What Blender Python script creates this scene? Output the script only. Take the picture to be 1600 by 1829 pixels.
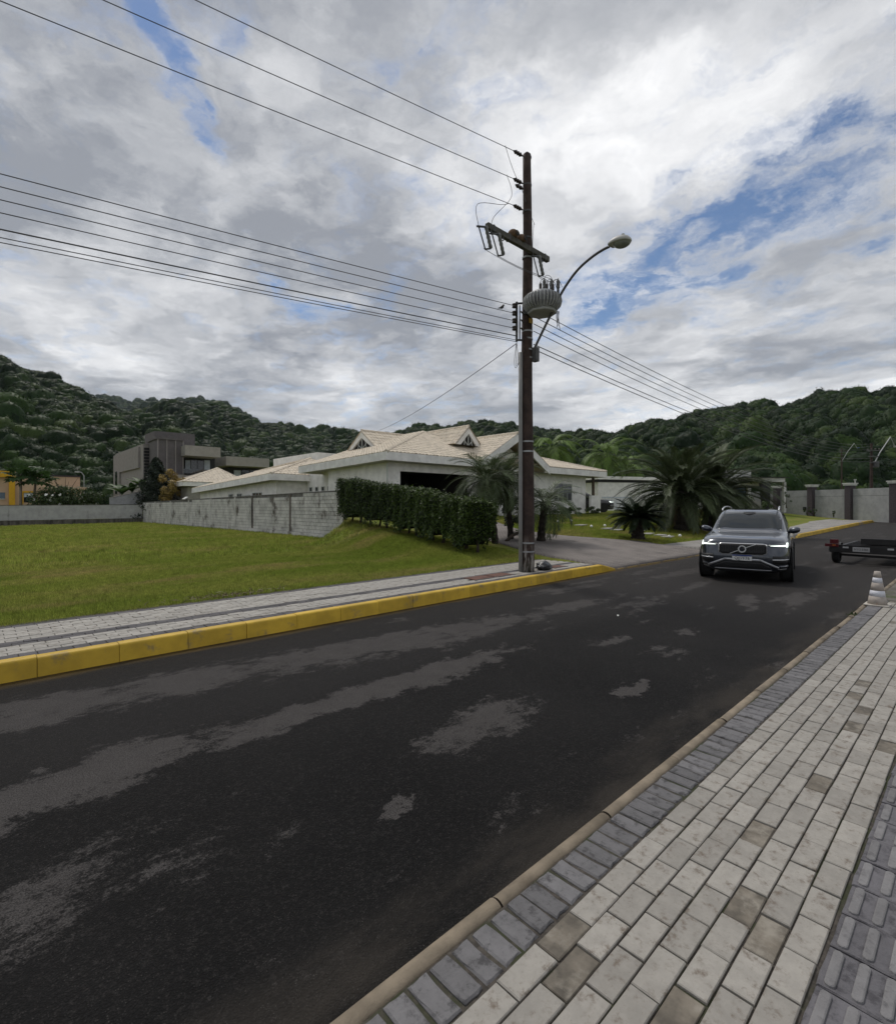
import bpy, math, random
import numpy as np
from mathutils import Vector, Matrix, noise as mnoise

random.seed(7); RNG = np.random.default_rng(11)
for o in list(bpy.data.objects): bpy.data.objects.remove(o, do_unlink=True)
SC = bpy.context.scene
COL = SC.collection
PI = math.pi
R = math.radians

# ------------------------------------------------------------------ camera
# World: X runs along the street, Y across it (away from the camera), Z up; pavement at the camera's feet is z = 0.
F, VX, HY, H, CX = 900.0, 1765.0, 903.0, 1.75, 800.0      # lens in photo pixels, street vanishing point, horizon, eye height
TH = math.atan((VX - CX) / F)
SN, CS = math.sin(TH), math.cos(TH)
cam_d = bpy.data.cameras.new('camera')
cam = bpy.data.objects.new('camera', cam_d); COL.objects.link(cam)
cam.location = (0, 0, H)
cam.rotation_euler = (PI / 2, 0, TH - PI / 2)
cam_d.sensor_fit = 'HORIZONTAL'; cam_d.sensor_width = 36.0
cam_d.lens = 36.0 * F / 1600.0
cam_d.shift_y = -(914.5 - HY) / 1600.0
cam_d.clip_start = 0.05; cam_d.clip_end = 20000
SC.camera = cam
SC.render.engine = 'CYCLES'
SC.render.resolution_x = 895; SC.render.resolution_y = 1024

def P(px, py, Z):
    """world point seen at photo pixel (px, py) at depth Z in front of the camera"""
    X = (px - CX) / F * Z
    return Vector((X * SN + Z * CS, -X * CS + Z * SN, H - (py - HY) / F * Z))
def G(px, py, z=0.0):
    """point at height z seen at a photo pixel"""
    return P(px, py, F * (H - z) / (py - HY))

# ------------------------------------------------------------------ light
SUN_EL, SUN_AZ = 58.0, 78.0        # degrees; azimuth counted from +X towards +Y
SC.view_settings.view_transform = 'Standard'
SC.view_settings.look = 'None'
SC.view_settings.exposure = 0.5
SC.view_settings.gamma = 1.0
SC.view_settings.use_curve_mapping = False
sun_d = bpy.data.lights.new('sun', 'SUN'); sun_d.energy = 1.35; sun_d.angle = R(14); sun_d.color = (1.0, 0.95, 0.88)
sun = bpy.data.objects.new('sun', sun_d); COL.objects.link(sun)
_sd = Vector((math.cos(R(SUN_EL)) * math.cos(R(SUN_AZ)), math.cos(R(SUN_EL)) * math.sin(R(SUN_AZ)), math.sin(R(SUN_EL))))
sun.rotation_euler = (-_sd).to_track_quat('-Z', 'Y').to_euler()
sun.location = (0, 0, 60)

class NT:
    """tiny node-tree writer"""
    def __init__(s, tree): s.t = tree; s.n = tree.nodes; s.l = tree.links
    def new(s, typ, **kw):
        n = s.n.new(typ)
        for k, v in kw.items():
            if k == 'ins':
                for i, val in v.items():
                    if hasattr(val, 'is_output'): s.l.new(val, n.inputs[i])
                    else: n.inputs[i].default_value = val
            else: setattr(n, k, v)
        return n
    def link(s, a, b): s.l.new(a, b)
    def math(s, op, a, b=None, c=None, clamp=False):
        n = s.n.new('ShaderNodeMath'); n.operation = op; n.use_clamp = clamp
        for i, v in enumerate((a, b, c)):
            if v is None: continue
            if hasattr(v, 'is_output'): s.l.new(v, n.inputs[i])
            else: n.inputs[i].default_value = v
        return n.outputs[0]
    def vmath(s, op, a, b=None, scale=None):
        n = s.n.new('ShaderNodeVectorMath'); n.operation = op
        for i, v in enumerate((a, b)):
            if v is None: continue
            if hasattr(v, 'is_output'): s.l.new(v, n.inputs[i])
            else: n.inputs[i].default_value = v
        if scale is not None: n.inputs['Scale'].default_value = scale
        return n.outputs['Value'] if op in ('LENGTH', 'DOT_PRODUCT', 'DISTANCE') else n.outputs['Vector']
    def mix(s, fac, a, b, blend='MIX'):
        n = s.n.new('ShaderNodeMix'); n.data_type = 'RGBA'; n.blend_type = blend
        for key, v in ((0, fac), (6, a), (7, b)):
            if hasattr(v, 'is_output'): s.l.new(v, n.inputs[key])
            else: n.inputs[key].default_value = v if key == 0 else (tuple(v) + (1,) if len(v) == 3 else v)
        return n.outputs[2]
    def noise(s, vec, scale, detail=4.0, rough=0.55, dist=0.0):
        n = s.n.new('ShaderNodeTexNoise'); s.l.new(vec, n.inputs['Vector'])
        n.inputs['Scale'].default_value = scale; n.inputs['Detail'].default_value = detail
        n.inputs['Roughness'].default_value = rough; n.inputs['Distortion'].default_value = dist
        return n.outputs['Fac']
    def smooth(s, v, a, b, lo=0.0, hi=1.0):
        n = s.n.new('ShaderNodeMapRange'); n.interpolation_type = 'SMOOTHSTEP'
        s.l.new(v, n.inputs[0])
        for i, x in enumerate((a, b, lo, hi)): n.inputs[i + 1].default_value = x
        return n.outputs[0]
    def mapping(s, vec, loc=(0, 0, 0), rot=(0, 0, 0), sc=(1, 1, 1), typ='POINT'):
        n = s.n.new('ShaderNodeMapping'); n.vector_type = typ; s.l.new(vec, n.inputs[0])
        n.inputs[1].default_value = loc; n.inputs[2].default_value = rot; n.inputs[3].default_value = sc
        return n.outputs[0]

# ------------------------------------------------------------------ sky: daylight sky behind a broken layer of cloud
world = bpy.data.worlds.new('World'); SC.world = world; world.use_nodes = True
W = NT(world.node_tree)
for n in list(W.n): W.n.remove(n)
sky = W.new('ShaderNodeTexSky', sky_type='NISHITA')
sky.sun_disc = False; sky.sun_elevation = R(SUN_EL); sky.sun_rotation = R(90 - SUN_AZ)
sky.air_density = 1.0; sky.dust_density = 0.15; sky.ozone_density = 5.0
tc = W.new('ShaderNodeTexCoord')
dirv = W.vmath('NORMALIZE', tc.outputs['Generated'])
sep = W.new('ShaderNodeSeparateXYZ', ins={0: dirv})
zz = W.math('ADD', W.math('MAXIMUM', sep.outputs[2], 0.0), 0.12)
cp = W.new('ShaderNodeCombineXYZ', ins={0: W.math('DIVIDE', sep.outputs[0], zz), 1: W.math('DIVIDE', sep.outputs[1], zz), 2: 0.0}).outputs[0]
def sky_p(px, py):                       # a photo pixel's place on the cloud layer
    d = (P(px, py, 1.0) - Vector((0, 0, H))).normalized()
    z = max(d.z, 0) + 0.12
    return Vector((d.x / z, d.y / z, 0))
warp = W.new('ShaderNodeTexNoise', ins={0: cp, 'Scale': 2.2, 'Detail': 7.0, 'Roughness': 0.62}).outputs['Color']
cpw = W.vmath('ADD', cp, W.vmath('SCALE', W.vmath('SUBTRACT', warp, (0.5, 0.5, 0.5)), scale=0.50))
big = W.noise(W.mapping(cpw, (3.1, 1.7, 0), (0, 0, 0.6), (0.9, 0.55, 1)), 1.25, 9, 0.58)
fine = W.noise(W.mapping(cpw, (7.7, 2.2, 0), (0, 0, 0.9), (1.0, 0.75, 1)), 6.5, 10, 0.62)
cover = W.math('ADD', W.math('MULTIPLY_ADD', big, 0.6, -0.40), W.math('MULTIPLY', fine, 1.2))
gap = None                               # openings in the cloud: ends of each slit in the photo, width, depth
for (ax, ay, bx, by, wd, dp) in ((225, -10, 335, 220, 0.036, 0.44), (335, 220, 395, 300, 0.034, 0.34), (1030, 575, 1200, 470, 0.13, 0.38),
                                 (1200, 480, 1430, 310, 0.18, 0.345), (1540, 280, 1640, 190, 0.10, 0.32), (490, 505, 545, 585, 0.05, 0.20),
                                 (390, 20, 420, 90, 0.05, 0.26), (1300, 330, 1480, 330, 0.08, 0.28)):
    a, b = sky_p(ax, ay), sky_p(bx, by); m = (a + b) / 2; ln = (b - a).length / 2; ang = math.atan2(b.y - a.y, b.x - a.x)
    v = W.mapping(cpw, tuple(m), (0, 0, ang), (max(ln, 0.02) + wd * 0.7, wd, 1), 'TEXTURE')
    g = W.smooth(W.vmath('LENGTH', v), 0.0, 2.1, dp, 0.0)
    gap = g if gap is None else W.math('MAXIMUM', gap, g)
dens = W.math('SUBTRACT', W.math('ADD', cover, 0.235), gap)
mask = W.smooth(dens, 0.27, 0.74)
# brightness of the cloud: thin edges bright, thick parts grey, billows from the fine noise
lum = W.smooth(W.noise(W.mapping(cpw, (1.3, 8.2, 0), (0, 0, 0.7), (0.75, 0.5, 1)), 1.25, 6, 0.55), 0.40, 0.70, 0.0, 1.0)
bill = W.smooth(W.noise(W.mapping(cpw, (9.3, 4.2, 0), (0, 0, 0.5), (1, 0.8, 1)), 4.2, 9, 0.58), 0.34, 0.72, 0.0, 1.0)
lum2 = W.math('ADD', W.math('MULTIPLY', lum, 0.66), W.math('MULTIPLY', bill, 0.34))
edge = W.smooth(dens, 0.46, 0.68, 0.16, 0.0)
lum3 = W.math('ADD', lum2, edge)
for (ax, ay, bx, by, wd, dp) in ((-100, 330, 520, 300, 0.45, -0.30), (250, 600, 760, 470, 0.55, -0.30), (760, 640, 1250, 690, 0.7, -0.16), (620, 90, 1500, 120, 0.30, 0.16), (1250, 620, 1560, 520, 0.45, 0.10)):   # thick and thin banks of cloud
    a, b = sky_p(ax, ay), sky_p(bx, by); m = (a + b) / 2; ln = (b - a).length / 2
    v = W.mapping(cpw, tuple(m), (0, 0, math.atan2(b.y - a.y, b.x - a.x)), (ln + wd * 0.7, wd, 1), 'TEXTURE')
    lum3 = W.math('ADD', lum3, W.smooth(W.vmath('LENGTH', v), 0.0, 1.5, dp, 0.0))
lum3 = W.math('MAXIMUM', lum3, 0.0)
cloud_c = W.mix(W.math('MINIMUM', lum3, 1.0), (4.1, 4.35, 4.9), (14.4, 14.4, 14.5))
skyc = W.mix(mask, W.vmath('SCALE', sky.outputs[0], scale=1.2), cloud_c)
bg = W.new('ShaderNodeBackground', ins={0: skyc, 1: 0.055})
W.link(bg.outputs[0], W.new('ShaderNodeOutputWorld').inputs[0])

# ------------------------------------------------------------------ mesh helpers
class MB:
    """collects shapes; build() links them as ONE mesh object"""
    def __init__(s): s.v = []; s.f = []
    def add(s, vs, fs):
        b = len(s.v); s.v.extend([tuple(v) for v in vs]); s.f.extend([tuple(b + i for i in f) for f in fs]); return s
    def box(s, c, size, rz=0.0, M=None):
        cx, cy, cz = c; a, b, d = size[0] / 2, size[1] / 2, size[2] / 2
        ca, sa = math.cos(rz), math.sin(rz)
        vs = []
        for dz in (-d, d):
            for (x, y) in ((-a, -b), (a, -b), (a, b), (-a, b)):
                vs.append(Vector((cx + x * ca - y * sa, cy + x * sa + y * ca, cz + dz)))
        if M is not None: vs = [M @ v for v in vs]
        return s.add(vs, [(3, 2, 1, 0), (4, 5, 6, 7), (0, 1, 5, 4), (1, 2, 6, 5), (2, 3, 7, 6), (3, 0, 4, 7)])
    def span(s, lo, hi):
        return s.box([(lo[i] + hi[i]) / 2 for i in range(3)], [hi[i] - lo[i] for i in range(3)])
    def bar(s, p0, p1, w, h):
        """box beam between two points, w across, h high"""
        p0, p1 = Vector(p0), Vector(p1); d = p1 - p0; L = d.length
        x = d.normalized(); up = Vector((0, 0, 1)) if abs(x.z) < 0.95 else Vector((1, 0, 0))
        y = up.cross(x).normalized(); z = x.cross(y)
        M = Matrix((x, y, z)).transposed().to_4x4(); M.translation = (p0 + p1) / 2
        return s.box((0, 0, 0), (L, w, h), 0, M)
    def tube(s, pts, r, n=8, caps=True):
        pts = [Vector(p) for p in pts]; m = len(pts)
        rs = r if isinstance(r, (list, tuple)) else [r] * m
        rings = []; prev = None
        for i, p in enumerate(pts):
            d = (pts[min(i + 1, m - 1)] - pts[max(i - 1, 0)]).normalized()
            if prev is None:
                ref = Vector((0, 0, 1)) if abs(d.z) < 0.9 else Vector((1, 0, 0)); u = d.cross(ref).normalized()
            else: u = (prev - d * prev.dot(d)).normalized()
            prev = u; w = d.cross(u)
            rings.append([p + (u * math.cos(2 * PI * k / n) + w * math.sin(2 * PI * k / n)) * rs[i] for k in range(n)])
        vs = [v for q in rings for v in q]
        fs = [(i * n + k, i * n + (k + 1) % n, (i + 1) * n + (k + 1) % n, (i + 1) * n + k) for i in range(m - 1) for k in range(n)]
        if caps: fs += [tuple(reversed(range(n))), tuple((m - 1) * n + k for k in range(n))]
        return s.add(vs, fs)
    def cyl(s, p0, p1, r0, r1=None, n=12): return s.tube([p0, p1], [r0, r0 if r1 is None else r1], n)
    def lathe(s, prof, c=(0, 0, 0), n=16, M=None, caps=True):
        vs = []
        for (r, z) in prof:
            for k in range(n):
                v = Vector((r * math.cos(2 * PI * k / n), r * math.sin(2 * PI * k / n), z))
                vs.append((M @ v if M is not None else v) + Vector(c))
        m = len(prof)
        fs = [(i * n + k, i * n + (k + 1) % n, (i + 1) * n + (k + 1) % n, (i + 1) * n + k) for i in range(m - 1) for k in range(n)]
        if caps: fs += [tuple(reversed(range(n))), tuple((m - 1) * n + k for k in range(n))]
        return s.add(vs, fs)
    def prism(s, poly, d):
        """polygon of 3-D points swept by vector d"""
        n = len(poly); d = Vector(d); vs = [Vector(p) for p in poly] + [Vector(p) + d for p in poly]
        return s.add(vs, [tuple(reversed(range(n))), tuple(n + k for k in range(n))] + [(k, (k + 1) % n, n + (k + 1) % n, n + k) for k in range(n)])
    def poly(s, pts): return s.add(pts, [tuple(range(len(pts)))])
    def build(s, name, mat, parent=None, smooth=False, loc=None, sub=0, bev=0.0):
        me = bpy.data.meshes.new(name); me.from_pydata([tuple(v) for v in s.v], [], s.f)
        me.validate(); me.update()
        return obj(name, me, mat, parent, smooth, loc, sub, bev)

def obj(name, me, mat=None, parent=None, smooth=False, loc=None, sub=0, bev=0.0):
    if mat is not None and not me.materials: me.materials.append(mat)
    if smooth: me.polygons.foreach_set('use_smooth', [True] * len(me.polygons))
    o = bpy.data.objects.new(name, me); COL.objects.link(o)
    if parent is not None: o.parent = parent
    if loc is not None: o.location = loc
    if bev:
        b = o.modifiers.new('bevel', 'BEVEL'); b.width = bev; b.segments = 2; b.limit_method = 'ANGLE'; b.angle_limit = R(40)
    if sub:
        m = o.modifiers.new('sub', 'SUBSURF'); m.levels = sub; m.render_levels = sub
    return o
def np_mesh(name, V, Fc, smooth=False):
    """mesh from numpy arrays: V (n,3), Fc (m,k)"""
    V = np.asarray(V, dtype=np.float32); Fc = np.asarray(Fc, dtype=np.int32); k = Fc.shape[1]
    me = bpy.data.meshes.new(name)
    me.vertices.add(len(V)); me.vertices.foreach_set('co', V.ravel())
    me.loops.add(Fc.size); me.loops.foreach_set('vertex_index', Fc.ravel())
    me.polygons.add(len(Fc)); me.polygons.foreach_set('loop_start', np.arange(0, Fc.size, k, dtype=np.int32))
    if smooth: me.polygons.foreach_set('use_smooth', np.ones(len(Fc), dtype=bool))
    me.update(calc_edges=True); me.validate()
    return me
def tag(o, label=None, cat=None, group=None, kind=None):
    for k, v in (('label', label), ('category', cat), ('group', group), ('kind', kind)):
        if v: o[k] = v
    return o
def thing(name, label, cat, loc=(0, 0, 0), rz=0.0, group=None):
    o = bpy.data.objects.new(name, None); COL.objects.link(o); o.empty_display_size = 0.2
    o.location = loc; o.rotation_euler = (0, 0, rz)
    return tag(o, label, cat, group)
def copy_tree(o, parent=None):
    c = o.copy(); COL.objects.link(c); c.parent = parent
    for ch in list(o.children): copy_tree(ch, c)
    return c
def text_mesh(body, size, depth=0.0, squeeze=1.0):
    cu = bpy.data.curves.new('lettering', 'FONT'); cu.body = body; cu.size = size; cu.extrude = depth
    cu.align_x = 'CENTER'; cu.align_y = 'CENTER'; cu.space_character = 1.05; cu.resolution_u = 3
    t = bpy.data.objects.new('lettering', cu); COL.objects.link(t)
    bpy.context.view_layer.update()
    me = bpy.data.meshes.new_from_object(t.evaluated_get(bpy.context.evaluated_depsgraph_get()))
    bpy.data.objects.remove(t); me.transform(Matrix.Diagonal((squeeze, 1, 1, 1)))
    return me

# ------------------------------------------------------------------ materials
def pm(name, base, rough=0.75, var=0.12, vs=3.0, bump=0.0, bs=40.0, metal=0.0, spec=0.4, rnd=0.0, coat=0.0, dark=None, dk=(0.55, 0.75), ds=1.5, emit=None, trans=None, local=False, bd=0.01):
    """procedural surface: colour varied by noise (and per object by rnd), optional stains, optional fine relief"""
    m = bpy.data.materials.new(name); m.use_nodes = True; t = NT(m.node_tree)
    b = t.n['Principled BSDF']
    pos = t.new('ShaderNodeTexCoord').outputs['Object'] if local else t.new('ShaderNodeNewGeometry').outputs['Position']
    lo = tuple(max(0, c * (1 - var)) for c in base); hi = tuple(min(1, c * (1 + var)) for c in base)
    col = t.mix(t.smooth(t.noise(pos, vs, 6, 0.6), 0.3, 0.7), lo, hi)
    if rnd:
        oi = t.new('ShaderNodeObjectInfo').outputs['Random']
        col = t.mix(1.0, col, t.new('ShaderNodeCombineColor', ins={i: t.math('MULTIPLY_ADD', oi, 2 * rnd, 1 - rnd) for i in range(3)}).outputs[0], 'MULTIPLY')
    if dark is not None:
        col = t.mix(t.smooth(t.noise(pos, ds, 7, 0.65), dk[0], dk[1]), col, dark)
    t.link(col, b.inputs['Base Color'])
    b.inputs['Roughness'].default_value = rough; b.inputs['Metallic'].default_value = metal
    b.inputs['Specular IOR Level'].default_value = spec; b.inputs['Coat Weight'].default_value = coat
    b.inputs['Coat Roughness'].default_value = 0.04
    if bump:
        bp = t.new('ShaderNodeBump', ins={'Strength': bump, 'Distance': bd, 'Height': t.noise(pos, bs, 5, 0.65)})
        t.link(bp.outputs[0], b.inputs['Normal'])
    if emit: b.inputs['Emission Color'].default_value = tuple(emit[0]) + (1,); b.inputs['Emission Strength'].default_value = emit[1]
    if trans: b.inputs['Transmission Weight'].default_value = trans
    return m
def leafm(name, base, var=0.35, rough=0.55, transl=0.25, tip=None):
    """leaf: varied by place and by instance, some light passing through"""
    m = bpy.data.materials.new(name); m.use_nodes = True; t = NT(m.node_tree)
    b = t.n['Principled BSDF']; out = t.n['Material Output']
    pos = t.new('ShaderNodeNewGeometry'); oi = t.new('ShaderNodeObjectInfo').outputs['Random']
    f = t.math('ADD', t.math('MULTIPLY', t.noise(pos.outputs['Position'], 2.2, 4, 0.6), 0.5), t.math('MULTIPLY', pos.outputs['Random Per Island'], 0.5))
    f = t.math('ADD', t.math('MULTIPLY', f, 0.75), t.math('MULTIPLY', oi, 0.25))
    lo = tuple(c * (1 - var) for c in base); hi = tip or tuple(c * (1 + var) for c in base)
    col = t.mix(t.smooth(f, 0.22, 0.82), lo, hi)
    t.link(col, b.inputs['Base Color']); b.inputs['Roughness'].default_value = rough; b.inputs['Specular IOR Level'].default_value = 0.3
    tr = t.new('ShaderNodeBsdfTranslucent'); t.link(col, tr.inputs[0])
    mx = t.new('ShaderNodeMixShader', ins={0: transl}); t.link(b.outputs[0], mx.inputs[1]); t.link(tr.outputs[0], mx.inputs[2])
    t.link(mx.outputs[0], out.inputs[0])
    return m
# ------------------------------------------------------------------ ground heights
def ss(t): t = np.clip(t, 0, 1); return t * t * (3 - 2 * t)
def kerb_y(x): return 6.80 + 0.022 * np.clip(x, -20, 14)
def road_z(x): return -0.05 + 0.27 * ss((np.asarray(x, float) - 28) / 32)
def lot_z(x, y):
    """sloping lots on the far side of the street"""
    return -0.03 + 0.16 * ss((y - 7.0) / 2.2) + 0.97 * np.clip((y - 9.2) / 12.0, 0, 1) + 0.22 * ss((x - 28) / 32)
def lawn_z(x, y):
    t = np.clip((y - 9) / 53, 0, 1)
    return 0.11 + t * (-0.17 - 0.32 * np.clip((13 - x) / 40, -0.5, 2))
def gz(x, y):
    x = np.asarray(x, float); y = np.asarray(y, float)
    edge = 11.0 + 0.16 * (y - 10.0)                       # crest beside the hedge; further back the wall holds the ground
    edge = np.minimum(edge, 12.9) + 0.21 * ss((y - 19.5) / 2.0)
    wd = 2.6 * (1 - ss((y - 19.4) / 2.0)) + 0.05
    t = ss((x - (edge - wd)) / wd)
    z = lawn_z(x, y) * (1 - t) + lot_z(x, y) * t
    z = z + 0.025 * np.sin(x * 0.9 + 1.3) * np.sin(y * 0.7) * np.clip((y - 9.5) / 4, 0, 1)
    ky = kerb_y(x)
    z = np.where((y < ky + 2.15) & ((x < 12.9) | (x > 20.5)), np.minimum(z, 0.04 + (road_z(x) + 0.05)), z)
    z = np.where(y < ky + 0.1, -0.2 + (road_z(x) + 0.05), z)
    z = np.where((x >= 12.9) & (x <= 20.5) & (y < 9.5) & (y >= ky + 0.1), lot_z(x, y), z)
    return z
def gzf(x, y): return float(gz(x, y))
def hit(px, py, d0=6.0, d1=90.0):
    """where the line of sight through a photo pixel meets the ground"""
    Z = d0
    while Z < d1:
        p = P(px, py, Z)
        if p.z <= gzf(p.x, p.y): return Vector((p.x, p.y, gzf(p.x, p.y)))
        Z += 0.04
    return P(px, py, d1)

# ------------------------------------------------------------------ ground surfaces' materials
def grass_col(t, pos, k=1.0):
    q = lambda *v: tuple(x * k for x in v)
    c = t.mix(t.smooth(t.noise(t.mapping(pos, sc=(0.35, 1.0, 1)), 0.55, 7, 0.6), 0.35, 0.66), q(0.128, 0.165, 0.025), q(0.205, 0.212, 0.050))
    c = t.mix(t.smooth(t.noise(pos, 26, 5, 0.7), 0.35, 0.75), c, q(0.085, 0.108, 0.020))
    return t.mix(t.smooth(t.noise(t.mapping(pos, (4, 9, 0), sc=(0.5, 1.3, 1)), 0.5, 8, 0.65), 0.50, 0.70, 0, 0.8), c, q(0.215, 0.170, 0.072))
def grass_ground():
    m = bpy.data.materials.new('mown_grass'); m.use_nodes = True; t = NT(m.node_tree); b = t.n['Principled BSDF']
    pos = t.new('ShaderNodeNewGeometry').outputs['Position']
    c = grass_col(t, pos)
    t.link(c, b.inputs['Base Color']); b.inputs['Roughness'].default_value = 0.95; b.inputs['Specular IOR Level'].default_value = 0.1
    bp = t.new('ShaderNodeBump', ins={'Strength': 0.8, 'Distance': 0.03, 'Height': t.noise(pos, 35, 6, 0.75)})
    t.link(bp.outputs[0], b.inputs['Normal']); return m
M_GRASS = grass_ground()
def asphalt():
    m = bpy.data.materials.new('worn_asphalt'); m.use_nodes = True; t = NT(m.node_tree); b = t.n['Principled BSDF']
    pos = t.new('ShaderNodeNewGeometry').outputs['Position']
    sx = t.new('ShaderNodeSeparateXYZ', ins={0: pos})
    n1 = t.noise(t.mapping(pos, sc=(0.75, 1.3, 1)), 2.0, 10, 0.70)
    # worn places: centre, half length, half width, turn, strength
    fld = None
    wv = t.new('ShaderNodeTexNoise', ins={0: pos, 'Scale': 2.6, 'Detail': 9.0, 'Roughness': 0.72}).outputs['Color']
    wpos = t.vmath('ADD', pos, t.vmath('SCALE', t.vmath('SUBTRACT', wv, (0.5, 0.5, 0.5)), scale=0.80))
    for (x, y, rx, ry, a, s) in ((0.40, 4.05, 1.0, 0.28, 0.10, 1.05), (3.1, 4.08, 2.1, 0.25, 0.02, 1.05), (1.2, 5.65, 2.6, 0.46, -0.08, 0.90), (4.2, 5.30, 2.8, 0.50, -0.10, 0.92),
                                 (3.1, 2.86, 0.75, 0.34, 0.2, 0.80), (1.80, 2.41, 0.16, 0.07, 0.4, 0.95), (4.70, 2.36, 0.24, 0.10, 0, 1.1), (0.2, 2.9, 0.7, 0.40, 0.1, 0.55),
                                 (0.9, 2.74, 0.46, 0.26, 0.1, 0.60), (0.37, 4.42, 0.10, 0.07, 0, 1.0), (7.6, 5.1, 1.8, 0.30, 0, 0.85), (10.6, 3.1, 1.0, 0.20, 0.3, 0.9), (9.2, 4.3, 1.2, 0.16, 0.2, 0.86),
                                 (12.0, 2.6, 1.3, 0.14, -0.2, 0.85), (7.4, 2.9, 0.35, 0.10, 0, 0.9), (14.5, 5.6, 3, 0.3, 0, 0.8), (6.2, 3.4, 0.4, 0.12, 0, 0.8), (-3, 3.6, 2.2, 0.4, 0, 0.8), (-4, 5.5, 3, 0.4, 0, 0.8)):
        v = t.mapping(wpos, (x, y, 0), (0, 0, a), (rx, ry, 50), 'TEXTURE')
        g = t.smooth(t.vmath('LENGTH', v), 0.35, 1.75, s, 0.0)
        fld = g if fld is None else t.math('MAXIMUM', fld, g)
    far = t.smooth(t.noise(t.mapping(pos, (3, 2, 0), sc=(0.22, 1.2, 1)), 1.3, 6, 0.6), 0.46, 0.68, 0.0, 0.80)
    fld = t.math('MAXIMUM', fld, t.math('MULTIPLY', far, t.smooth(sx.outputs[0], 5.0, 9.0, 0.55, 1.0)))
    n2 = t.noise(t.mapping(pos, sc=(0.8, 1.4, 1)), 5.0, 11, 0.82)
    raw = t.math('ADD', t.math('ADD', t.math('MULTIPLY', fld, 0.42), t.math('MULTIPLY', n1, 0.80)), t.math('MULTIPLY', n2, 0.95))
    worn = t.smooth(t.math('ADD', raw, t.math('MULTIPLY', t.math('SUBTRACT', t.noise(pos, 70, 3, 0.7), 0.5), 0.35)), 1.085, 1.20)
    tone = t.noise(pos, 0.6, 5, 0.6)
    dark = t.mix(t.smooth(tone, 0.3, 0.7), (0.0042, 0.0041, 0.0043), (0.011, 0.0105, 0.0105))
    # the half by the far kerb is older and greyer, all of it paler farther along the street
    dark = t.mix(t.smooth(sx.outputs[1], 3.9, 4.6, 0, 0.75), dark, (0.020, 0.0188, 0.0188))
    dark = t.mix(t.smooth(sx.outputs[0], 4, 16, 0, 0.85), dark, (0.046, 0.042, 0.040))
    c = t.mix(worn, dark, t.mix(t.noise(pos, 5, 6, 0.7), (0.055, 0.051, 0.050), (0.105, 0.098, 0.095)))
    # tar and stone: chips of pale aggregate
    vor = t.new('ShaderNodeTexVoronoi', ins={0: pos, 'Scale': 120.0}); vor.feature = 'F1'
    spark = t.math('MULTIPLY', t.smooth(vor.outputs['Distance'], 0.12, 0.42, 1.0, 0.0), t.smooth(t.new('ShaderNodeSeparateColor', ins={0: vor.outputs['Color']}).outputs[0], 0.55, 1.0))
    c = t.mix(t.smooth(t.noise(pos, 48, 6, 0.85), 0.49, 0.72, 0, 0.9), c, (0.050, 0.046, 0.044))
    c = t.mix(t.math('MULTIPLY', spark, t.smooth(t.noise(pos, 7, 4, 0.7), 0.35, 0.7, 0.1, 0.7)), c, (0.135, 0.128, 0.120))
    c = t.mix(t.smooth(t.noise(pos, 120, 3, 0.7), 0.44, 0.60, 0, 0.60), c, (0.006, 0.006, 0.006))
    # sandy dirt washed against both kerbs
    dn = t.noise(t.mapping(pos, sc=(0.5, 1.4, 1)), 2.2, 7, 0.65)
    dr = t.math('MULTIPLY', t.smooth(t.math('ADD', sx.outputs[1], t.math('MULTIPLY', dn, -0.5)), 1.22, 1.75, 0.55, 0.0), t.smooth(dn, 0.30, 0.62))
    c = t.mix(dr, c, (0.058, 0.050, 0.042))
    ky = t.math('SUBTRACT', t.math('MULTIPLY_ADD', sx.outputs[0], 0.022, 6.80), sx.outputs[1])
    dl = t.math('MULTIPLY', t.smooth(t.math('ADD', ky, t.math('MULTIPLY', dn, -0.25)), -0.08, 0.14, 0.95, 0.0), t.smooth(dn, 0.25, 0.55))
    c = t.mix(dl, c, (0.085, 0.058, 0.020))
    t.link(c, b.inputs['Base Color']); b.inputs['Specular IOR Level'].default_value = 0.12
    t.link(t.smooth(worn, 0, 1, 0.82, 0.95), b.inputs['Roughness'])
    hgt = t.math('ADD', t.math('MULTIPLY', t.noise(pos, 110, 4, 0.7), 0.6), t.math('MULTIPLY', vor.outputs['Distance'], -0.5))
    bp = t.new('ShaderNodeBump', ins={'Strength': 1.0, 'Distance': 0.010, 'Height': hgt}); t.link(bp.outputs[0], b.inputs['Normal'])
    return m
M_ASPHALT = asphalt()
M_YELLOW = pm('yellow_kerb_paint', (0.50, 0.325, 0.028), 0.6, 0.16, 3.0, 0.25, 60, dark=(0.20, 0.155, 0.085), dk=(0.555, 0.74), ds=4.0, rnd=0.10)
M_YEL_OLD = pm('worn_yellow_lip', (0.42, 0.30, 0.12), 0.8, 0.25, 3.0, 0.3, 60, dark=(0.20, 0.16, 0.11), dk=(0.45, 0.62), ds=3)
M_TANKERB = pm('tan_concrete_kerb', (0.225, 0.185, 0.135), 0.85, 0.24, 7.0, 0.35, 120, dark=(0.13, 0.10, 0.07), dk=(0.58, 0.78), ds=5, rnd=0.12)
M_JOINT = pm('joint_sand', (0.060, 0.052, 0.044), 0.95, 0.4, 40, dark=(0.035, 0.040, 0.018), dk=(0.48, 0.62), ds=3)
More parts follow.
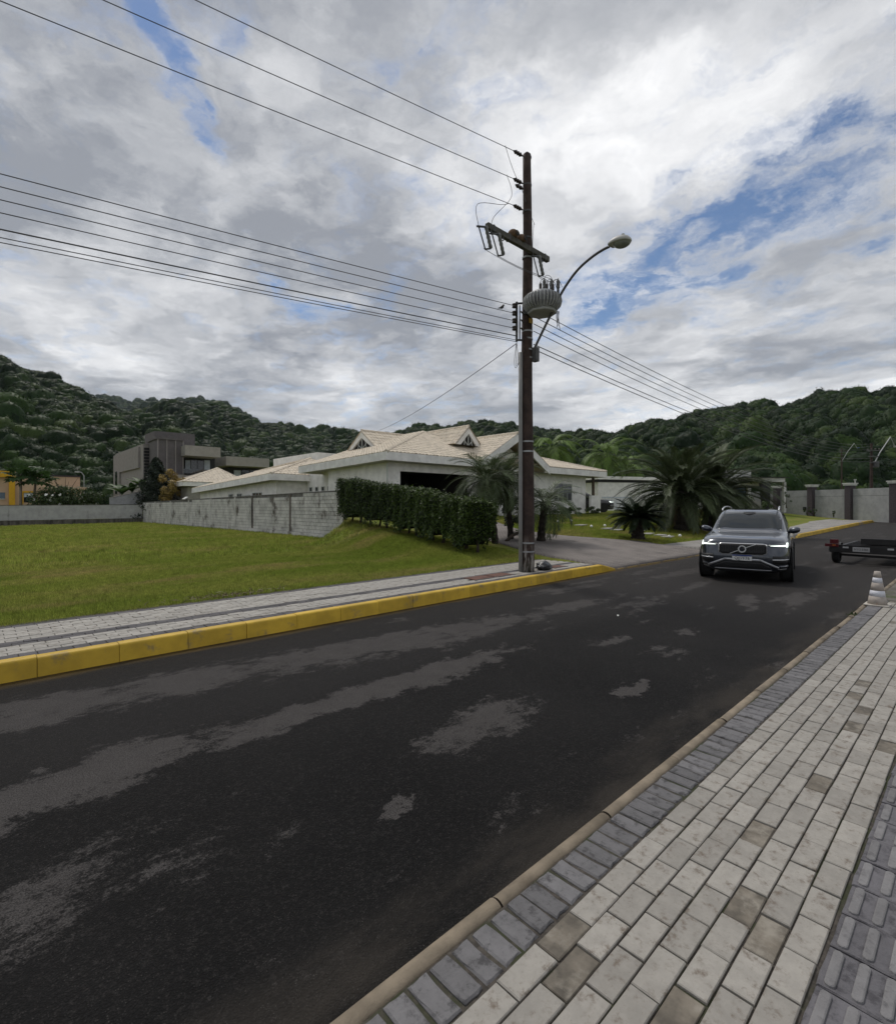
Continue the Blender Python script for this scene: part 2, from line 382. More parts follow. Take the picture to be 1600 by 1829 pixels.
def paver_mat(name, base, stain, dk, rnd, bump, damp=(0.075, 0.060, 0.042)):
    m = pm(name, base, 0.72, 0.09, 14, bump, 90, rnd=rnd, bd=0.004)
    t = NT(m.node_tree); b = t.n['Principled BSDF']; lk = b.inputs['Base Color'].links[0]; col = lk.from_socket
    pos = t.new('ShaderNodeNewGeometry').outputs['Position']
    c = t.mix(t.smooth(t.noise(pos, 13, 8, 0.72), dk[0], dk[1], 0, 0.85), col, stain)
    c = t.mix(t.smooth(t.noise(t.mapping(pos, (1, 1, 0)), 45, 5, 0.7), 0.5, 0.75, 0, 0.30), c, stain)
    c = t.mix(t.smooth(t.noise(t.mapping(pos, (2, 5, 0)), 1.9, 5, 0.6), 0.56, 0.74, 0, 0.28), c, damp)
    t.link(c, b.inputs['Base Color']); return m
M_WPAVER = paver_mat('pale_concrete_paver', (0.285, 0.268, 0.240), (0.115, 0.085, 0.060), (0.515, 0.69), 0.14, 0.4)
M_BPAVER = pm('damp_brown_paver', (0.125, 0.108, 0.085), 0.7, 0.40, 9.0, 0.25, 90, rnd=0.10, dark=(0.26, 0.235, 0.195), dk=(0.46, 0.68), ds=7, bd=0.004)
M_GPAVER = paver_mat('grey_concrete_paver', (0.135, 0.131, 0.135), (0.035, 0.033, 0.035), (0.50, 0.66), 0.20, 0.9, (0.05, 0.05, 0.052))
M_TACT = paver_mat('grey_tactile_tile', (0.125, 0.120, 0.130), (0.045, 0.042, 0.048), (0.48, 0.66), 0.16, 0.9, (0.06, 0.057, 0.06))
M_TBAR = paver_mat('pale_tactile_bar', (0.175, 0.170, 0.172), (0.075, 0.072, 0.075), (0.50, 0.70), 0.12, 0.8, (0.10, 0.095, 0.09))

# ------------------------------------------------------------------ the ground sheet
def axis(*segs):
    out = []
    for a, b, n in segs: out += list(np.linspace(a, b, n, endpoint=False))
    return np.array(sorted(set(np.round(out, 4))))
gxs = axis((-4000, -400, 6), (-400, -60, 8), (-60, -12, 14), (-12, 16, 112), (16, 60, 60), (60, 150, 14), (150, 600, 6), (600, 5200, 6))
gxs = np.array(sorted(set(list(gxs) + [13.05, 13.12])))
gys = axis((-4000, -200, 6), (-200, -6, 6), (-6, 6.4, 5), (6.4, 9.6, 40), (9.6, 24, 60), (24, 64, 34), (64, 300, 12), (300, 5200, 8))
def grid_mesh(name, xs, ys, zf, smooth=True):
    X, Y = np.meshgrid(xs, ys, indexing='ij'); Z = zf(X, Y); n, k = X.shape
    idx = np.arange(n * k).reshape(n, k)
    fc = np.stack([idx[:-1, :-1], idx[1:, :-1], idx[1:, 1:], idx[:-1, 1:]], -1).reshape(-1, 4)
    return np_mesh(name, np.stack([X, Y, Z], -1).reshape(-1, 3), fc, smooth)
ground = tag(obj('ground', grid_mesh('ground', gxs, gys, gz), M_GRASS), kind='structure')

# ------------------------------------------------------------------ road
rxs = axis((-300, -12, 8), (-12, 20, 40), (20, 70, 30), (70, 74, 1))
me = grid_mesh('road', rxs, np.linspace(0, 1, 12), lambda x, u: road_z(x))
co = np.empty(len(me.vertices) * 3); me.vertices.foreach_get('co', co); co = co.reshape(-1, 3)
co[:, 1] = 1.47 + co[:, 1] * (kerb_y(co[:, 0]) + 0.03 - 1.47)
me.vertices.foreach_set('co', co.ravel()); me.update()
road = tag(obj('road', me, M_ASPHALT), kind='structure')

# ------------------------------------------------------------------ kerb stones
def kerb_stone(L, h0, h1, w, r, base=-0.14, joint=0.003):
    """kerb stone along X, road side at y = 0, rounded road-side edge; h0, h1 heights at its ends"""
    mb = MB(); secs = []
    for (x, h) in ((joint, h0), (L / 2, (h0 + h1) / 2), (L - joint, h1)):
        rr = min(r, max(h + 0.05, 0.01) * 0.8)
        prof = [(-0.012, base)] + [(rr - rr * math.cos(a), h - rr + rr * math.sin(a)) for a in (0, PI / 6, PI / 3, PI / 2)] + [(w, h), (w, base)]
        secs.append([(x, y, z) for y, z in prof])
    n = len(secs[0])
    for i in range(2):
        b = len(mb.v); mb.v += secs[i] + secs[i + 1]
        mb.f += [(b + k, b + n + k, b + n + k + 1, b + k + 1) for k in range(n - 1)]
    mb.add(secs[0], [tuple(range(n))]); mb.add(secs[2], [tuple(reversed(range(n)))])
    return mb
yk = tag(bpy.data.objects.new('kerb', None), kind='structure'); COL.objects.link(yk)
def place_kerb(parent, x0, x1, L, mat, h=0.16, w=0.13, r=0.035, ramp0=False, ramp1=False, yoff=0.0):
    n = max(1, round((x1 - x0) / L)); L = (x1 - x0) / n
    shared = None
    for k in range(n):
        h0 = 0.0 if (ramp0 and k == 0) else h; h1 = 0.0 if (ramp1 and k == n - 1) else h
        if h0 == h and h1 == h:
            if shared is None:
                shared = kerb_stone(L, h, h, w, r).build('kerb_stone', mat, parent, True); o = shared
            else: o = shared.copy(); COL.objects.link(o)
        else: o = kerb_stone(L, h0, h1, w, r).build('kerb_stone', mat, parent, True)
        x = x0 + k * L
        ya, yb = float(kerb_y(x)) + yoff, float(kerb_y(x + L)) + yoff
        zr = float(road_z(x)) + 0.05; zr2 = float(road_z(x + L)) + 0.05
        o.location = (x, ya + random.uniform(-0.004, 0.004), zr + random.uniform(-0.004, 0.003))
        o.rotation_euler = (random.uniform(-0.006, 0.006), -math.atan2(zr2 - zr, L), math.atan2(yb - ya, L))
place_kerb(yk, -5.44, 12.98, 0.735, M_YELLOW, ramp1=True)
place_kerb(yk, 12.98, 19.3, 1.0, M_YEL_OLD, h=-0.018, w=0.10, r=0.01)
place_kerb(yk, 19.3, 29.0, 0.8, M_YELLOW, ramp0=True, ramp1=True)
place_kerb(yk, 29.0, 32.6, 0.9, M_YEL_OLD, h=-0.018, w=0.10, r=0.01)
place_kerb(yk, 32.6, 52.0, 0.9, M_YELLOW, ramp0=True)
place_kerb(yk, 52.0, 54.0, 1.0, M_YEL_OLD, h=0.14)
place_kerb(yk, 54.0, 60.0, 1.0, M_YELLOW, ramp1=True)
tk = tag(bpy.data.objects.new('kerb', None), kind='structure'); COL.objects.link(tk)
def round_kerb(L):
    mb = MB(); prof = [(0.085, -0.16), (0.085, -0.075)] + [(0.043 + 0.043 * math.cos(a), -0.032 + 0.040 * math.sin(a)) for a in np.linspace(0, PI, 9)] + [(0.0, -0.16)]
    n = len(prof)
    a = [(0.006, y, z) for y, z in prof]; b = [(L - 0.006, y, z) for y, z in prof]
    mb.add(a + b, [(k, n + k, n + k + 1, k + 1)[::-1] for k in range(n - 1)] + [tuple(range(n)), tuple(reversed(range(n, 2 * n)))])
    return mb
rk = None
for k in range(-4, 12):
    o = round_kerb(0.93).build('kerb_stone', M_TANKERB, tk, True) if rk is None else rk.copy()
    if rk is None: rk = o
    else: COL.objects.link(o)
    o.location = (1.69 + 0.93 * k, 1.452 + random.uniform(-0.005, 0.005), -0.012 + random.uniform(-0.006, 0.006))
    o.rotation_euler = (random.uniform(-0.05, 0.05), random.uniform(-0.004, 0.004), random.uniform(-0.006, 0.006))
far_kerb = None
for k in range(12, 40):
    o = rk.copy(); COL.objects.link(o); o.location = (1.69 + 0.93 * k, 1.452, -0.012 + float(road_z(1.69 + 0.93 * k)) + 0.05)

# ------------------------------------------------------------------ pavement on the camera's side: every paver its own piece
pave = tag(bpy.data.objects.new('pavement', None), kind='structure'); COL.objects.link(pave)
mb = MB().span((-8, -6, -0.3), (12.4, 1.452, -0.013)); mb.build('bedding', M_JOINT, pave)
def paver_mesh(name, lx, ly, h=0.05, ch=0.004, jit=0.0015, rough_edge=0.0, seed=0):
    rg = random.Random(seed); a, b = lx / 2, ly / 2
    def ring(ix, iy, z, n=1):
        pts = []
        cs = [(-a + ix, -b + iy), (a - ix, -b + iy), (a - ix, b - iy), (-a + ix, b - iy)]
        for q in range(4):
            p, r = cs[q], cs[(q + 1) % 4]
            for s in range(n):
                t = s / n; e = rough_edge * rg.random()
                x, y = p[0] + (r[0] - p[0]) * t, p[1] + (r[1] - p[1]) * t
                pts.append((x * (1 - e / a) + rg.uniform(-jit, jit), y * (1 - e / b) + rg.uniform(-jit, jit), z + rg.uniform(-1, 0) * jit * 0.6))
        return pts
    n = 3 if rough_edge else 1
    r0, r1, r2 = ring(0, 0, -h, n), ring(0, 0, -ch, n), ring(ch * 1.1, ch * 1.1, 0, n); m = len(r0)
    r0 = [(x, y, -h) for x, y, z in r1]
    fs = [(k, (k + 1) % m, m + (k + 1) % m, m + k) for k in range(m)] + [(m + k, m + (k + 1) % m, 2 * m + (k + 1) % m, 2 * m + k) for k in range(m)] + [tuple(2 * m + k for k in range(m))]
    me = bpy.data.meshes.new(name); me.from_pydata(r0 + r1 + r2, [], fs); me.update(); return me
def lay(parent, name, spots, meshes, mats, limit, stuff_name):
    """spots: (distance, x, y, z, rz, mesh index, material index); the nearest become pieces, the rest one joined part"""
    spots = sorted(spots); cache = {}
    for (d, x, y, z, rz, mi, ma) in spots[:limit]:
        if (mi, ma) not in cache:
            me = meshes[mi].copy(); me.materials.append(mats[ma]); cache[(mi, ma)] = me
        o = bpy.data.objects.new(name, cache[(mi, ma)]); COL.objects.link(o); o.parent = parent
        o.location = (x, y, z); o.rotation_euler = (random.uniform(-0.006, 0.006), random.uniform(-0.004, 0.004), rz)
    rest = spots[limit:]
    if rest:
        vs, fs, ms = [], [], []
        for (d, x, y, z, rz, mi, ma) in rest:
            me = meshes[mi]; b = len(vs); c, s = math.cos(rz), math.sin(rz)
            vs += [(x + v.co.x * c - v.co.y * s, y + v.co.x * s + v.co.y * c, z + v.co.z) for v in me.vertices]
            for p in me.polygons: fs.append([b + i for i in p.vertices]); ms.append(ma)
        me = bpy.data.meshes.new(stuff_name); me.from_pydata(vs, [], fs)
        for q in mats: me.materials.append(q)
        me.polygons.foreach_set('material_index', ms); me.update()
        o = bpy.data.objects.new(stuff_name, me); COL.objects.link(o); o.parent = parent; o['kind'] = 'stuff'
camxy = Vector((0, 0))
def rank(x, y): return math.hypot(x - 1.2, y - 0.6)
wm = [paver_mesh('white_paver', 0.229, 0.1065, seed=k) for k in range(4)]
brown = [(2.479, 0.734), (2.352, 0.615), (1.803, 0.747), (1.612, 1.07), (1.762, 1.183)]
spots = []
for r_ in range(7):
    y = 1.24 - 0.1138 * (r_ + 0.5)
    off = 0.0 if r_ % 2 == 0 else 0.1185
    for k in range(-18, 42):
        x = 2.343 + off + 0.237 * (k + 0.5)
        if x > 12.3 or x < -2: continue
        ma = 1 if any(abs(x - bx) < 0.119 and abs(y - by) < 0.057 for bx, by in brown) else (1 if random.random() < 0.022 else 0)
        z = random.uniform(-0.0035, 0.0012) - (0.004 if ma else 0)
        spots.append((rank(x, y), x + random.uniform(-0.0015, 0.0015), y + random.uniform(-0.001, 0.001), z, random.uniform(-0.006, 0.006), random.randrange(4), ma))
lay(pave, 'paver', spots, wm, [M_WPAVER, M_BPAVER], 290, 'far_pavers')
bmesh_ = [paver_mesh('border_brick', 0.098, 0.197, ch=0.007, jit=0.003, rough_edge=0.006, seed=20 + k) for k in range(5)]
spots = []
for k in range(-30, 100):
    x = 2.179 + 0.1103 * k
    if x < -1 or x > 12.3: continue
    spots.append((rank(x, 1.34), x, 1.347 + random.uniform(-0.003, 0.003), -0.002 + random.uniform(-0.004, 0.002), random.uniform(-0.025, 0.025), random.randrange(5), 0))
lay(pave, 'border_brick', spots, bmesh_, [M_GPAVER], 140, 'far_border_bricks')
# tactile tiles with raised bars
tile_me = [paver_mesh('tactile_tile', 0.232, 0.234, ch=0.005, jit=0.0025, rough_edge=0.003, seed=40 + k) for k in range(3)]
def bar_mesh():
    mb = MB(); pts = []
    for z, ins in ((-0.002, 0.0), (0.006, 0.0015), (0.0085, 0.006)):
        ring = []
        for (cx, a0) in ((0.088, -PI / 2), (-0.088, PI / 2)):
            for s in range(5):
                a = a0 + PI * s / 4; ring.append((cx + (0.0165 - ins) * math.cos(a), (0.0185 - ins) * math.sin(a), z))
        pts.append(ring)
    n = 10
    mb.v = [p for r_ in pts for p in r_]
    mb.f = [(i * n + k, i * n + (k + 1) % n, (i + 1) * n + (k + 1) % n, (i + 1) * n + k) for i in range(2) for k in range(n)] + [tuple(2 * n + k for k in range(n))]
    return mb
bar_o = None
for cx_ in range(2):
    for k in range(-12, 40):
        x = 2.602 + 0.2375 * k; y = 0.437 - 0.12 - 0.239 * cx_
        if x < -0.6 or x > 12.2: continue
        t_ = obj('tactile_tile', tile_me[random.randrange(3)], M_TACT, pave); t_.location = (x, y, random.uniform(-0.004, 0.001)); t_.rotation_euler = (0, 0, random.uniform(-0.008, 0.008))
        for q in (-1, 0, 1):
            if bar_o is None: bar_o = bar_mesh().build('raised_bar', M_TBAR, t_, False); b_ = bar_o
            else: b_ = bar_o.copy(); COL.objects.link(b_); b_.parent = t_
            b_.location = (random.uniform(-0.003, 0.003), 0.079 * q, 0.0)
spots = []
for r_ in range(14):
    for k in range(-10, 42):
        x = 2.34 + (0.1185 if r_ % 2 else 0) + 0.237 * k; y = -0.043 - 0.1138 * (r_ + 0.5)
        if x < 12.2: spots.append((rank(x, y), x, y, random.uniform(-0.004, 0.001), 0, random.randrange(4), 0))
lay(pave, 'paver', spots, wm, [M_WPAVER, M_BPAVER], 0, 'inner_pavers')
# the pavement goes on beyond the cone: a low ramp of rubble and soil
mb = MB(); mb.span((12.4, -6, -0.3), (70, 1.45, -0.03)); verge = tag(mb.build('verge', pm('verge_soil', (0.105, 0.095, 0.08), 0.95, 0.35, 1.5, 0.6, 25, dark=(0.05, 0.065, 0.02), dk=(0.5, 0.65), ds=0.8)), kind='structure')

# ------------------------------------------------------------------ footpath across the street
fp = tag(bpy.data.objects.new('footpath', None), kind='structure'); COL.objects.link(fp)
mb = MB()
for (xa, xb) in ((-14, 12.95),):
    xs = list(np.linspace(xa, 12.1, 12)) + [12.3, 12.5, 12.7, 12.95]; fz = lambda x: -0.13 * float(ss((x - 12.1) / 0.85))
    for i in range(len(xs) - 1):
        a, b = xs[i], xs[i + 1]; ya, yb = float(kerb_y(a)) + 0.12, float(kerb_y(b)) + 0.12
        mb.add([(a, ya, -0.1), (b, yb, -0.1), (b, yb + 2.10, -0.1), (a, ya + 2.10, -0.1), (a, ya, 0.139 + fz(a)), (b, yb, 0.139 + fz(b)), (b, yb + 2.10, 0.139 + fz(b)), (a, ya + 2.10, 0.139 + fz(a))],
               [(4, 5, 6, 7), (0, 1, 5, 4), (2, 3, 7, 6), (1, 2, 6, 5), (3, 0, 4, 7)])
mb.build('bedding', M_JOINT, fp)
M_WPAV2 = paver_mat('weathered_pale_paver', (0.31, 0.295, 0.268), (0.12, 0.095, 0.068), (0.50, 0.68), 0.15, 0.3)
M_DPAV = pm('charcoal_paver', (0.070, 0.066, 0.070), 0.8, 0.2, 8, 0.3, 80, rnd=0.2)
w2 = [paver_mesh('white_paver', 0.226, 0.107, seed=60 + k) for k in range(3)]
d2 = [paver_mesh('dark_paver', 0.150, 0.190, seed=70 + k) for k in range(2)]
wsp, dsp = [], []
sl = math.atan(0.022)
def row(yo, pitch, dark, off, mi, lst):
    k0 = int(-7 / pitch); k1 = int(12.98 / pitch)
    for k in range(k0, k1):
        x = (k + 0.5) * pitch + off
        y = float(kerb_y(x)) + yo
        if 7.75 < x < 9.15 and 0.55 < yo < 0.98 and not dark: continue
        if (x - 9.83) ** 2 + (y - 7.70) ** 2 < 0.055: continue
        lst.append((math.hypot(x - 2.2, (y - 7.0) * 0.8), x, y, 0.150 + fz(x) + random.uniform(-0.004, 0.003), sl + random.uniform(-0.01, 0.01), mi(), 0))
row(0.135 + 0.10, 0.158, True, 0, lambda: 3 + random.randrange(2), dsp)
for q in range(4): row(0.34 + 0.1138 * (q + 0.5), 0.2325, False, 0.116 * (q % 2), lambda: random.randrange(3), wsp)
row(0.34 + 0.1138 * 4.5, 0.2325, True, 0.05, lambda: random.randrange(3), dsp)
row(0.34 + 0.1138 * 5.5, 0.2325, True, 0.16, lambda: random.randrange(3), dsp)
for q in range(6, 14): row(0.34 + 0.1138 * (q + 0.5), 0.2325, False, 0.116 * (q % 2), lambda: random.randrange(3), wsp)
row(0.34 + 0.1138 * 14.5, 0.2325, True, 0.09, lambda: random.randrange(3), dsp)
lay(fp, 'paver', wsp, w2, [M_WPAV2], 300, 'far_pavers')
lay(fp, 'dark_paver', dsp, w2 + d2, [M_DPAV], 200, 'far_dark_pavers')

# sheets that follow the ground: driveway, far footpath, far aprons
def sheet(name, rows, mat, dz, kind='structure', thick=0.0):
    """rows: lists of (x, y); each row is subdivided the same way"""
    n = len(rows[0]); V = []; 
    for r_ in rows:
        for (x, y) in r_: V.append((x, y, dz(x, y)))
    fc = [(i * n + k, i * n + k + 1, (i + 1) * n + k + 1, (i + 1) * n + k) for i in range(len(rows) - 1) for k in range(n - 1)]
    m = len(rows); loop = list(range(n)) + [i * n + n - 1 for i in range(1, m)] + [(m - 1) * n + k for k in range(n - 2, -1, -1)] + [i * n for i in range(m - 2, 0, -1)]
    B = len(V); V += [(V[i][0], V[i][1], V[i][2] - 0.3) for i in loop]; q = len(loop)
    fc += [(loop[k], B + k, B + (k + 1) % q, loop[(k + 1) % q]) for k in range(q)]
    return tag(obj(name, np_mesh(name, V, fc, True), mat), kind=kind)
def lerp(a, b, t): return a + (b - a) * t
def cobble(name, base, s):
    m = pm(name, base, 0.85, 0.15, 1.2, dark=tuple(c * 0.6 for c in base), dk=(0.5, 0.7), ds=1.0)
    t = NT(m.node_tree); b = t.n['Principled BSDF']; pos = t.new('ShaderNodeNewGeometry').outputs['Position']
    br = t.new('ShaderNodeTexBrick', ins={0: t.mapping(pos, rot=(0, 0, 0.8)), 'Scale': s, 'Mortar Size': 0.045, 'Brick Width': 1.0, 'Row Height': 0.5})
    col = b.inputs['Base Color'].links[0].from_socket
    t.link(t.mix(t.math('MULTIPLY', br.outputs['Fac'], 0.8), col, tuple(c * 0.35 for c in base)), b.inputs['Base Color'])
    bp = t.new('ShaderNodeBump', ins={'Strength': 0.6, 'Distance': 0.01, 'Height': t.math('ADD', t.math('MULTIPLY', br.outputs['Fac'], -1.0), t.noise(pos, 60, 4))})
    t.link(bp.outputs[0], b.inputs['Normal']); return m
M_DRIVE = cobble('driveway_pavers', (0.200, 0.178, 0.163), 4.0)
M_PATH2 = cobble('pale_path_pavers', (0.30, 0.285, 0.265), 4.5)
rows = []
for i in range(40):
    t = i / 39; y = lerp(7.12, 21.6, t)
    xl = 13.0 - 0.35 * ss((y - 7.2) / 2.0) * 0 + (1.2 * ss((y - 9.0) / 5.0)) + 1.6 * ss((y - 14) / 7)
    xr = 20.6 - 2.2 * ss((y - 9.5) / 4.0) + 3.2 * ss((y - 14) / 7)
    if y < 9.4: xl = 13.0 - 0.25 * (9.4 - y) * 0; xr = 20.4
    rows.append([(lerp(xl, xr, k / 16), y) for k in range(17)])
sheet('driveway', rows, M_DRIVE, lambda x, y: float(lot_z(x, y)) + 0.045)
DRV = rows
# paved footpath past the driveway, with a charcoal band
def path2_z(x, y): return 0.13 + float(road_z(x)) + 0.05 + max(0.0, y - 9.5) * 0.06
rows = [[(x, float(kerb_y(x)) + 0.12 + (2.1 + 0.9 * float(ss((23 - x) / 3)) * 1.0) * k / 6) for k in range(7)] for x in np.linspace(20.45, 29.2, 14)]
sheet('footpath', rows, M_PATH2, path2_z)
rows = [[(x, float(kerb_y(x)) + 0.12 + 3.1 * k / 6) for k in range(7)] for x in np.linspace(32.4, 60, 20)]
sheet('footpath', rows, M_PATH2, path2_z)
rows = [[(x, float(kerb_y(x)) + 0.03 + 3.0 * k / 6) for k in range(7)] for x in np.linspace(29.2, 32.4, 6)]
sheet('driveway', rows, M_PATH2, lambda x, y: float(lot_z(x, y)) + 0.06)
# ------------------------------------------------------------------ scattering helper (geometry nodes) for what nobody could count
def scatter(name, pts, protos, scl, rz, tilt=0.0, zscale=None, parent=None):
    """pts (n,3); protos: mesh objects kept in an unlinked collection"""
    n = len(pts); me = bpy.data.meshes.new(name); me.vertices.add(n); me.vertices.foreach_set('co', np.asarray(pts, np.float32).ravel())
    rot = np.stack([RNG.uniform(-tilt, tilt, n), RNG.uniform(-tilt, tilt, n), rz], -1).astype(np.float32)
    s3 = np.stack([scl, scl * RNG.uniform(0.85, 1.15, n), scl * (RNG.uniform(0.8, 1.2, n) if zscale is None else zscale)], -1).astype(np.float32)
    a = me.attributes.new('rot', 'FLOAT_VECTOR', 'POINT'); a.data.foreach_set('vector', rot.ravel())
    a = me.attributes.new('scl', 'FLOAT_VECTOR', 'POINT'); a.data.foreach_set('vector', s3.ravel())
    a = me.attributes.new('pick', 'INT', 'POINT'); a.data.foreach_set('value', RNG.integers(0, len(protos), n).astype(np.int32))
    o = bpy.data.objects.new(name, me); COL.objects.link(o)
    pc = bpy.data.collections.new(name + '_kinds')
    for p in protos: pc.objects.link(p)
    ng = bpy.data.node_groups.new(name, 'GeometryNodeTree')
    ng.interface.new_socket('Geometry', in_out='INPUT', socket_type='NodeSocketGeometry'); ng.interface.new_socket('Geometry', in_out='OUTPUT', socket_type='NodeSocketGeometry')
    t = NT(ng); gi = t.new('NodeGroupInput'); go = t.new('NodeGroupOutput')
    ci = t.new('GeometryNodeCollectionInfo', ins={0: pc}); ci.inputs['Separate Children'].default_value = True; ci.inputs['Reset Children'].default_value = True
    def attr(nm, ty):
        k = t.new('GeometryNodeInputNamedAttribute', data_type=ty); k.inputs[0].default_value = nm
        return next(s for s in k.outputs if s.name == 'Attribute' and s.enabled)
    ip = t.new('GeometryNodeInstanceOnPoints')
    t.link(gi.outputs[0], ip.inputs['Points']); t.link(ci.outputs[0], ip.inputs['Instance']); ip.inputs['Pick Instance'].default_value = True
    t.link(attr('pick', 'INT'), ip.inputs['Instance Index']); t.link(attr('scl', 'FLOAT_VECTOR'), ip.inputs['Scale'])
    er = t.new('FunctionNodeEulerToRotation', ins={0: attr('rot', 'FLOAT_VECTOR')}); t.link(er.outputs[0], ip.inputs['Rotation'])
    t.link(ip.outputs[0], go.inputs[0])
    md = o.modifiers.new('scatter', 'NODES'); md.node_group = ng
    if parent is not None: o.parent = parent
    return tag(o, kind='stuff')

def proto(name, me, mat):
    me.materials.append(mat); return bpy.data.objects.new(name, me)
def ico(sub):
    import bmesh
    bm = bmesh.new(); bmesh.ops.create_icosphere(bm, subdivisions=sub, radius=1.0)
    V = np.array([v.co[:] for v in bm.verts]); Fc = np.array([[v.index for v in f.verts] for f in bm.faces]); bm.free(); return V, Fc
def fbm(p, seed, octv=3, f=1.0):
    return sum(mnoise.noise(Vector(p) * (f * 2 ** k) + Vector((seed * 7.3, seed * 3.1, seed))) * 0.5 ** k for k in range(octv))
def leaf_quads(C, N, size, rg, aspect=0.55, spread=0.9):
    """one leaf-shaped quad at each centre C, roughly facing N"""
    n = len(C); d = N + rg.normal(0, spread, (n, 3)); d /= np.linalg.norm(d, axis=1)[:, None] + 1e-9
    r = rg.normal(0, 1, (n, 3)); u = np.cross(d, r); u /= np.linalg.norm(u, axis=1)[:, None] + 1e-9; w = np.cross(d, u)
    s = (size * rg.uniform(0.6, 1.3, n))[:, None]
    V = np.stack([C - u * s, C + w * s * aspect, C + u * s, C - w * s * aspect], 1).reshape(-1, 3)
    return V, np.arange(4 * n).reshape(n, 4)
def crown_mesh(name, seed, leaves=1500, lsize=0.055, squash=0.72):
    V, Fc = ico(3); rg = np.random.default_rng(seed)
    k = np.array([1 + 0.32 * fbm(v, seed, 4, 1.4) for v in V])
    V = V * k[:, None] * np.array([1, 1, squash]); V[:, 2] = np.maximum(V[:, 2], -0.5)
    N = V / (np.linalg.norm(V, axis=1)[:, None] + 1e-9)
    pick = rg.integers(0, len(V), leaves)
    LV, LF = leaf_quads(V[pick] * (1 + rg.uniform(-0.10, 0.07, leaves))[:, None] + rg.normal(0, 0.045, (leaves, 3)), N[pick], lsize, rg, 0.7, 0.30)
    V = V * 0.965
    me = bpy.data.meshes.new(name); vs = np.concatenate([V, LV]); me.from_pydata(vs.tolist(), [], Fc.tolist() + (LF + len(V)).tolist()); me.polygons.foreach_set('use_smooth', [True] * len(Fc) + [False] * len(LF)); me.update(); return me
M_FOR = [leafm('forest_leaf', (0.018, 0.044, 0.010), 0.5, transl=0.1, tip=(0.066, 0.125, 0.022)), leafm('forest_leaf_dark', (0.012, 0.032, 0.008), 0.45, transl=0.1, tip=(0.038, 0.082, 0.016)),
         leafm('forest_leaf_pale', (0.036, 0.068, 0.015), 0.4, transl=0.1, tip=(0.085, 0.130, 0.028))]
def crown_set(): return [proto('crown', crown_mesh('crown', 3 + k, squash=(0.95, 1.15, 0.85, 1.05, 1.0, 0.9)[k]), M_FOR[(0, 1, 0, 1, 2, 0)[k]]) for k in range(6)]
CROWNS = crown_set()
for m_ in M_FOR:
  for n_ in m_.node_tree.nodes:
    if n_.type == 'MATH' and n_.operation == 'MULTIPLY' and n_.inputs[0].is_linked and n_.inputs[0].links[0].from_socket.name == 'Random Per Island': n_.inputs[1].default_value = 0.08
for m_ in M_FOR: m_.node_tree.nodes['Principled BSDF'].inputs['Specular IOR Level'].default_value = 0.08
M_HILL = pm('forest_floor', (0.020, 0.032, 0.014), 0.95, 0.4, 0.05)

def hill(name, sil, zb, zr, base_z, N, size, wob=0.10, power=0.85, treeh=4.0, vmax=1.35):
    """sil: (photo px, photo py) of the tree line; zb, zr: depth of the hill's foot and of its crest"""
    px = np.array([s[0] for s in sil], float); py = np.array([s[1] for s in sil], float)
    def surf(u, v):
        y = np.interp(u, px, py); b = np.interp(u, px, zb) if np.ndim(zb) else zb; r = np.interp(u, px, zr) if np.ndim(zr) else zr
        # crest height from the tree line, at the crest's depth
        top = H + (HY - y) / F * r - treeh
        vv = np.clip(v, 0, 1); f = vv ** power - np.where(v > 1, (v - 1) * 1.3, 0)
        w = wob * (top - base_z) * (np.sin(u * 0.021 + 3 * v) * np.sin(v * 9 + u * 0.013) + 0.6 * np.sin(u * 0.05 + 11 * v)) * np.clip(v * (1 - v) * 4, 0, 1)
        Z = b + (r - b) * v; X = (u - CX) / F * Z
        return np.stack([X * SN + Z * CS, -X * CS + Z * SN, base_z + (top - base_z) * f + w], -1)
    us = np.linspace(px[0], px[-1], 160); vs = np.linspace(-0.05, vmax, 30)
    U, Vv = np.meshgrid(us, vs, indexing='ij'); S = surf(U, Vv); idx = np.arange(160 * 30).reshape(160, 30)
    fc = np.stack([idx[:-1, :-1], idx[1:, :-1], idx[1:, 1:], idx[:-1, 1:]], -1).reshape(-1, 4)
    o = tag(obj(name, np_mesh(name, S.reshape(-1, 3), fc, True), M_HILL), kind='structure')
    u = RNG.uniform(px[0], px[-1], N); v = RNG.uniform(0, 1.08, N) ** 0.8
    s = RNG.lognormal(0, 0.28, N) * size * 0.5
    scatter('forest', surf(u, v) + np.stack([0 * u, 0 * u, s * 0.35], -1), [c.copy() for c in CROWNS], s, RNG.uniform(0, 6.28, N))
    return surf
hill('hill', [(-1500, 540), (-600, 560), (-200, 590), (0, 632), (60, 655), (95, 664), (130, 682), (172, 703), (237, 734), (309, 752), (360, 790), (420, 815), (560, 838), (700, 850)],
     130, 380, 0.0, 26000, 5.6, treeh=8.5)
hill('hill', [(120, 735), (200, 735), (250, 728), (287, 728), (344, 721), (375, 725), (410, 737), (447, 750), (500, 757), (560, 763), (620, 770), (690, 773), (760, 782), (850, 800), (1000, 820)],
     250, 760, 0.0, 18000, 7.5, treeh=10.5)
hill('hill', [(-200, 725), (100, 706), (184, 708), (237, 717), (256, 715), (290, 717), (325, 714), (350, 716), (390, 722), (422, 733), (453, 750), (520, 790), (700, 830)],
     800, 1700, 0.0, 7000, 15.0, treeh=4.0)
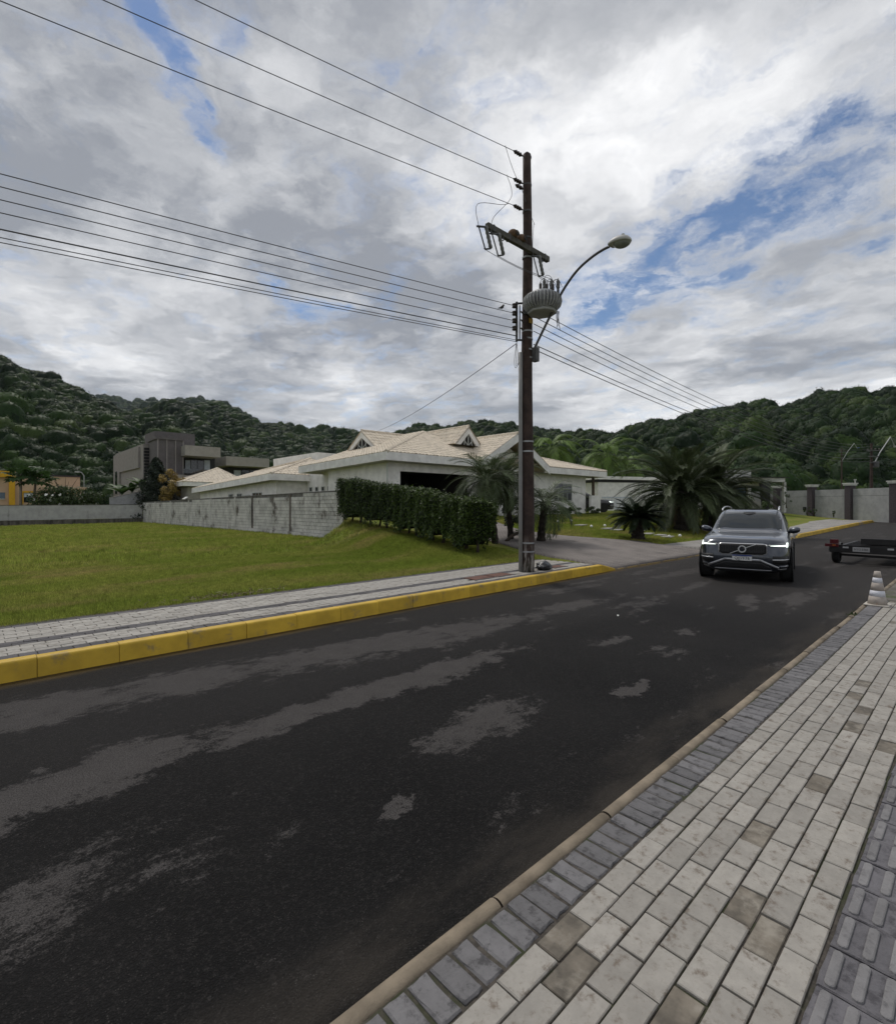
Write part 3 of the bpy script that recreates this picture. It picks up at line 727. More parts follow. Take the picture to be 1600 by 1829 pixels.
rs = [(560, 800), (640, 785), (690, 775), (719, 767), (750, 759), (787, 754), (825, 748), (878, 744), (912, 748), (953, 753), (1006, 762), (1047, 768), (1077, 768), (1102, 763), (1147, 752), (1196, 740),
      (1256, 723), (1280, 716), (1330, 713), (1390, 716), (1420, 708), (1470, 697), (1520, 690), (1570, 687), (1620, 686), (1900, 670), (2500, 640), (3400, 600)]
hill('hill', rs, [150] * 10 + [140] * 8 + [120] * 10, [520] * 10 + [470, 450, 440, 420, 400, 380, 360, 350, 340, 330, 330, 320, 320, 320, 320, 320, 320, 320], 0.0, 42000, 5.4, treeh=10.5)
# ------------------------------------------------------------------ building materials
def streaky(name, base, dark, lo, hi, bump=0.3):
    """painted masonry with rain streaks: noise stretched down the wall"""
    m = pm(name, base, 0.85, 0.12, 2.0, bump, 50); t = NT(m.node_tree); b = t.n['Principled BSDF']; col = b.inputs['Base Color'].links[0].from_socket
    pos = t.new('ShaderNodeNewGeometry').outputs['Position']
    f = t.math('ADD', t.math('MULTIPLY', t.noise(t.mapping(pos, sc=(2.2, 2.2, 0.12)), 1.6, 7, 0.65), 0.55), t.math('MULTIPLY', t.noise(pos, 1.1, 8, 0.7), 0.45))
    c = t.mix(t.smooth(f, lo, hi, 0, 0.92), col, dark)
    t.link(c, b.inputs['Base Color']); return m
M_WHITE = streaky('white_render', (0.76, 0.75, 0.72), (0.64, 0.62, 0.58), 0.52, 0.75)
M_FASCIA = streaky('fascia_paint', (0.76, 0.75, 0.725), (0.62, 0.605, 0.57), 0.55, 0.75)
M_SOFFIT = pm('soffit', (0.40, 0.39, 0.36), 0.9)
M_TILE = pm('pale_roof_tile', (0.60, 0.53, 0.43), 0.85, 0.16, 3.0, 0.2, 60, dark=(0.30, 0.25, 0.20), dk=(0.58, 0.78), ds=2.2)
M_BLOCK = pm('limewashed_block', (0.52, 0.51, 0.485), 0.88, 0.22, 1.6, 0.6, 40, dark=(0.085, 0.070, 0.056), dk=(0.52, 0.70), ds=0.9)
M_DRIP = streaky('drip_stained_block', (0.16, 0.14, 0.125), (0.022, 0.018, 0.015), 0.40, 0.56, 0.5)
M_BLOCKJ = pm('block_mortar', (0.16, 0.155, 0.145), 0.95, 0.3, 3, 0.4, 60)
M_REAR = streaky('grey_cement_render', (0.37, 0.37, 0.365), (0.14, 0.135, 0.125), 0.52, 0.72)
M_PLINTH = streaky('mossy_plinth', (0.13, 0.12, 0.10), (0.030, 0.028, 0.022), 0.42, 0.60)
M_GLASS = pm('window_glass', (0.018, 0.024, 0.026), 0.06, 0.1, 2, spec=0.8)
M_GLASSB = pm('blue_glass', (0.035, 0.075, 0.11), 0.05, 0.1, 2, spec=0.8)
M_FRAME = pm('window_frame', (0.45, 0.47, 0.45), 0.5)
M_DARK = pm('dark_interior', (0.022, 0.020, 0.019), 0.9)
M_GREYD = pm('dark_grey_panel', (0.115, 0.105, 0.105), 0.75, 0.12, 2)
M_GREYL = pm('warm_grey_render', (0.27, 0.25, 0.235), 0.85, 0.08, 2)
M_GREYM = pm('beige_grey_render', (0.30, 0.285, 0.255), 0.85, 0.08, 2)
M_BLACKM = pm('black_metal', (0.012, 0.012, 0.013), 0.5, 0.2)
M_CURT = pm('pale_curtain', (0.45, 0.50, 0.56), 0.9)
M_BEIGE = pm('peach_render', (0.55, 0.40, 0.28), 0.9, 0.08, 1)
M_YPAINT = pm('yellow_render', (0.60, 0.34, 0.020), 0.8, 0.1, 1)
M_WOOD = pm('weathered_post', (0.10, 0.075, 0.055), 0.85, 0.3, 6, 0.3, 40)
M_PURPLE = pm('dark_brick_cladding', (0.060, 0.050, 0.056), 0.85, 0.25, 9, 0.4, 30)
M_FENCE = streaky('pale_grey_panel', (0.30, 0.305, 0.305), (0.25, 0.25, 0.245), 0.55, 0.75)
M_CAP = pm('white_cap', (0.55, 0.55, 0.53), 0.8)

def AY(px, py, Y):
    a = (px - CX) / F; return P(px, py, Y / (SN - a * CS))
def AX(px, py, X):
    a = (px - CX) / F; return P(px, py, X / (a * SN + CS))
def tiles(parent, poly, name='roof_tiles', mat=None, cw=0.26, ch=0.38):
    """barrel tiles over a planar roof face; poly[0] -> poly[1] is the eave"""
    pts = [Vector(p) for p in poly]; A, B = pts[0], pts[1]; e = (B - A).normalized()
    nrm = e.cross(pts[-1] - A).normalized()
    if nrm.z < 0: nrm = -nrm
    s = nrm.cross(e); s = s if s.z > 0 else -s
    q = [((p - A).dot(e), (p - A).dot(s)) for p in pts]; n = len(q)
    mb = MB(); mb.poly([p - nrm * 0.03 for p in pts])
    emin, emax = min(a for a, _ in q), max(a for a, _ in q)
    cols = int((emax - emin) / cw)
    prof = ((0.0, 0.0), (0.05, 0.045), (0.13, 0.062), (0.21, 0.045), (0.26, 0.0))
    for c in range(cols):
        ec = emin + (c + 0.5) * cw; ys = []
        for i in range(n):
            (x0, y0), (x1, y1) = q[i], q[(i + 1) % n]
            if (x0 - ec) * (x1 - ec) < 0: ys.append(y0 + (y1 - y0) * (ec - x0) / (x1 - x0))
        if len(ys) < 2: continue
        lo, hi = min(ys), max(ys); y = lo; lift = random.uniform(-0.006, 0.006)
        while y < hi - 0.05:
            y2 = min(y + ch, hi); j = random.uniform(-0.008, 0.008)
            a = [A + e * (ec - cw / 2 + u * cw / 0.26 + j) + s * (y - 0.03) + nrm * (h + 0.018 + lift) for u, h in prof]
            b = [A + e * (ec - cw / 2 + u * cw / 0.26 + j) + s * y2 + nrm * (h * 0.9 + lift) for u, h in prof]
            mb.add(a + b, [(k, k + 1, 6 + k, 5 + k) for k in range(4)] + [(0, 1, 2, 3, 4)]); y = y2
    o = mb.build(name, mat or M_TILE, parent); o['kind'] = 'stuff'; return o
def ridge(parent, a, b, r=0.11):
    a, b = Vector(a), Vector(b); n = max(2, int((b - a).length / 0.4)); mb = MB()
    for k in range(n):
        p, q = a.lerp(b, k / n), a.lerp(b, (k + 1.08) / n); mb.tube([p, q], [r * 1.12, r * 0.95], 8)
    return mb.build('ridge_tiles', M_TILE, parent)
def window(parent, lo, hi, face, bars=1, mat=None, frame=None, depth=0.06, trans=0.0):
    """framed window in a wall; lo, hi corners of the opening; face 'x' or 'y' = axis it faces (towards minus)"""
    w = MB(); i = 0 if face == 'y' else 1; t = 0.05
    def bx(a, b, z0, z1, d0, d1):
        v0 = [0, 0, z0]; v1 = [0, 0, z1]; v0[i], v1[i] = a, b; v0[1 - i], v1[1 - i] = lo[1 - i] + d0, lo[1 - i] + d1
        return v0, v1
    a, b, z0, z1 = lo[i], hi[i], lo[2], hi[2]
    for args in ((a, a + t, z0, z1), (b - t, b, z0, z1), (a + t, b - t, z0, z0 + t), (a + t, b - t, z1 - t, z1)): w.span(*bx(*args, 0.0, depth))
    for k in range(1, bars + 1):
        c = a + (b - a) * k / (bars + 1); w.span(*bx(c - 0.02, c + 0.02, z0 + t, z1 - t, 0.004, depth - 0.004))
    if trans: w.span(*bx(a + t, b - t, z0 + (z1 - z0) * trans - 0.02, z0 + (z1 - z0) * trans + 0.02, 0.006, depth - 0.006))
    fr = w.build('window', frame or M_FRAME, parent)
    n = bars + 1
    for k in range(n):
        g = MB().span(*bx(a + (b - a) * k / n + 0.03, a + (b - a) * (k + 1) / n - 0.03, z0 + 0.03, z1 - 0.03, 0.03, 0.045)); g.build('pane', mat or M_GLASS, fr)
    return fr

# ------------------------------------------------------------------ the white house
hs = thing('house', 'long low white house with pale tiled roofs, gables and open garage behind the hedge', 'house', (16, 22, 1.0))
def part(mb, name, mat, parent=hs, **k):
    o = mb.build(name, mat, None, **k)
    if parent is not None:
        o.parent = parent
        p = parent
        while p is not None: o.location -= p.location; p = p.parent
    return o
def adopt(o, parent=hs):
    o.parent = parent; o.location = o.location - parent.location; return o
FW = 21.95
mb = MB()
mb.span((16.1, FW, 0.6), (16.9, FW + 0.2, 4.12)); mb.span((16.9, FW, 3.64), (22.3, FW + 0.2, 4.12)); mb.span((22.3, FW, 0.6), (23.0, FW + 0.2, 4.12))
mb.span((28.4, FW, 0.6), (31.2, FW + 0.2, 4.12)); mb.span((31.2, FW, 0.6), (33.6, FW + 0.2, 2.10)); mb.span((31.2, FW, 3.42), (33.6, FW + 0.2, 4.12)); mb.span((33.6, FW, 0.6), (35.5, FW + 0.2, 4.12))
mb.prism([(22.6, FW + 0.01, 4.12), (28.8, FW + 0.01, 4.12), (25.7, FW + 0.01, 5.85)], (0, 0.15, 0))
part(mb, 'front_wall', M_WHITE)
mb = MB(); mb.span((16.1, FW + 0.2, 0.6), (16.3, 28.3, 4.12)); mb.span((16.3, 28.1, 0.6), (17.2, 28.3, 4.12)); part(mb, 'side_wall', M_WHITE)
mb = MB(); mb.span((17.2, 28.1, 0.6), (17.4, 33.3, 4.1)); part(mb, 'recess_wall', M_WHITE)
mb = MB(); mb.span((35.3, FW + 0.2, 0.6), (35.5, 31, 4.12)); part(mb, 'end_wall', M_WHITE)
mb = MB(); mb.span((22.8, 24.4, 0.9), (28.6, 24.6, 4.12)); mb.span((22.8, FW + 0.2, 0.9), (23.0, 24.4, 4.12)); mb.span((28.4, FW + 0.2, 0.9), (28.6, 24.4, 4.12)); part(mb, 'porch_wall', M_WHITE)
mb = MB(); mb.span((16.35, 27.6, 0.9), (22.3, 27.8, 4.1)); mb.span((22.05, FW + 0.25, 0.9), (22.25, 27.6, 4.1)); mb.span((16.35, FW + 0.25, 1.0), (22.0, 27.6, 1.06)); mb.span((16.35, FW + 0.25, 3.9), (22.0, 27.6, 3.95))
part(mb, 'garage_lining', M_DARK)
for x in (23.6, 25.0, 26.4):
    part(MB().lathe([(0.15, 1.0), (0.15, 1.12), (0.11, 1.15), (0.105, 3.9), (0.15, 3.95), (0.15, 4.11)], (x, 21.7, 0), 14), 'porch_column', M_FASCIA, smooth=True)
part(MB().span((24.4, 24.34, 1.05), (26.2, 24.4, 3.2)), 'front_door', M_WOOD)
# eaves: fascia boards and soffits
def fascia(a, b, w=0.10, h=0.43, z=None):
    """board hanging from the line a-b"""
    a, b = Vector(a), Vector(b); a = a - Vector((0, 0, h / 2)); b = b - Vector((0, 0, h / 2))
    return part(MB().bar(a, b, w, h), 'fascia', M_FASCIA)
E0, E1, E2 = (15.45, 21.25, 4.55), (22.35, 21.25, 4.55), (15.45, 30.9, 4.30)
fascia((15.40, 21.25, 4.55), E1); fascia((15.45, 21.30, 4.55), E2); fascia(E2, (17.6, 30.9, 4.30))
part(MB().prism([(15.5, 21.3, 4.09), (22.3, 21.3, 4.09), (22.3, FW, 4.09), (15.5, FW, 4.09)], (0, 0, 0.02)), 'soffit', M_SOFFIT)
part(MB().prism([(15.5, FW, 4.085), (16.1, FW, 4.085), (16.1, 30.9, 3.90), (15.5, 30.9, 3.86)], (0, 0, 0.02)), 'soffit', M_SOFFIT)
part(MB().prism([(28.9, 21.3, 4.06), (37.4, 21.3, 4.06), (37.4, 31, 4.06), (35.4, 31, 4.06), (35.4, FW, 4.06), (28.9, FW, 4.06)], (0, 0, 0.02)), 'soffit', M_SOFFIT)
fascia((29.1, 21.25, 4.48), (37.5, 21.25, 4.48)); fascia((37.45, 21.31, 4.48), (37.45, 31, 4.48))
# gable over the entrance
ga, gl, gr = Vector((25.7, 20.85, 6.42)), Vector((22.2, 20.85, 4.42)), Vector((29.2, 20.85, 4.42))
for q, (u, v) in enumerate(((gl, ga), (ga, gr))):
    d = Vector((0, 0, -0.52))
    part(MB().prism([u, v, v + d, u + d], (0, 0.10, 0)), 'gable_fascia', M_FASCIA)
part(MB().prism([(22.6, 20.96, 4.05), (25.7, 20.96, 5.84), (28.8, 20.96, 4.05)], (0, 0.03, 0)).add([], []), 'gable_window', M_GLASS) if False else None
hs_t = []
PK, PB = (22.3, 26.4, 6.77), (22.3, 31.0, 6.72)
for poly in ([E0, (29.0, 21.25, 4.55), PK], [(15.45, 30.9, 4.30), E0, PK, PB], [(29.0, 31, 4.5), (15.45, 30.9, 4.3), PB], [(29, 21.25, 4.55), (29, 31, 4.5), PB, PK],
             [(22.2, 20.85, 4.44), (22.2, 30, 4.44), (25.7, 30, 6.44), (25.7, 20.85, 6.44)], [(29.2, 20.85, 4.44), (29.2, 30, 4.44), (25.7, 30, 6.44), (25.7, 20.85, 6.44)],
             [(29.1, 21.25, 4.50), (37.5, 21.25, 4.50), (31.8, 26.1, 5.98), (27, 26.1, 5.98)], [(37.5, 21.25, 4.5), (37.5, 31, 4.5), (31.8, 26.1, 5.98)]):
    o = tiles(None, poly); adopt(o)
for a, b in ((E0, PK), (PK, PB), ((29, 21.25, 4.55), PK), ((25.7, 20.85, 6.47), (25.7, 29.5, 6.47)), ((37.5, 21.25, 4.52), (31.8, 26.1, 6.0)), ((31.8, 26.1, 6.0), (27, 26.1, 6.0))): adopt(ridge(None, a, b))
# gable vents set into the roof
def dormer(face, apex, half, rise, back):
    """face 'x' or 'y': direction it looks (minus); small roofed gable with a dark, barred opening"""
    A = Vector(apex); ax = Vector((0, 1, 0)) if face == 'x' else Vector((1, 0, 0)); bk = Vector((1, 0, 0)) if face == 'x' else Vector((0, 1, 0)); dn = Vector((0, 0, -rise))
    L, Rr = A + ax * half + dn, A - ax * half + dn
    for f in (L, Rr):
        inn = (A + dn - f).normalized(); wd = 0.34
        part(MB().prism([f, A, A + Vector((0, 0, -wd * 1.35)), f + (A + dn - f) * (wd * 1.5 / half)], bk * 0.12), 'gable_fascia', M_FASCIA)
        adopt(tiles(None, [f - bk * 0.06, f + bk * back, A + bk * back, A - bk * 0.06], cw=0.26))
    k = 0.62; m = A + dn
    tri = [m + ax * half * k, A + dn * (1 - k) , m - ax * half * k]
    gl = part(MB().prism([v + bk * 0.10 for v in tri], bk * 0.02), 'gable_opening', M_DARK)
    fr = MB(); c = A + dn * (1 - k)
    fr.bar(m + bk * 0.06, c + bk * 0.06, 0.05, 0.05)
    for sg in (-1, 1):
        fr.bar(m + ax * sg * half * 0.30 + bk * 0.07, c.lerp(m + ax * sg * half * k, 0.35) + bk * 0.07, 0.04, 0.04)
        fr.bar(m + bk * 0.065 + ax * sg * half * 0.05, m.lerp(c, 0.45) + ax * sg * half * 0.33 + bk * 0.065, 0.04, 0.04)
    part(fr, 'gable_bars', M_FRAME)
    adopt(ridge(None, A + Vector((0, 0, 0.03)), A + bk * back + Vector((0, 0, 0.03)), 0.09))
dormer('x', (18.55, 28.3, 6.70), 1.65, 1.15, 3.8)
dormer('y', (23.45, 23.15, 6.92), 1.22, 1.22, 4.0)
# windows, downpipe, wall lamp
window(hs, (31.2, FW + 0.02, 2.10), (33.6, 0, 3.42), 'y', 3, trans=0.72); hs.children[-1].location -= hs.location
for k in range(5):
    y = 29.0 + 0.85 * k
    window(hs, (17.16, y, 2.72), (0, y + 0.42, 3.06), 'x', 0, depth=0.05); hs.children[-1].location -= hs.location
part(MB().tube([(15.95, 21.85, 4.05), (15.95, 21.85, 1.0)], 0.04, 8), 'downpipe', M_FRAME)
# rear wing with its own lower roof
wa, wb = (14.35, 32.8, 3.90), (15.3, 53.0, 3.40)
mb = MB(); mb.prism([(15.0, 33.4, 0.6), (15.9, 52.6, 0.6), (15.9, 52.6, 3.1), (15.0, 33.4, 3.52)], (0.2, 0, 0)); mb.span((15.2, 33.3, 0.6), (17.4, 33.5, 3.5)); part(mb, 'rear_wall', M_WHITE)
fascia(wa, wb); fascia((14.3, 32.8, 3.90), (17.9, 32.8, 3.90))
part(MB().prism([(14.4, 32.85, 3.46), (17.8, 32.85, 3.46), (17.8, 33.4, 3.46), (15.0, 33.4, 3.46), (15.9, 53, 3.0), (15.35, 53, 2.97)], (0, 0, 0.02)), 'soffit', M_SOFFIT)
for poly in ([wb, wa, (19.2, 36.5, 5.45), (19.8, 49, 5.0)], [wa, (24, 32.8, 3.9), (19.2, 36.5, 5.45)]): adopt(tiles(None, poly))
adopt(ridge(None, wa, (19.2, 36.5, 5.47))); adopt(ridge(None, (19.2, 36.5, 5.47), (19.8, 49, 5.02)))
for (x, y, w_) in ((15.12, 36.0, 1.7), (15.30, 40.3, 1.0), (15.40, 42.5, 0.9)):
    window(hs, (x - 0.06, y, 2.30), (0, y + w_, 2.72), 'x', 2, depth=0.05); hs.children[-1].location -= hs.location
mb = MB()
for k in range(4): mb.span((15.02, 38.2, 2.15 + 0.12 * k), (15.1, 39.6, 2.21 + 0.12 * k))
part(mb, 'vent_louvre', M_FRAME)
part(MB().span((19.5, 36, 4.6), (25, 44, 5.95)), 'roof_parapet', M_FASCIA)
# carport side: low wall, posts and beam
part(MB().span((35.6, 21.5, 0.7), (37.0, 21.7, 2.55)), 'carport_wall', M_WHITE)
part(MB().cyl((37.05, 22.2, 0.9), (37.05, 22.2, 4.05), 0.13, 0.11, 10), 'carport_post', M_WOOD)
part(MB().cyl((36.2, 23.5, 0.9), (36.2, 23.5, 4.05), 0.11, 0.10, 10), 'carport_post', M_WOOD)

# ------------------------------------------------------------------ block boundary wall: blocks laid one by one
bw = thing('boundary_wall', 'stained white block wall running back from the hedge along the lawn', 'wall', (13.0, 21.4, 0))
w0, w1 = Vector((13.0, 21.4, 0)), Vector((13.0, 62.0, 0)); LW = (w1 - w0).length
def wtop(s): return 2.50 - 0.40 * s / LW
mb = MB()
mb.prism([(0.03, 0, -0.6), (0.03, LW, -0.8), (0.03, LW, 2.07), (0.03, 0, 2.46)], (0.12, 0, 0)); mb.build('wall_core', M_BLOCKJ, bw)
bsp = []; course, bl = 0.195, 0.395
for r_ in range(14):
    for k in range(-1, int(LW / bl) + 1):
        s = (k + (0.5 if r_ % 2 else 0.0)) * bl; z = -0.30 + r_ * course
        if s < 0 or s + bl > LW or z + course > wtop(s + bl / 2) - 0.03: continue
        bsp.append((s, r_ * 0.001, s + bl / 2, z + course / 2))
bsp.sort(); bm_ = []
for k in range(3):
    rg = random.Random(k); a, b = bl / 2 - 0.005, course / 2 - 0.005; j = lambda: rg.uniform(-0.003, 0.003)
    o = MB().add([(0, -a, -b), (0, a, -b), (0, a, b), (0, -a, b), (-0.030 + j(), -a + 0.008, -b + 0.008), (-0.030 + j(), a - 0.008, -b + 0.008), (-0.030 + j(), a - 0.008, b - 0.008), (-0.030 + j(), -a + 0.008, b - 0.008)],
                 [(4, 7, 6, 5), (0, 4, 5, 1), (1, 5, 6, 2), (2, 6, 7, 3), (3, 7, 4, 0)])
    bm_.append(o)
bms = []
for q in bm_:
    me = bpy.data.meshes.new('block'); me.from_pydata(q.v, [], q.f); me.materials.append(M_BLOCK); me.update(); bms.append(me)
rest = MB()
for i, (s, _, yc, zc) in enumerate(bsp):
    if i < 300:
        o = bpy.data.objects.new('block', bms[i % 3]); COL.objects.link(o); o.parent = bw; o.location = (0.03 + random.uniform(-0.006, 0.002), yc, zc)
    else:
        q = bm_[i % 3]; dx = 0.03 + random.uniform(-0.006, 0.002); rest.add([(x + dx, y + yc, z + zc) for x, y, z in q.v], q.f)
rest.build('far_blocks', M_BLOCK, bw)['kind'] = 'stuff'
cap = MB()
for k in range(12):
    s0, s1 = LW * k / 12, LW * (k + 1) / 12
    cap.prism([(-0.02, s0, wtop(s0) - 0.035), (-0.02, s1, wtop(s1) - 0.035), (-0.02, s1, wtop(s1) + 0.01), (-0.02, s0, wtop(s0) + 0.01)], (0.2, 0, 0))
cap.build('coping', M_BLOCKJ, bw)
for s, w_ in ((5.6, 0.16), (11.0, 0.20)):
    MB().span((-0.045, s, 0.3), (0.10, s + w_, wtop(s) - 0.04)).build('drip_stained_pier', M_DRIP, bw)
for s in (0.0, 14, 19, 24.5, 30, 35.5, LW - 0.2):
    MB().span((-0.035, s, -0.6), (0.19, s + 0.2, wtop(s) - 0.03)).build('pier', M_BLOCK, bw)
MB().span((-0.06, 0.21, -0.6), (-0.003, 12.5, 0.28)).build('footing', M_BLOCK, bw)
rw = thing('boundary_wall', 'low grey rendered wall with dark mossy base at the back of the lawn', 'wall', (12.9, 62.0, 0))
mb = MB(); mb.prism([(0, 0, 0.42), (-72, 0, 0.02), (-72, 0, 1.35), (0, 0, 1.82)], (0, 0.2, 0)); mb.build('wall_panel', M_REAR, rw)
mb = MB(); mb.prism([(0, -0.06, -1), (-72, -0.06, -1.6), (-72, -0.06, 0.0), (0, -0.06, 0.40)], (0, 0.3, 0)); mb.build('plinth', M_PLINTH, rw)
mb = MB(); mb.prism([(0, -0.03, 1.83), (-72, -0.03, 1.36), (-72, -0.03, 1.41), (0, -0.03, 1.88)], (0, 0.26, 0)); mb.build('coping', M_PLINTH, rw)

# ------------------------------------------------------------------ house behind with hipped tile roof, modern grey house, peach house
pv = thing('pavilion', 'small outbuilding with pale hipped tile roof between the white house and the grey house', 'outbuilding', AY(385, 900, 60))
pc = AY(327, 860, 58); pd = AY(446, 862, 58); pk = AY(388, 836, 62)
z_e = pc.z
mb = MB().prism([(pc.x + 0.7, 58.7, 0), (pd.x - 0.5, 58.7, 0), (pd.x - 0.5, 65, 0), (pc.x + 0.7, 65, 0)], (0, 0, z_e - 0.5)); part(mb, 'wall', M_GREYM, pv)
part(MB().prism([(pc.x, 58, z_e - 0.45), (pd.x, 58, z_e - 0.45), (pd.x, 66, z_e - 0.45), (pc.x, 66, z_e - 0.45)], (0, 0, 0.43)), 'fascia', M_FASCIA, pv)
q = [(pc.x, 58, z_e), (pd.x, 58, z_e), (pd.x, 66, z_e), (pc.x, 66, z_e)]; kx = Vector((pk.x, 62, pk.z))
for i in range(4): adopt(tiles(None, [q[i], q[(i + 1) % 4], kx], cw=0.34), pv)
for i in range(2): adopt(ridge(None, q[i], kx), pv)
gh = thing('house', 'modern two-storey grey house with flat roofs and dark panelled tower below the hill', 'house', AY(300, 880, 68))
def blk(px0, px1, pt, pb, Y, depth, name, mat, parent=gh, ref=None):
    """block whose street face spans these photo pixels on the plane Y"""
    a, b = AY(px0, pt, Y), AY(px1, pt, Y); m_ = AY((px0 + px1) / 2 if ref is None else ref, pt, Y); lo = AY((px0 + px1) / 2 if ref is None else ref, pb, Y)
    return part(MB().span((a.x, Y, lo.z), (b.x, Y + depth, m_.z)), name, mat, parent)
blk(256, 300, 794, 905, 70, 17, 'side_block', M_GREYL)
part(MB().span((AY(256, 800, 70).x - 0.25, 71.5, 6.4), (AY(256, 800, 70).x - 0.004, 87.0, 9.0)), 'side_frame', M_GREYL, gh)
part(MB().span((AY(256, 800, 70).x - 0.25, 83.0, 3.0), (AY(256, 800, 70).x - 0.004, 87.0, 6.4)), 'side_frame', M_GREYL, gh)
part(MB().span((AY(256, 800, 70).x - 0.29, 84.2, 3.4), (AY(256, 800, 70).x - 0.252, 85.6, 6.6)), 'window', M_GLASS, gh)
xs_ = AY(256, 800, 70).x
lou = MB()
for k in range(14): lou.span((xs_ + 0.05, 69.78, 3.6 + 0.38 * k), (AY(282, 800, 70).x, 69.95, 3.85 + 0.38 * k))
part(lou, 'louvre', M_BLACKM, gh)
tw = blk(281, 328, 782, 847, 66, 4.5, 'tower', M_GREYD)
blk(276, 348, 772.5, 800, 70.5, 5, 'roof_block', M_GREYD)
xa, xb = AY(281, 800, 66).x, AY(328, 800, 66).x
part(MB().span((xa - 0.15, 65.85, tw.dimensions.z and AY(304, 782, 66).z - 0.25), (xb + 0.1, 70.5, AY(304, 782, 66).z + 0.05)), 'tower_coping', M_GREYD, gh)
for k in range(4):
    x = xa + (xb - xa) * k / 3 - (0.12 if k == 3 else 0); part(MB().span((x, 65.9, AY(300, 847, 66).z), (x + 0.10, 65.996, AY(300, 784, 66).z)), 'tower_rib', M_GREYL, gh)
blk(331, 394, 797, 815, 64.2, 7, 'canopy', M_GREYM); blk(330, 384, 815.5, 852, 67.5, 3, 'upper_wall', M_BLACKM)
for (p0, p1, m_) in ((331, 340, M_CURT), (341, 352, M_GLASS), (353, 364, M_GLASS), (365, 375, M_CURT)): blk(p0, p1, 822, 843, 67.42, 0.06, 'window', m_)
blk(328, 378, 838, 846, 64.5, 0.04, 'glass_balustrade', M_GLASS)
blk(290, 345, 847.5, 900, 65, 4, 'ground_floor', M_GREYM); blk(404, 481, 817, 833, 66, 9, 'canopy', M_GREYM); blk(408, 476, 833.5, 870, 68.5, 4, 'upper_wall', M_BLACKM)
for (p0, p1, m_) in ((418, 430, M_CURT), (432, 445, M_GLASS), (447, 460, M_GLASS)): blk(p0, p1, 840, 858, 68.42, 0.06, 'window', m_)
gw = thing('garden_wall', 'short sloping grey garden wall beside the dark conifer', 'wall', AY(230, 900, 64))
a, b = AY(196, 890, 64), AY(256, 877, 64)
part(MB().prism([(a.x, 64, 0), (b.x, 64, 0), (b.x, 64, b.z), (a.x, 64, a.z)], (0, 0.3, 0)), 'wall_panel', M_FENCE, gw)
part(MB().prism([(a.x, 63.95, a.z), (b.x, 63.95, b.z), (b.x, 63.95, b.z + 0.08), (a.x, 63.95, a.z + 0.08)], (0, 0.4, 0)), 'coping', M_GREYL, gw)

ph = thing('house', 'low peach coloured house with yellow frame at the left edge behind the wall', 'house', AY(60, 900, 85))
blk(-160, 143, 851, 925, 85, 12, 'wall', M_BEIGE, ph, 100); blk(60, 144.5, 848.5, 851, 84.9, 12.2, 'coping', M_PURPLE, ph, 100)
blk(16, 27, 843, 925, 84.4, 0.58, 'yellow_column', M_YPAINT, ph, 20); blk(-160, 28, 841, 852, 84.35, 3, 'yellow_band', M_YPAINT, ph, 10)
blk(-6, 9, 879.5, 890.5, 84.93, 0.06, 'window', M_GLASSB, ph); blk(43, 60, 880, 888, 84.93, 0.06, 'window_blind', M_CURT, ph); blk(43, 60, 888.3, 897, 84.93, 0.06, 'window', M_GLASS, ph)
blk(38, 62, 877, 880, 84.8, 0.2, 'window_trim', M_YPAINT, ph); blk(38, 42, 880, 900, 84.85, 0.14, 'window_trim', M_YPAINT, ph)
blk(118, 155, 869.5, 874, 82.5, 3, 'porch_roof', M_BEIGE, ph); blk(142, 146, 874, 905, 82.8, 0.4, 'porch_post', M_BEIGE, ph)
blk(-4, 9, 890.6, 892, 84.8, 0.15, 'window_sill', M_CAP, ph)

# ------------------------------------------------------------------ right: white building, gatehouse, pillared wall
def obox(a, b, z0, z1, th, name, mat, parent):
    """upright slab standing on the line a-b, th thick away from the street"""
    a, b = Vector((a[0], a[1], 0)), Vector((b[0], b[1], 0)); d = (b - a).normalized(); n = Vector((-d.y, d.x, 0))
    if n.dot(Vector((CS, SN, 0))) < 0: n = -n
    return part(MB().prism([a + Vector((0, 0, z0)), b + Vector((0, 0, z0)), b + n * th + Vector((0, 0, z0)), a + n * th + Vector((0, 0, z0))], (0, 0, z1 - z0)), name, mat, parent)
rb = thing('house', 'low white flat-roofed house with dark roof line behind the palms', 'house', P(1200, 905, 55))
def on(px, t0=(1070, 51.5), t1=(1335, 58)):
    return P(px, 903, lerp(t0[1], t1[1], (px - t0[0]) / (t1[0] - t0[0])))
obox(on(1068), on(1332), 0.8, 4.15, 9, 'wall', M_WHITE, rb); 
for (p0, p1, z0, z1, dz, mt, nm) in ((1066, 1200, 4.16, 4.42, -0.10, M_BLACKM, 'roof_band'), (1066, 1334, 4.43, 4.75, -0.35, M_FASCIA, 'parapet')):
    a, b = on(p0), on(p1); obox(a + Vector((0.68, 0.73, 0)) * dz, b + Vector((0.68, 0.73, 0)) * dz, z0, z1, 9, nm, mt, rb)
def face(p0, p1, py0, py1, off, th, name, mat, parent=rb):
    a, b = on(p0), on(p1); Z = lerp(51.5, 58, ((p0 + p1) / 2 - 1070) / 265)
    v = Vector((CS, SN, 0)) * off
    return obox(a + v, b + v, H - (py1 - HY) / F * Z, H - (py0 - HY) / F * Z, th, name, mat, parent)
face(1143, 1173, 867, 887, -0.05, 0.04, 'window_frame', M_CAP); 
for k in range(3): face(1145 + 9 * k, 1153 + 9 * k, 869, 885.5, -0.09, 0.03, 'pane', M_GLASS)
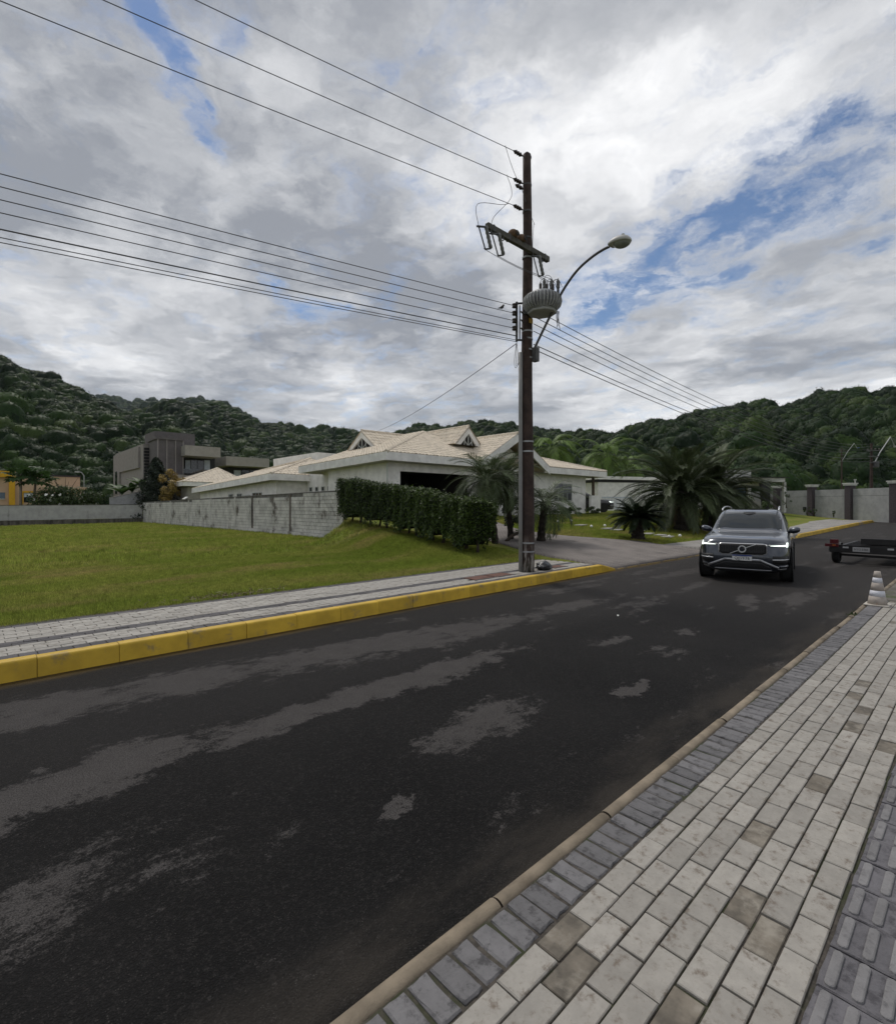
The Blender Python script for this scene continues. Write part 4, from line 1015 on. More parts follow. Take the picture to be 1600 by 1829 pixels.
face(1139, 1141, 860, 905, -0.14, 0.08, 'downpipe', M_FRAME); face(1295, 1322, 858, 905, -1.2, 1.0, 'glazed_corner', M_GLASSB); face(1322, 1328, 842, 905, -1.4, 0.5, 'corner_pillar', M_CAP); face(1290, 1326, 841, 857, -1.0, 1.0, 'tower_parapet', M_CAP)
gt = thing('gatehouse', 'small gatehouse canopy with slanted black support beside the pillared wall', 'gatehouse', P(1365, 905, 52))
def sl_(p0, p1, py0, py1, Z, th, name, mat, parent): 
    return obox(P(p0, 903, Z), P(p1, 903, Z), H - (py1 - HY) / F * Z, H - (py0 - HY) / F * Z, th, name, mat, parent)
sl_(1326, 1402, 853.5, 860.5, 51, 5, 'roof_edge', M_CAP, gt); sl_(1322, 1411, 852, 853.2, 50.8, 5.5, 'roof', M_BLACKM, gt); sl_(1327, 1362, 864, 868, 52.5, 2, 'beam', M_CAP, gt); sl_(1400, 1404, 861, 915, 51.5, 0.3, 'post', M_CAP, gt)
a, b = P(1360, 861, 51.3), P(1376, 861, 51.3); c, d = P(1375, 912, 51.3), P(1365, 912, 51.3)
part(MB().prism([a, b, c, d], (0.3, 0.33, 0)), 'slanted_support', M_BLACKM, gt)
sl_(1328, 1350, 895, 905, 50, 0.3, 'planter', M_GREYL, gt)
fw = thing('boundary_wall', 'pale grey panelled wall with dark capped pillars at the end of the street', 'wall', P(1500, 920, 50))
def fwp(px): return P(px, 903, lerp(54.0, 45.0, (px - 1440) / 155.0))
pil = (1300, 1388.5, 1450, 1518, 1599, 1702, 1830)
for i in range(len(pil) - 1):
    p0, p1 = pil[i] + 5, pil[i + 1] - 5; a, b = fwp(p0), fwp(p1)
    obox(a, b, -0.5, 2.68, 0.14, 'wall_panel', M_FENCE, fw); obox(a, b, 2.70, 3.38, 0.14, 'wall_panel', M_FENCE, fw)
for p in pil:
    c = fwp(p); part(MB().box((c.x, c.y, 1.6), (0.62, 0.62, 4.2), 0.95), 'pillar', M_PURPLE, fw)
    part(MB().box((c.x, c.y, 3.80), (0.78, 0.78, 0.16), 0.95).box((c.x, c.y, 3.92), (0.9, 0.9, 0.09), 0.95), 'pillar_cap', M_CAP, fw)
obox(fwp(1432) + Vector((-0.1, -0.1, 0)), fwp(1438) + Vector((-0.1, -0.1, 0)), 1.25, 1.6, 0.1, 'wall_vent', M_BLACKM, fw)
obox(fwp(1443) + Vector((-0.2, -0.2, 0)), fwp(1446) + Vector((-0.2, -0.2, 0)), 2.2, 2.7, 0.1, 'intercom', M_BLACKM, fw)
# slatted gate of the carport
sg = thing('gate', 'pale gate of upright slats beside the carport of the white house', 'gate', P(1100, 905, 46))
for k in range(22):
    a = P(1076 + 2.45 * k, 903, 46.0 + 0.05 * k); part(MB().box((a.x, a.y, 2.0), (0.09, 0.03, 1.15), 0.3), 'slat', M_CURT, sg)
for z in (1.5, 2.5):
    part(MB().bar(P(1075, 903, 46.03) + Vector((0.04, 0.04, z - H)), P(1130, 903, 47.15) + Vector((0.04, 0.04, z - H)), 0.03, 0.06), 'rail', M_CURT, sg)
# ------------------------------------------------------------------ plants
M_BARK = pm('bark', (0.055, 0.042, 0.032), 0.9, 0.35, 8, 0.6, 30)
M_HEDGE = leafm('hedge_leaf', (0.020, 0.042, 0.008), 0.5, transl=0.22, tip=(0.085, 0.140, 0.020))
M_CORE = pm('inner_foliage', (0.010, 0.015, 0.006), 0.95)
M_PALM = leafm('palm_leaf', (0.058, 0.078, 0.032), 0.45, transl=0.18)
M_PALMG = leafm('grey_green_palm_leaf', (0.070, 0.098, 0.040), 0.45, transl=0.18)
M_PALMD = leafm('dark_cycad_leaf', (0.016, 0.028, 0.010), 0.4, transl=0.1)
M_PALMB = leafm('bright_palm_leaf', (0.105, 0.170, 0.034), 0.4, transl=0.25)
M_DEAD = leafm('dry_frond', (0.13, 0.095, 0.055), 0.4, transl=0.1)
M_BUSH = leafm('bush_leaf', (0.040, 0.066, 0.018), 0.5)
M_CONIF = leafm('conifer_needle', (0.012, 0.020, 0.010), 0.4, transl=0.05)
M_CROT = leafm('yellow_croton_leaf', (0.26, 0.20, 0.055), 0.4, tip=(0.42, 0.30, 0.10))
M_BANANA = leafm('banana_leaf', (0.045, 0.085, 0.024), 0.4)
M_PAPAYA = leafm('papaya_leaf', (0.045, 0.085, 0.026), 0.4)
M_ROUGHT = pm('palm_trunk', (0.030, 0.024, 0.019), 0.95, 0.4, 9, 0.9, 22)
M_FLOWER = pm('white_petal', (0.7, 0.7, 0.66), 0.7)

def hedge(label, path, width, hgt, N, seed, stems):
    """clipped hedge along path [(x, y)], standing on the ground"""
    rg = np.random.default_rng(seed)
    p = np.array(path, float); seg = np.linalg.norm(np.diff(p, axis=0), axis=1); cum = np.concatenate([[0], np.cumsum(seg)]); L = cum[-1]
    root = thing('hedge', label, 'hedge', (p[0, 0], p[0, 1], gzf(*p[0])))
    def at(s):
        x = np.interp(s, cum, p[:, 0]); y = np.interp(s, cum, p[:, 1]); x2 = np.interp(np.minimum(s + 0.05, L), cum, p[:, 0]); y2 = np.interp(np.minimum(s + 0.05, L), cum, p[:, 1])
        x1 = np.interp(np.maximum(s - 0.05, 0), cum, p[:, 0]); y1 = np.interp(np.maximum(s - 0.05, 0), cum, p[:, 1]); d = np.stack([x2 - x1, y2 - y1], -1); d /= np.linalg.norm(d, axis=-1)[..., None]
        return x, y, d
    h_of = lambda s: np.interp(s, [0, L], hgt)
    def solid(s, c, t, grow):
        """s along, c across -1..1, t height 0..1"""
        x, y, d = at(s); w = width / 2 * grow; z0 = gz(x, y); hh = h_of(s)
        lump = 0.05 * np.sin(s * 2.3 + c * 2) + 0.05 * np.sin(s * 5.1 + t * 6 + seed) + 0.05 * np.sin(s * 11 + c * 5)
        X = x - d[..., 1] * c * (w + lump * 0.6); Y = y + d[..., 0] * c * (w + lump * 0.6)
        low = 0.33 + 0.15 * np.sin(s * 3.1 + seed) + 0.08 * np.sin(s * 7.7)
        return np.stack([X, Y, z0 + low + (hh - low) * t * (0.97 + 0.03 * grow) + lump * 0.45 * t], -1)
    n = N; s = rg.uniform(0, L, n); kind = rg.random(n); c = rg.uniform(-1, 1, n); t = rg.uniform(0, 1, n) ** 0.85
    Nn = np.zeros((n, 3)); top = kind < 0.34; sideA = (kind >= 0.34) & (kind < 0.92); end = kind >= 0.92
    x, y, d = at(s); sg = np.where(rg.random(n) < 0.72, 1.0, -1.0)
    t[top] = 1 + rg.normal(0, 0.018, top.sum()); c[sideA] = sg[sideA]; s[end] = np.where(rg.random(end.sum()) < 0.6, 0.0, L) + rg.normal(0, 0.03, end.sum())
    C = solid(np.clip(s, 0, L), c * (1 - np.abs(rg.normal(0, 0.06, n))), t - np.abs(rg.normal(0, 0.02, n)), 1.0)
    x, y, d = at(np.clip(s, 0, L)); Nn[:, 0] = -d[:, 1] * c * sideA; Nn[:, 1] = d[:, 0] * c * sideA; Nn[:, 2] = top * 1.0 + 0.35
    C += rg.normal(0, 0.028, C.shape)
    shoots = rg.integers(0, n, n // 90); C[shoots, 2] += rg.uniform(0.03, 0.16, len(shoots)) * top[shoots]
    V, Fc = leaf_quads(C, Nn, 0.045, rg, 0.5, 0.6)
    o = obj('foliage', np_mesh('foliage', V, Fc), M_HEDGE, root); o.location = -root.location
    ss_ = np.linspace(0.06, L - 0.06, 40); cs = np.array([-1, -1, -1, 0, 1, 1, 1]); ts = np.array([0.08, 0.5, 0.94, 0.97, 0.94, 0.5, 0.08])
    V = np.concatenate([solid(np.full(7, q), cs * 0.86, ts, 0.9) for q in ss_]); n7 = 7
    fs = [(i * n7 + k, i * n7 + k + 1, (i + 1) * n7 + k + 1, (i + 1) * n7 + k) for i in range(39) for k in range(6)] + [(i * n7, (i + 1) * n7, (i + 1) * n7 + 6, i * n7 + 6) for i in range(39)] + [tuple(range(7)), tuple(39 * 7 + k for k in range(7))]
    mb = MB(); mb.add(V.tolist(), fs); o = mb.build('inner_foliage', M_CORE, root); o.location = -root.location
    for k in range(stems):
        q = L * (k + 0.5) / stems + rg.uniform(-0.15, 0.15); x, y, d = at(np.array(q)); z = gzf(x, y); off = rg.uniform(-0.1, 0.1)
        a = Vector((x - d[1] * off, y + d[0] * off, z - 0.05)); r_ = rg.uniform(0.03, 0.055)
        mb = MB().tube([a, a + Vector((rg.uniform(-.06, .06), rg.uniform(-.06, .06), 0.3)), a + Vector((rg.uniform(-.1, .1), rg.uniform(-.1, .1), 0.85))], [r_ * 1.35, r_, r_ * 0.8], 7)
        o = mb.build('stem', M_BARK, root, True); o.location = -root.location
    return root
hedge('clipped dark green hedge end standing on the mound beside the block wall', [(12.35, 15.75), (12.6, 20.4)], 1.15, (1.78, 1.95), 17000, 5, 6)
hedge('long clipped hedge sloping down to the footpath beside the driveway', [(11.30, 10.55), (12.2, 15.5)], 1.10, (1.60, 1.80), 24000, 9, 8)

def shrub(name, label, c, rad, N, lsize, mat, cat='shrub', group=None, stems=3, seed=1, lump=0.3, flowers=0, base=None):
    """leafy shrub: clumps of leaf faces through an uneven crown, with stems"""
    rg = np.random.default_rng(seed); c = Vector(c); g = gzf(c.x, c.y) if base is None else base
    root = thing(name, label, cat, (c.x, c.y, g), group=group); rad = np.array(rad)
    K = max(5, int(N / 160)); dirs = rg.normal(0, 1, (K, 3)); dirs /= np.linalg.norm(dirs, axis=1)[:, None]
    cl = dirs * (rg.uniform(0.25, 0.95, K) ** 0.6)[:, None]
    w = rg.integers(0, K, N); off = rg.normal(0, 1, (N, 3)); off /= np.linalg.norm(off, axis=1)[:, None]; rr = rg.uniform(0.3, 1, N) ** 0.5 * lump
    U = cl[w] + off * rr[:, None]; C = U * rad + np.array([0, 0, c.z - g]); C[:, 2] = np.maximum(C[:, 2], 0.05)
    V, Fc = leaf_quads(C, off + np.array([0, 0, 0.5]), lsize, rg, 0.5, 0.5)
    obj('foliage', np_mesh('foliage', V, Fc), mat, root)
    for k in range(stems):
        e = Vector(cl[rg.integers(0, K)] * rad * 0.6) + Vector((0, 0, c.z - g)); a = Vector((rg.uniform(-.12, .12) * rad[0], rg.uniform(-.12, .12) * rad[1], -0.1))
        r_ = 0.02 + 0.018 * float(rad.max()); MB().tube([a, a.lerp(e, 0.5) + Vector((0, 0, 0.1)), e], [r_, r_ * 0.7, r_ * 0.3], 6).build('stem', M_BARK, root, True)
    for k in range(flowers):
        d = dirs[rg.integers(0, K)]; d = d if d[1] < 0 else -d; q = Vector(d * rad * 1.0) + Vector((0, 0, c.z - g)); q.z = abs(q.z)
        V, F_ = leaf_quads(np.array([q] * 5) + rg.normal(0, 0.05, (5, 3)), np.array([[0, -1, 0.4]] * 5), 0.10, rg, 0.8, 0.6); obj('flower', np_mesh('flower', V, F_), M_FLOWER, root)
    return root

# palms ---------------------------------------------------------------
def frond_mesh(name, L, bend, llen, nl, mat, seed, lw=0.02, fold=0.5, stalk=0.14, droop=0.5, rr=0.016):
    """one feather leaf: arching rib along +X with two rows of leaflets"""
    rg = random.Random(seed); pts = []; p = Vector((0, 0, 0)); a = 0.0; n = 16; side = rg.uniform(-0.15, 0.15)
    for k in range(n + 1):
        pts.append(p.copy()); t = k / n; a = -bend * t ** 1.25
        p = p + Vector((math.cos(a), side * t * 0.3, math.sin(a))) * (L / n)
    mb = MB(); mb.tube(pts, [rr * (1 - 0.85 * k / n) + 0.002 for k in range(n + 1)], 4)
    for k in range(nl):
        t = stalk + (1 - stalk) * (k + 0.5) / nl; f = t * n; i = min(int(f), n - 1); q = pts[i].lerp(pts[i + 1], f - i); d = (pts[i + 1] - pts[i]).normalized(); up = Vector((0, 1, 0)).cross(d) * -1
        up = d.cross(Vector((0, 1, 0))); up = up if up.z > 0 else -up
        ll = llen * (0.45 + 1.1 * math.sin(PI * min(1, (t - stalk) / (1 - stalk) * 0.92 + 0.08)) ** 0.7 * 0.5) * rg.uniform(0.8, 1.12)
        for sg in (-1, 1):
            ang = lerp(1.15, 0.45, t) + rg.uniform(-0.12, 0.12)
            dv = d * math.cos(ang) + Vector((0, sg, 0)) * math.sin(ang) * math.cos(fold) + up * math.sin(fold) * math.sin(ang) * rg.uniform(0.5, 1.3)
            dv.normalize(); w = dv.cross(up).normalized() * lw * 0.5
            m_ = q + dv * ll * 0.55; e = q + dv * ll + Vector((0, 0, -droop * ll * rg.uniform(0.4, 1)))
            mb.add([q - w * 0.6, q + w * 0.6, m_ + w, m_ - w, e], [(0, 1, 2, 3), (3, 2, 4)])
    me = bpy.data.meshes.new(name); me.from_pydata([tuple(v) for v in mb.v], [], mb.f); me.materials.append(mat); me.update(); return me
def palm(name, label, base, crown, nf, fronds, trunk_r, pitch, cat='palm', lean=None, seed=0, dead=None, ndead=0, tmat=None, group=None, boss=1.25, scl=1.0, rings=True):
    """base: foot of the trunk, crown: where the leaves spring; pitch: (lowest, highest) leaf angle"""
    rg = random.Random(seed); base = Vector(base); crown = Vector(crown); root = thing(name, label, cat, base, group=group)
    h = crown - base; n = 14; pts, rs = [], []
    for k in range(n + 1):
        t = k / n; pts.append(Vector((h.x * t ** 1.5, h.y * t ** 1.5, h.z * t - 0.08 * (k == 0)))); rs.append(trunk_r * (1.25 - 0.25 * min(1, t * 3)) * (1 + (0.10 if k % 2 else -0.06) * rings) * (boss if t > 0.85 else 1))
    MB().tube(pts, rs, 10).build('trunk', tmat or M_ROUGHT, root, False)
    for k in range(nf + ndead):
        isd = k >= nf; t = (k + 0.5) / nf; az = k * 2.39996 + rg.uniform(-0.25, 0.25)
        el = lerp(pitch[1], pitch[0], t ** 0.8) + rg.uniform(-0.12, 0.12) if not isd else rg.uniform(-1.35, -0.8)
        me = (dead if isd else fronds)[rg.randrange(len(dead if isd else fronds))]
        o = bpy.data.objects.new('dry_frond' if isd else 'frond', me); COL.objects.link(o); o.parent = root
        s = rg.uniform(0.85, 1.1) * scl; o.scale = (s, s, s); o.rotation_euler = (rg.uniform(-0.3, 0.3), -el, az)
        o.location = h + Vector((math.cos(az) * trunk_r * 0.5, math.sin(az) * trunk_r * 0.5, -0.25 * trunk_r * (t if not isd else 1.5)))
    return root
f_pyg = [frond_mesh('frond', 1.55, 1.5, 0.36, 46, M_PALMG, k, 0.016, 0.25, droop=0.25, rr=0.012) for k in range(4)]
f_cyc = [frond_mesh('frond', 1.10, 0.75, 0.22, 60, M_PALMD, 10 + k, 0.026, 0.35, stalk=0.08, droop=0.05, rr=0.014) for k in range(3)]
f_big = [frond_mesh('frond', 3.7, 1.30, 0.56, 84, M_PALM, 20 + k, 0.026, 0.35, stalk=0.12, droop=0.3, rr=0.045) for k in range(5)]
f_far = [frond_mesh('frond', 3.2, 1.7, 0.62, 40, M_PALMB, 30 + k, 0.055, 0.15, droop=0.6, rr=0.03) for k in range(4)]
f_dead = [frond_mesh('dry_frond', 2.3, 0.7, 0.35, 34, M_DEAD, 40 + k, 0.03, 0.1, droop=0.8, rr=0.035) for k in range(2)]
def foot(px, Z):
    p = P(px, HY, Z); return Vector((p.x, p.y, gzf(p.x, p.y)))
b1 = foot(884, 18.2); palm('palm', 'feathery dwarf palm behind the hedge, in front of the garage', b1, P(868, 856, 18.0), 52, f_pyg, 0.10, (-0.6, 1.45), seed=1, tmat=M_ROUGHT)
b2 = foot(912, 19.6); palm('palm', 'feathery dwarf palm just left of the utility pole', b2, P(901, 852, 19.6), 46, f_pyg, 0.10, (-0.6, 1.45), seed=2)
b3 = foot(966, 19.5); palm('palm', 'small arching dwarf palm on the lawn right of the utility pole', b3, P(974, 897, 19.6), 36, f_pyg, 0.14, (-0.45, 1.25), seed=3, dead=[frond_mesh('dry_frond', 1.2, 0.6, 0.22, 26, M_PALMG, 77, 0.015)], ndead=2)
c1 = hit(1139, 964); palm('cycad', 'dark cycad with stout trunk on the lawn by the driveway', c1, c1 + Vector((0.05, 0.02, 1.02)), 96, f_cyc, 0.25, (-0.25, 1.1), 'cycad', seed=4, boss=1.05)
d1 = hit(1216, 948); palm('palm', 'large left palm of the pair, broad fan of arching dark fronds', d1, d1 + Vector((0.3, 0.1, 2.15)), 96, f_big, 0.32, (-0.25, 1.55), seed=5, dead=f_dead, ndead=5, group=None, boss=1.35)
d2 = hit(1262, 947); palm('palm', 'large right palm of the pair, with dry brown fronds hanging', d2, d2 + Vector((0.5, -0.2, 2.15)), 84, f_big, 0.30, (-0.25, 1.55), seed=6, dead=f_dead, ndead=9, boss=1.35)
d3 = hit(1243, 946); palm('palm', 'young palm stump squeezed between the two large palms', d3 + Vector((0.4, 0.3, 0)), d3 + Vector((0.45, 0.3, 1.2)), 10, f_pyg, 0.16, (0.2, 1.2), seed=16)
for i, (px, py, Z, lab) in enumerate(((985, 800, 50, 'bright palm rising behind the right end of the white house, leftmost of three'), (1082, 812, 54, 'bright palm behind the carport, middle of three behind the white house'),
                                      (1118, 838, 58, 'bright palm above the low white building, rightmost of three'))):
    b = foot(px, Z); b.z = 1.0; palm('palm', lab, b, P(px, py, Z), 22, f_far, 0.14, (-0.5, 1.3), seed=7 + i, group='palms behind the white house', rings=False, scl=1.25)

# shrubs -----------------------------------------------------------------
def box_at(px, py, Z): return P(px, py, Z)
shrub('shrub', 'dark rounded shrub behind the cycad', P(1178, 905, 34), (1.7, 1.2, 0.85), 5200, 0.07, M_CONIF, seed=3, lump=0.4)
shrub('shrub', 'dark rounded shrub left of the large palms', P(1205, 905, 36), (1.5, 1.2, 0.95), 4200, 0.07, M_CONIF, seed=4, lump=0.4)
shrub('shrub', 'low dark shrub row right of the large palms by the glazed corner', P(1318, 901, 44), (2.6, 1.2, 0.75), 5200, 0.07, M_HEDGE, seed=5, lump=0.4)
shrub('shrub', 'small bushy plant at the gatehouse canopy', P(1372, 905, 46), (0.8, 0.7, 0.6), 1500, 0.06, M_BUSH, seed=6)
for i, (px, lab) in enumerate(((1003, 'low clipped shrub under the window of the white house, leftmost of three'), (1030, 'low clipped shrub under the window of the white house, middle of three'), (1056, 'low leafy shrub at the corner of the white house, rightmost of three'))):
    shrub('shrub', lab, P(px, 913, 37.0 + 0.8 * i), (1.15, 0.5, 0.33 + 0.08 * (i == 2)), 1700, 0.05, M_BUSH, seed=30 + i, group='shrubs along the white house')
shrub('shrub', 'dense shrub behind the dwarf palms in front of the porch', P(912, 912, 22), (0.9, 0.8, 0.6), 2600, 0.05, M_CONIF, seed=37)
shrub('bush', 'broad flowering bush behind the grey wall in front of the peach house', AY(112, 893, 66), (3.2, 2.0, 1.5), 6500, 0.13, M_BUSH, 'bush', seed=8, flowers=7, lump=0.35, base=0.0)
shrub('bush', 'small rounded bush right of the flowering bush behind the grey wall', AY(160, 898, 68), (1.7, 1.4, 1.0), 2600, 0.12, M_BUSH, 'bush', seed=9, base=0.0)
shrub('shrub', 'yellow and pink leaved croton beside the dark conifer', AY(306, 867, 61), (1.55, 1.3, 1.75), 2400, 0.13, M_CROT, seed=10, lump=0.3, stems=7, base=0.0)
rt = thing('conifer', 'dark pointed conifer in front of the modern grey house', 'tree', AY(279, 900, 63)); rt.location.z = 0.0
rg = np.random.default_rng(5); top = AY(279, 818, 63).z; n = 9000; t_ = rg.uniform(0.05, 1, n); ang = rg.uniform(0, 6.28, n)
rad = (2.3 * (1 - t_) ** 0.75 + 0.15) * rg.uniform(0.3, 1, n) ** 0.5 * (1 + 0.28 * np.sin(ang * 5 + t_ * 30)); C = np.stack([rad * np.cos(ang), rad * np.sin(ang), t_ * top], -1)
V, Fc = leaf_quads(C, np.stack([np.cos(ang), np.sin(ang), 0.4 * ang / ang], -1), 0.16, rg, 0.35, 0.6); obj('crown', np_mesh('crown', V, Fc), M_CONIF, rt)
MB().cyl((0, 0, -0.2), (0, 0, top * 0.9), 0.22, 0.03, 8).build('trunk', M_BARK, rt)
def papaya(px, py, Y, label, seed, lean):
    b = AY(px, 905, Y); b.z = 0.0; top = AY(px, py, Y); rg = random.Random(seed); r = thing('papaya_tree', label, 'tree', b, group='papaya trees behind the grey wall'); h = top.z
    MB().tube([(0, 0, -0.1), (lean * 0.4, 0, h * 0.5), (lean, 0, h)], [0.16, 0.13, 0.09], 8).build('trunk', pm('papaya_bark', (0.20, 0.16, 0.12), 0.9, 0.25, 4) if 'papaya_bark' not in bpy.data.materials else bpy.data.materials['papaya_bark'], r, True)
    lm = bpy.data.meshes.get('papaya_leaf')
    if lm is None:
        mb = MB().tube([(0, 0, 0), (0.5, 0, 0.12), (0.95, 0, 0.02)], 0.018, 4)
        for k in range(9):
            a = -2.4 + 4.8 * k / 8; L = 0.62 * (1 - 0.25 * abs(a) / 2.4); d = Vector((math.cos(a), math.sin(a), -0.25)); s = Vector((-math.sin(a), math.cos(a), 0)) * 0.13; o_ = Vector((0.95, 0, 0.02))
            mb.add([o_, o_ + d * L * 0.55 + s, o_ + d * L + Vector((0, 0, -0.08)), o_ + d * L * 0.55 - s], [(0, 1, 2, 3)])
        lm = bpy.data.meshes.new('papaya_leaf'); lm.from_pydata([tuple(v) for v in mb.v], [], mb.f); lm.materials.append(M_PAPAYA); lm.update()
    for k in range(30):
        o = bpy.data.objects.new('leaf', lm); COL.objects.link(o); o.parent = r; el = rg.uniform(-0.35, 0.9); o.location = (lean, 0, h - rg.uniform(0, 0.5)); o.rotation_euler = (rg.uniform(-.3, .3), -el, k * 2.4); s = rg.uniform(0.8, 1.25) * 1.15; o.scale = (s, s, s)
papaya(37, 846, 67, 'papaya tree with straight trunk at the yellow column, left of the pair', 1, 0.0); papaya(57, 852, 67.5, 'papaya tree with leaning trunk before the shuttered window, right of the pair', 2, 0.35)
def banana(px, py, Y, label, seed):
    b = AY(px, 905, Y); b.z = 0.0; rg = random.Random(seed); r = thing('banana_plant', label, 'plant', b, group='banana plants by the grey house'); h = AY(px, py + 18, Y).z
    MB().cyl((0, 0, -0.1), (0, 0, h), 0.16, 0.09, 8).build('stem', M_BANANA, r)
    for k in range(8):
        az = k * 2.4 + rg.random(); el = rg.uniform(0.7, 1.35); mb = MB(); n = 7; L = rg.uniform(1.5, 2.1); rows_ = []
        for i in range(n + 1):
            t = i / n; a = el - 1.0 * t * t; q = Vector((math.cos(a) * L * t, 0, math.sin(el) * L * t - 0.35 * L * t * t)); w = 0.30 * math.sin(PI * min(1, t * 0.9 + 0.07)) ** 0.6
            rows_ += [q + Vector((0, -w, -0.05 * rg.random())), q + Vector((0, 0, 0.05)), q + Vector((0, w, -0.05 * rg.random()))]
        fs = [(3 * i + k2, 3 * i + k2 + 1, 3 * i + k2 + 4, 3 * i + k2 + 3) for i in range(n) for k2 in range(2)]
        o = mb.add(rows_, fs).build('leaf', M_BANANA, r, True); o.location = (0, 0, h - 0.1); o.rotation_euler = (0, 0, az)
banana(218, 862, 66, 'banana plant at the left of the clump by the sloping wall', 1); banana(236, 858, 67, 'banana plant in the middle of the clump by the sloping wall', 2); banana(253, 850, 66, 'banana plant next to the dark conifer', 3)
sk = [(115, 868), (120, 872)]
bt = thing('bare_tree', 'leafless sapling standing behind the flowering bush', 'tree', AY(116, 900, 72)); bt.location.z = 0
hh = AY(116, 848, 72).z; rg = random.Random(3)
for k in range(7):
    e = Vector((rg.uniform(-1.8, 1.8), rg.uniform(-0.5, 0.5), hh * rg.uniform(0.85, 1))); MB().tube([(0, 0, hh * 0.3), e * 0.5 + Vector((0, 0, hh * 0.25)), e], [0.05, 0.035, 0.012], 5).build('branch', M_BARK, bt)
MB().cyl((0, 0, -0.1), (0, 0, hh * 0.32), 0.07, 0.05, 6).build('trunk', M_BARK, bt)
# young plants along the far footpath
for i, (px, py, s, lab) in enumerate(((1441, 916, 0.42, 'young leafy plant at the foot of the pillared wall, leftmost'), (1453, 917, 0.5, 'spreading young plant beside the first dark pillar'), (1489, 920, 0.3, 'small sprig on the verge between two dark pillars'), (1519, 924, 0.3, 'thin reddish sprig on the verge near the far pole'), (1404, 900, 0.8, 'slender vine on the gatehouse post'))):
    q = P(px, py, 49.5); shrub('plant', lab, q + Vector((0, 0, s * 0.5)), (s * 0.7, s * 0.7, s), 130, 0.07, M_BUSH, 'plant', 'young plants by the far wall', 2, 50 + i, 0.25, base=q.z - s * 0.4)
# bent stem reaching out of the hedge
st = thing('fallen_branch', 'dark bent branch between the hedge end and the utility pole', 'branch', hit(903, 968))
a = Vector((0, 0, 0)); MB().tube([a, (0.25, -0.1, 0.22), (0.62, -0.18, 0.36), (1.1, -0.15, 0.44)], [0.07, 0.06, 0.055, 0.04], 8).build('limb', M_BARK, st, True)
V, Fc = leaf_quads(np.array([[0.45, -0.15, 0.36]] * 40) + RNG.normal(0, 0.06, (40, 3)), np.array([[0, 0, 1.0]] * 40), 0.04, RNG); obj('leaf_tuft', np_mesh('leaf_tuft', V, Fc), M_HEDGE, st)

# mown lawn: blades in tufts --------------------------------------------------
def blade_mat():
    m = bpy.data.materials.new('grass_blade'); m.use_nodes = True; t = NT(m.node_tree); b = t.n['Principled BSDF']; out = t.n['Material Output']
    c = grass_col(t, t.new('ShaderNodeNewGeometry').outputs['Position'], 1.75); oi = t.new('ShaderNodeObjectInfo').outputs['Random']; k_ = t.math('MULTIPLY_ADD', oi, 0.9, 0.55); c = t.mix(1.0, c, t.new('ShaderNodeCombineColor', ins={i: k_ for i in range(3)}).outputs[0], 'MULTIPLY')
    t.link(c, b.inputs['Base Color']); b.inputs['Roughness'].default_value = 0.85; b.inputs['Specular IOR Level'].default_value = 0.15
    tr = t.new('ShaderNodeBsdfTranslucent'); t.link(c, tr.inputs[0]); mx = t.new('ShaderNodeMixShader', ins={0: 0.5}); t.link(b.outputs[0], mx.inputs[1]); t.link(tr.outputs[0], mx.inputs[2]); t.link(mx.outputs[0], out.inputs[0]); return m
M_BLADE = blade_mat()
def tuft(seed, n=10, h=0.055, sp=0.06):
    rg = random.Random(seed); mb = MB()
    for k in range(n):
        a = rg.uniform(0, 6.28); r = rg.uniform(0, sp); x, y = r * math.cos(a), r * math.sin(a); hh = h * rg.uniform(0.5, 1.2); b = rg.uniform(0, 6.28); w = 0.005; l = rg.uniform(0.2, 0.9) * hh
        mb.add([(x - w * math.sin(b), y + w * math.cos(b), -0.01), (x + w * math.sin(b), y - w * math.cos(b), -0.01), (x + l * math.cos(b), y + l * math.sin(b), hh)], [(0, 1, 2)])
    me = bpy.data.meshes.new('tuft'); me.from_pydata([tuple(v) for v in mb.v], [], mb.f); me.update(); return me
def lawn(name, n, xr, yr, keep, s=(0.8, 1.4)):
    x = RNG.uniform(*xr, n); y = RNG.uniform(yr[0], yr[1], n); k = keep(x, y); x, y = x[k], y[k]
    scatter(name, np.stack([x, y, gz(x, y)], -1), [proto('tuft', tuft(q), M_BLADE) for q in range(4)], RNG.uniform(s[0], s[1], len(x)), RNG.uniform(0, 6.28, len(x)), 0.15)
def in_drive(x, y):
    yy = np.array([r_[0][1] for r_ in DRV]); return (x > np.interp(y, yy, [r_[0][0] for r_ in DRV]) - 0.05) & (x < np.interp(y, yy, [r_[-1][0] for r_ in DRV]) + 0.05)
bald = lambda x, y: (np.sin(x * 0.8 + 2) * np.sin(y * 0.9) + 0.5 * np.sin(x * 2.1) * np.sin(y * 1.7)) < 0.95
lawn('grass', 90000, (-2.5, 13.0), (8.93, 17.0), lambda x, y: (y > kerb_y(x) + 2.10 + 0.05 * np.sin(x * 3)) & (x < 11.0 + 0.16 * (y - 10) + 1.6) & ~in_drive(x, y))
lawn('grass', 60000, (-10, 12.9), (17, 61.5), lambda x, y: (x < 12.9) & (RNG.random(len(x)) < np.clip(1.2 - (y - 17) / 60, 0, 1)), (1.4, 2.6))
lawn('grass', 42000, (14, 37), (9.2, 21.0), lambda x, y: ~in_drive(x, y) & (y > kerb_y(x) + 2.2), (1.0, 1.8))
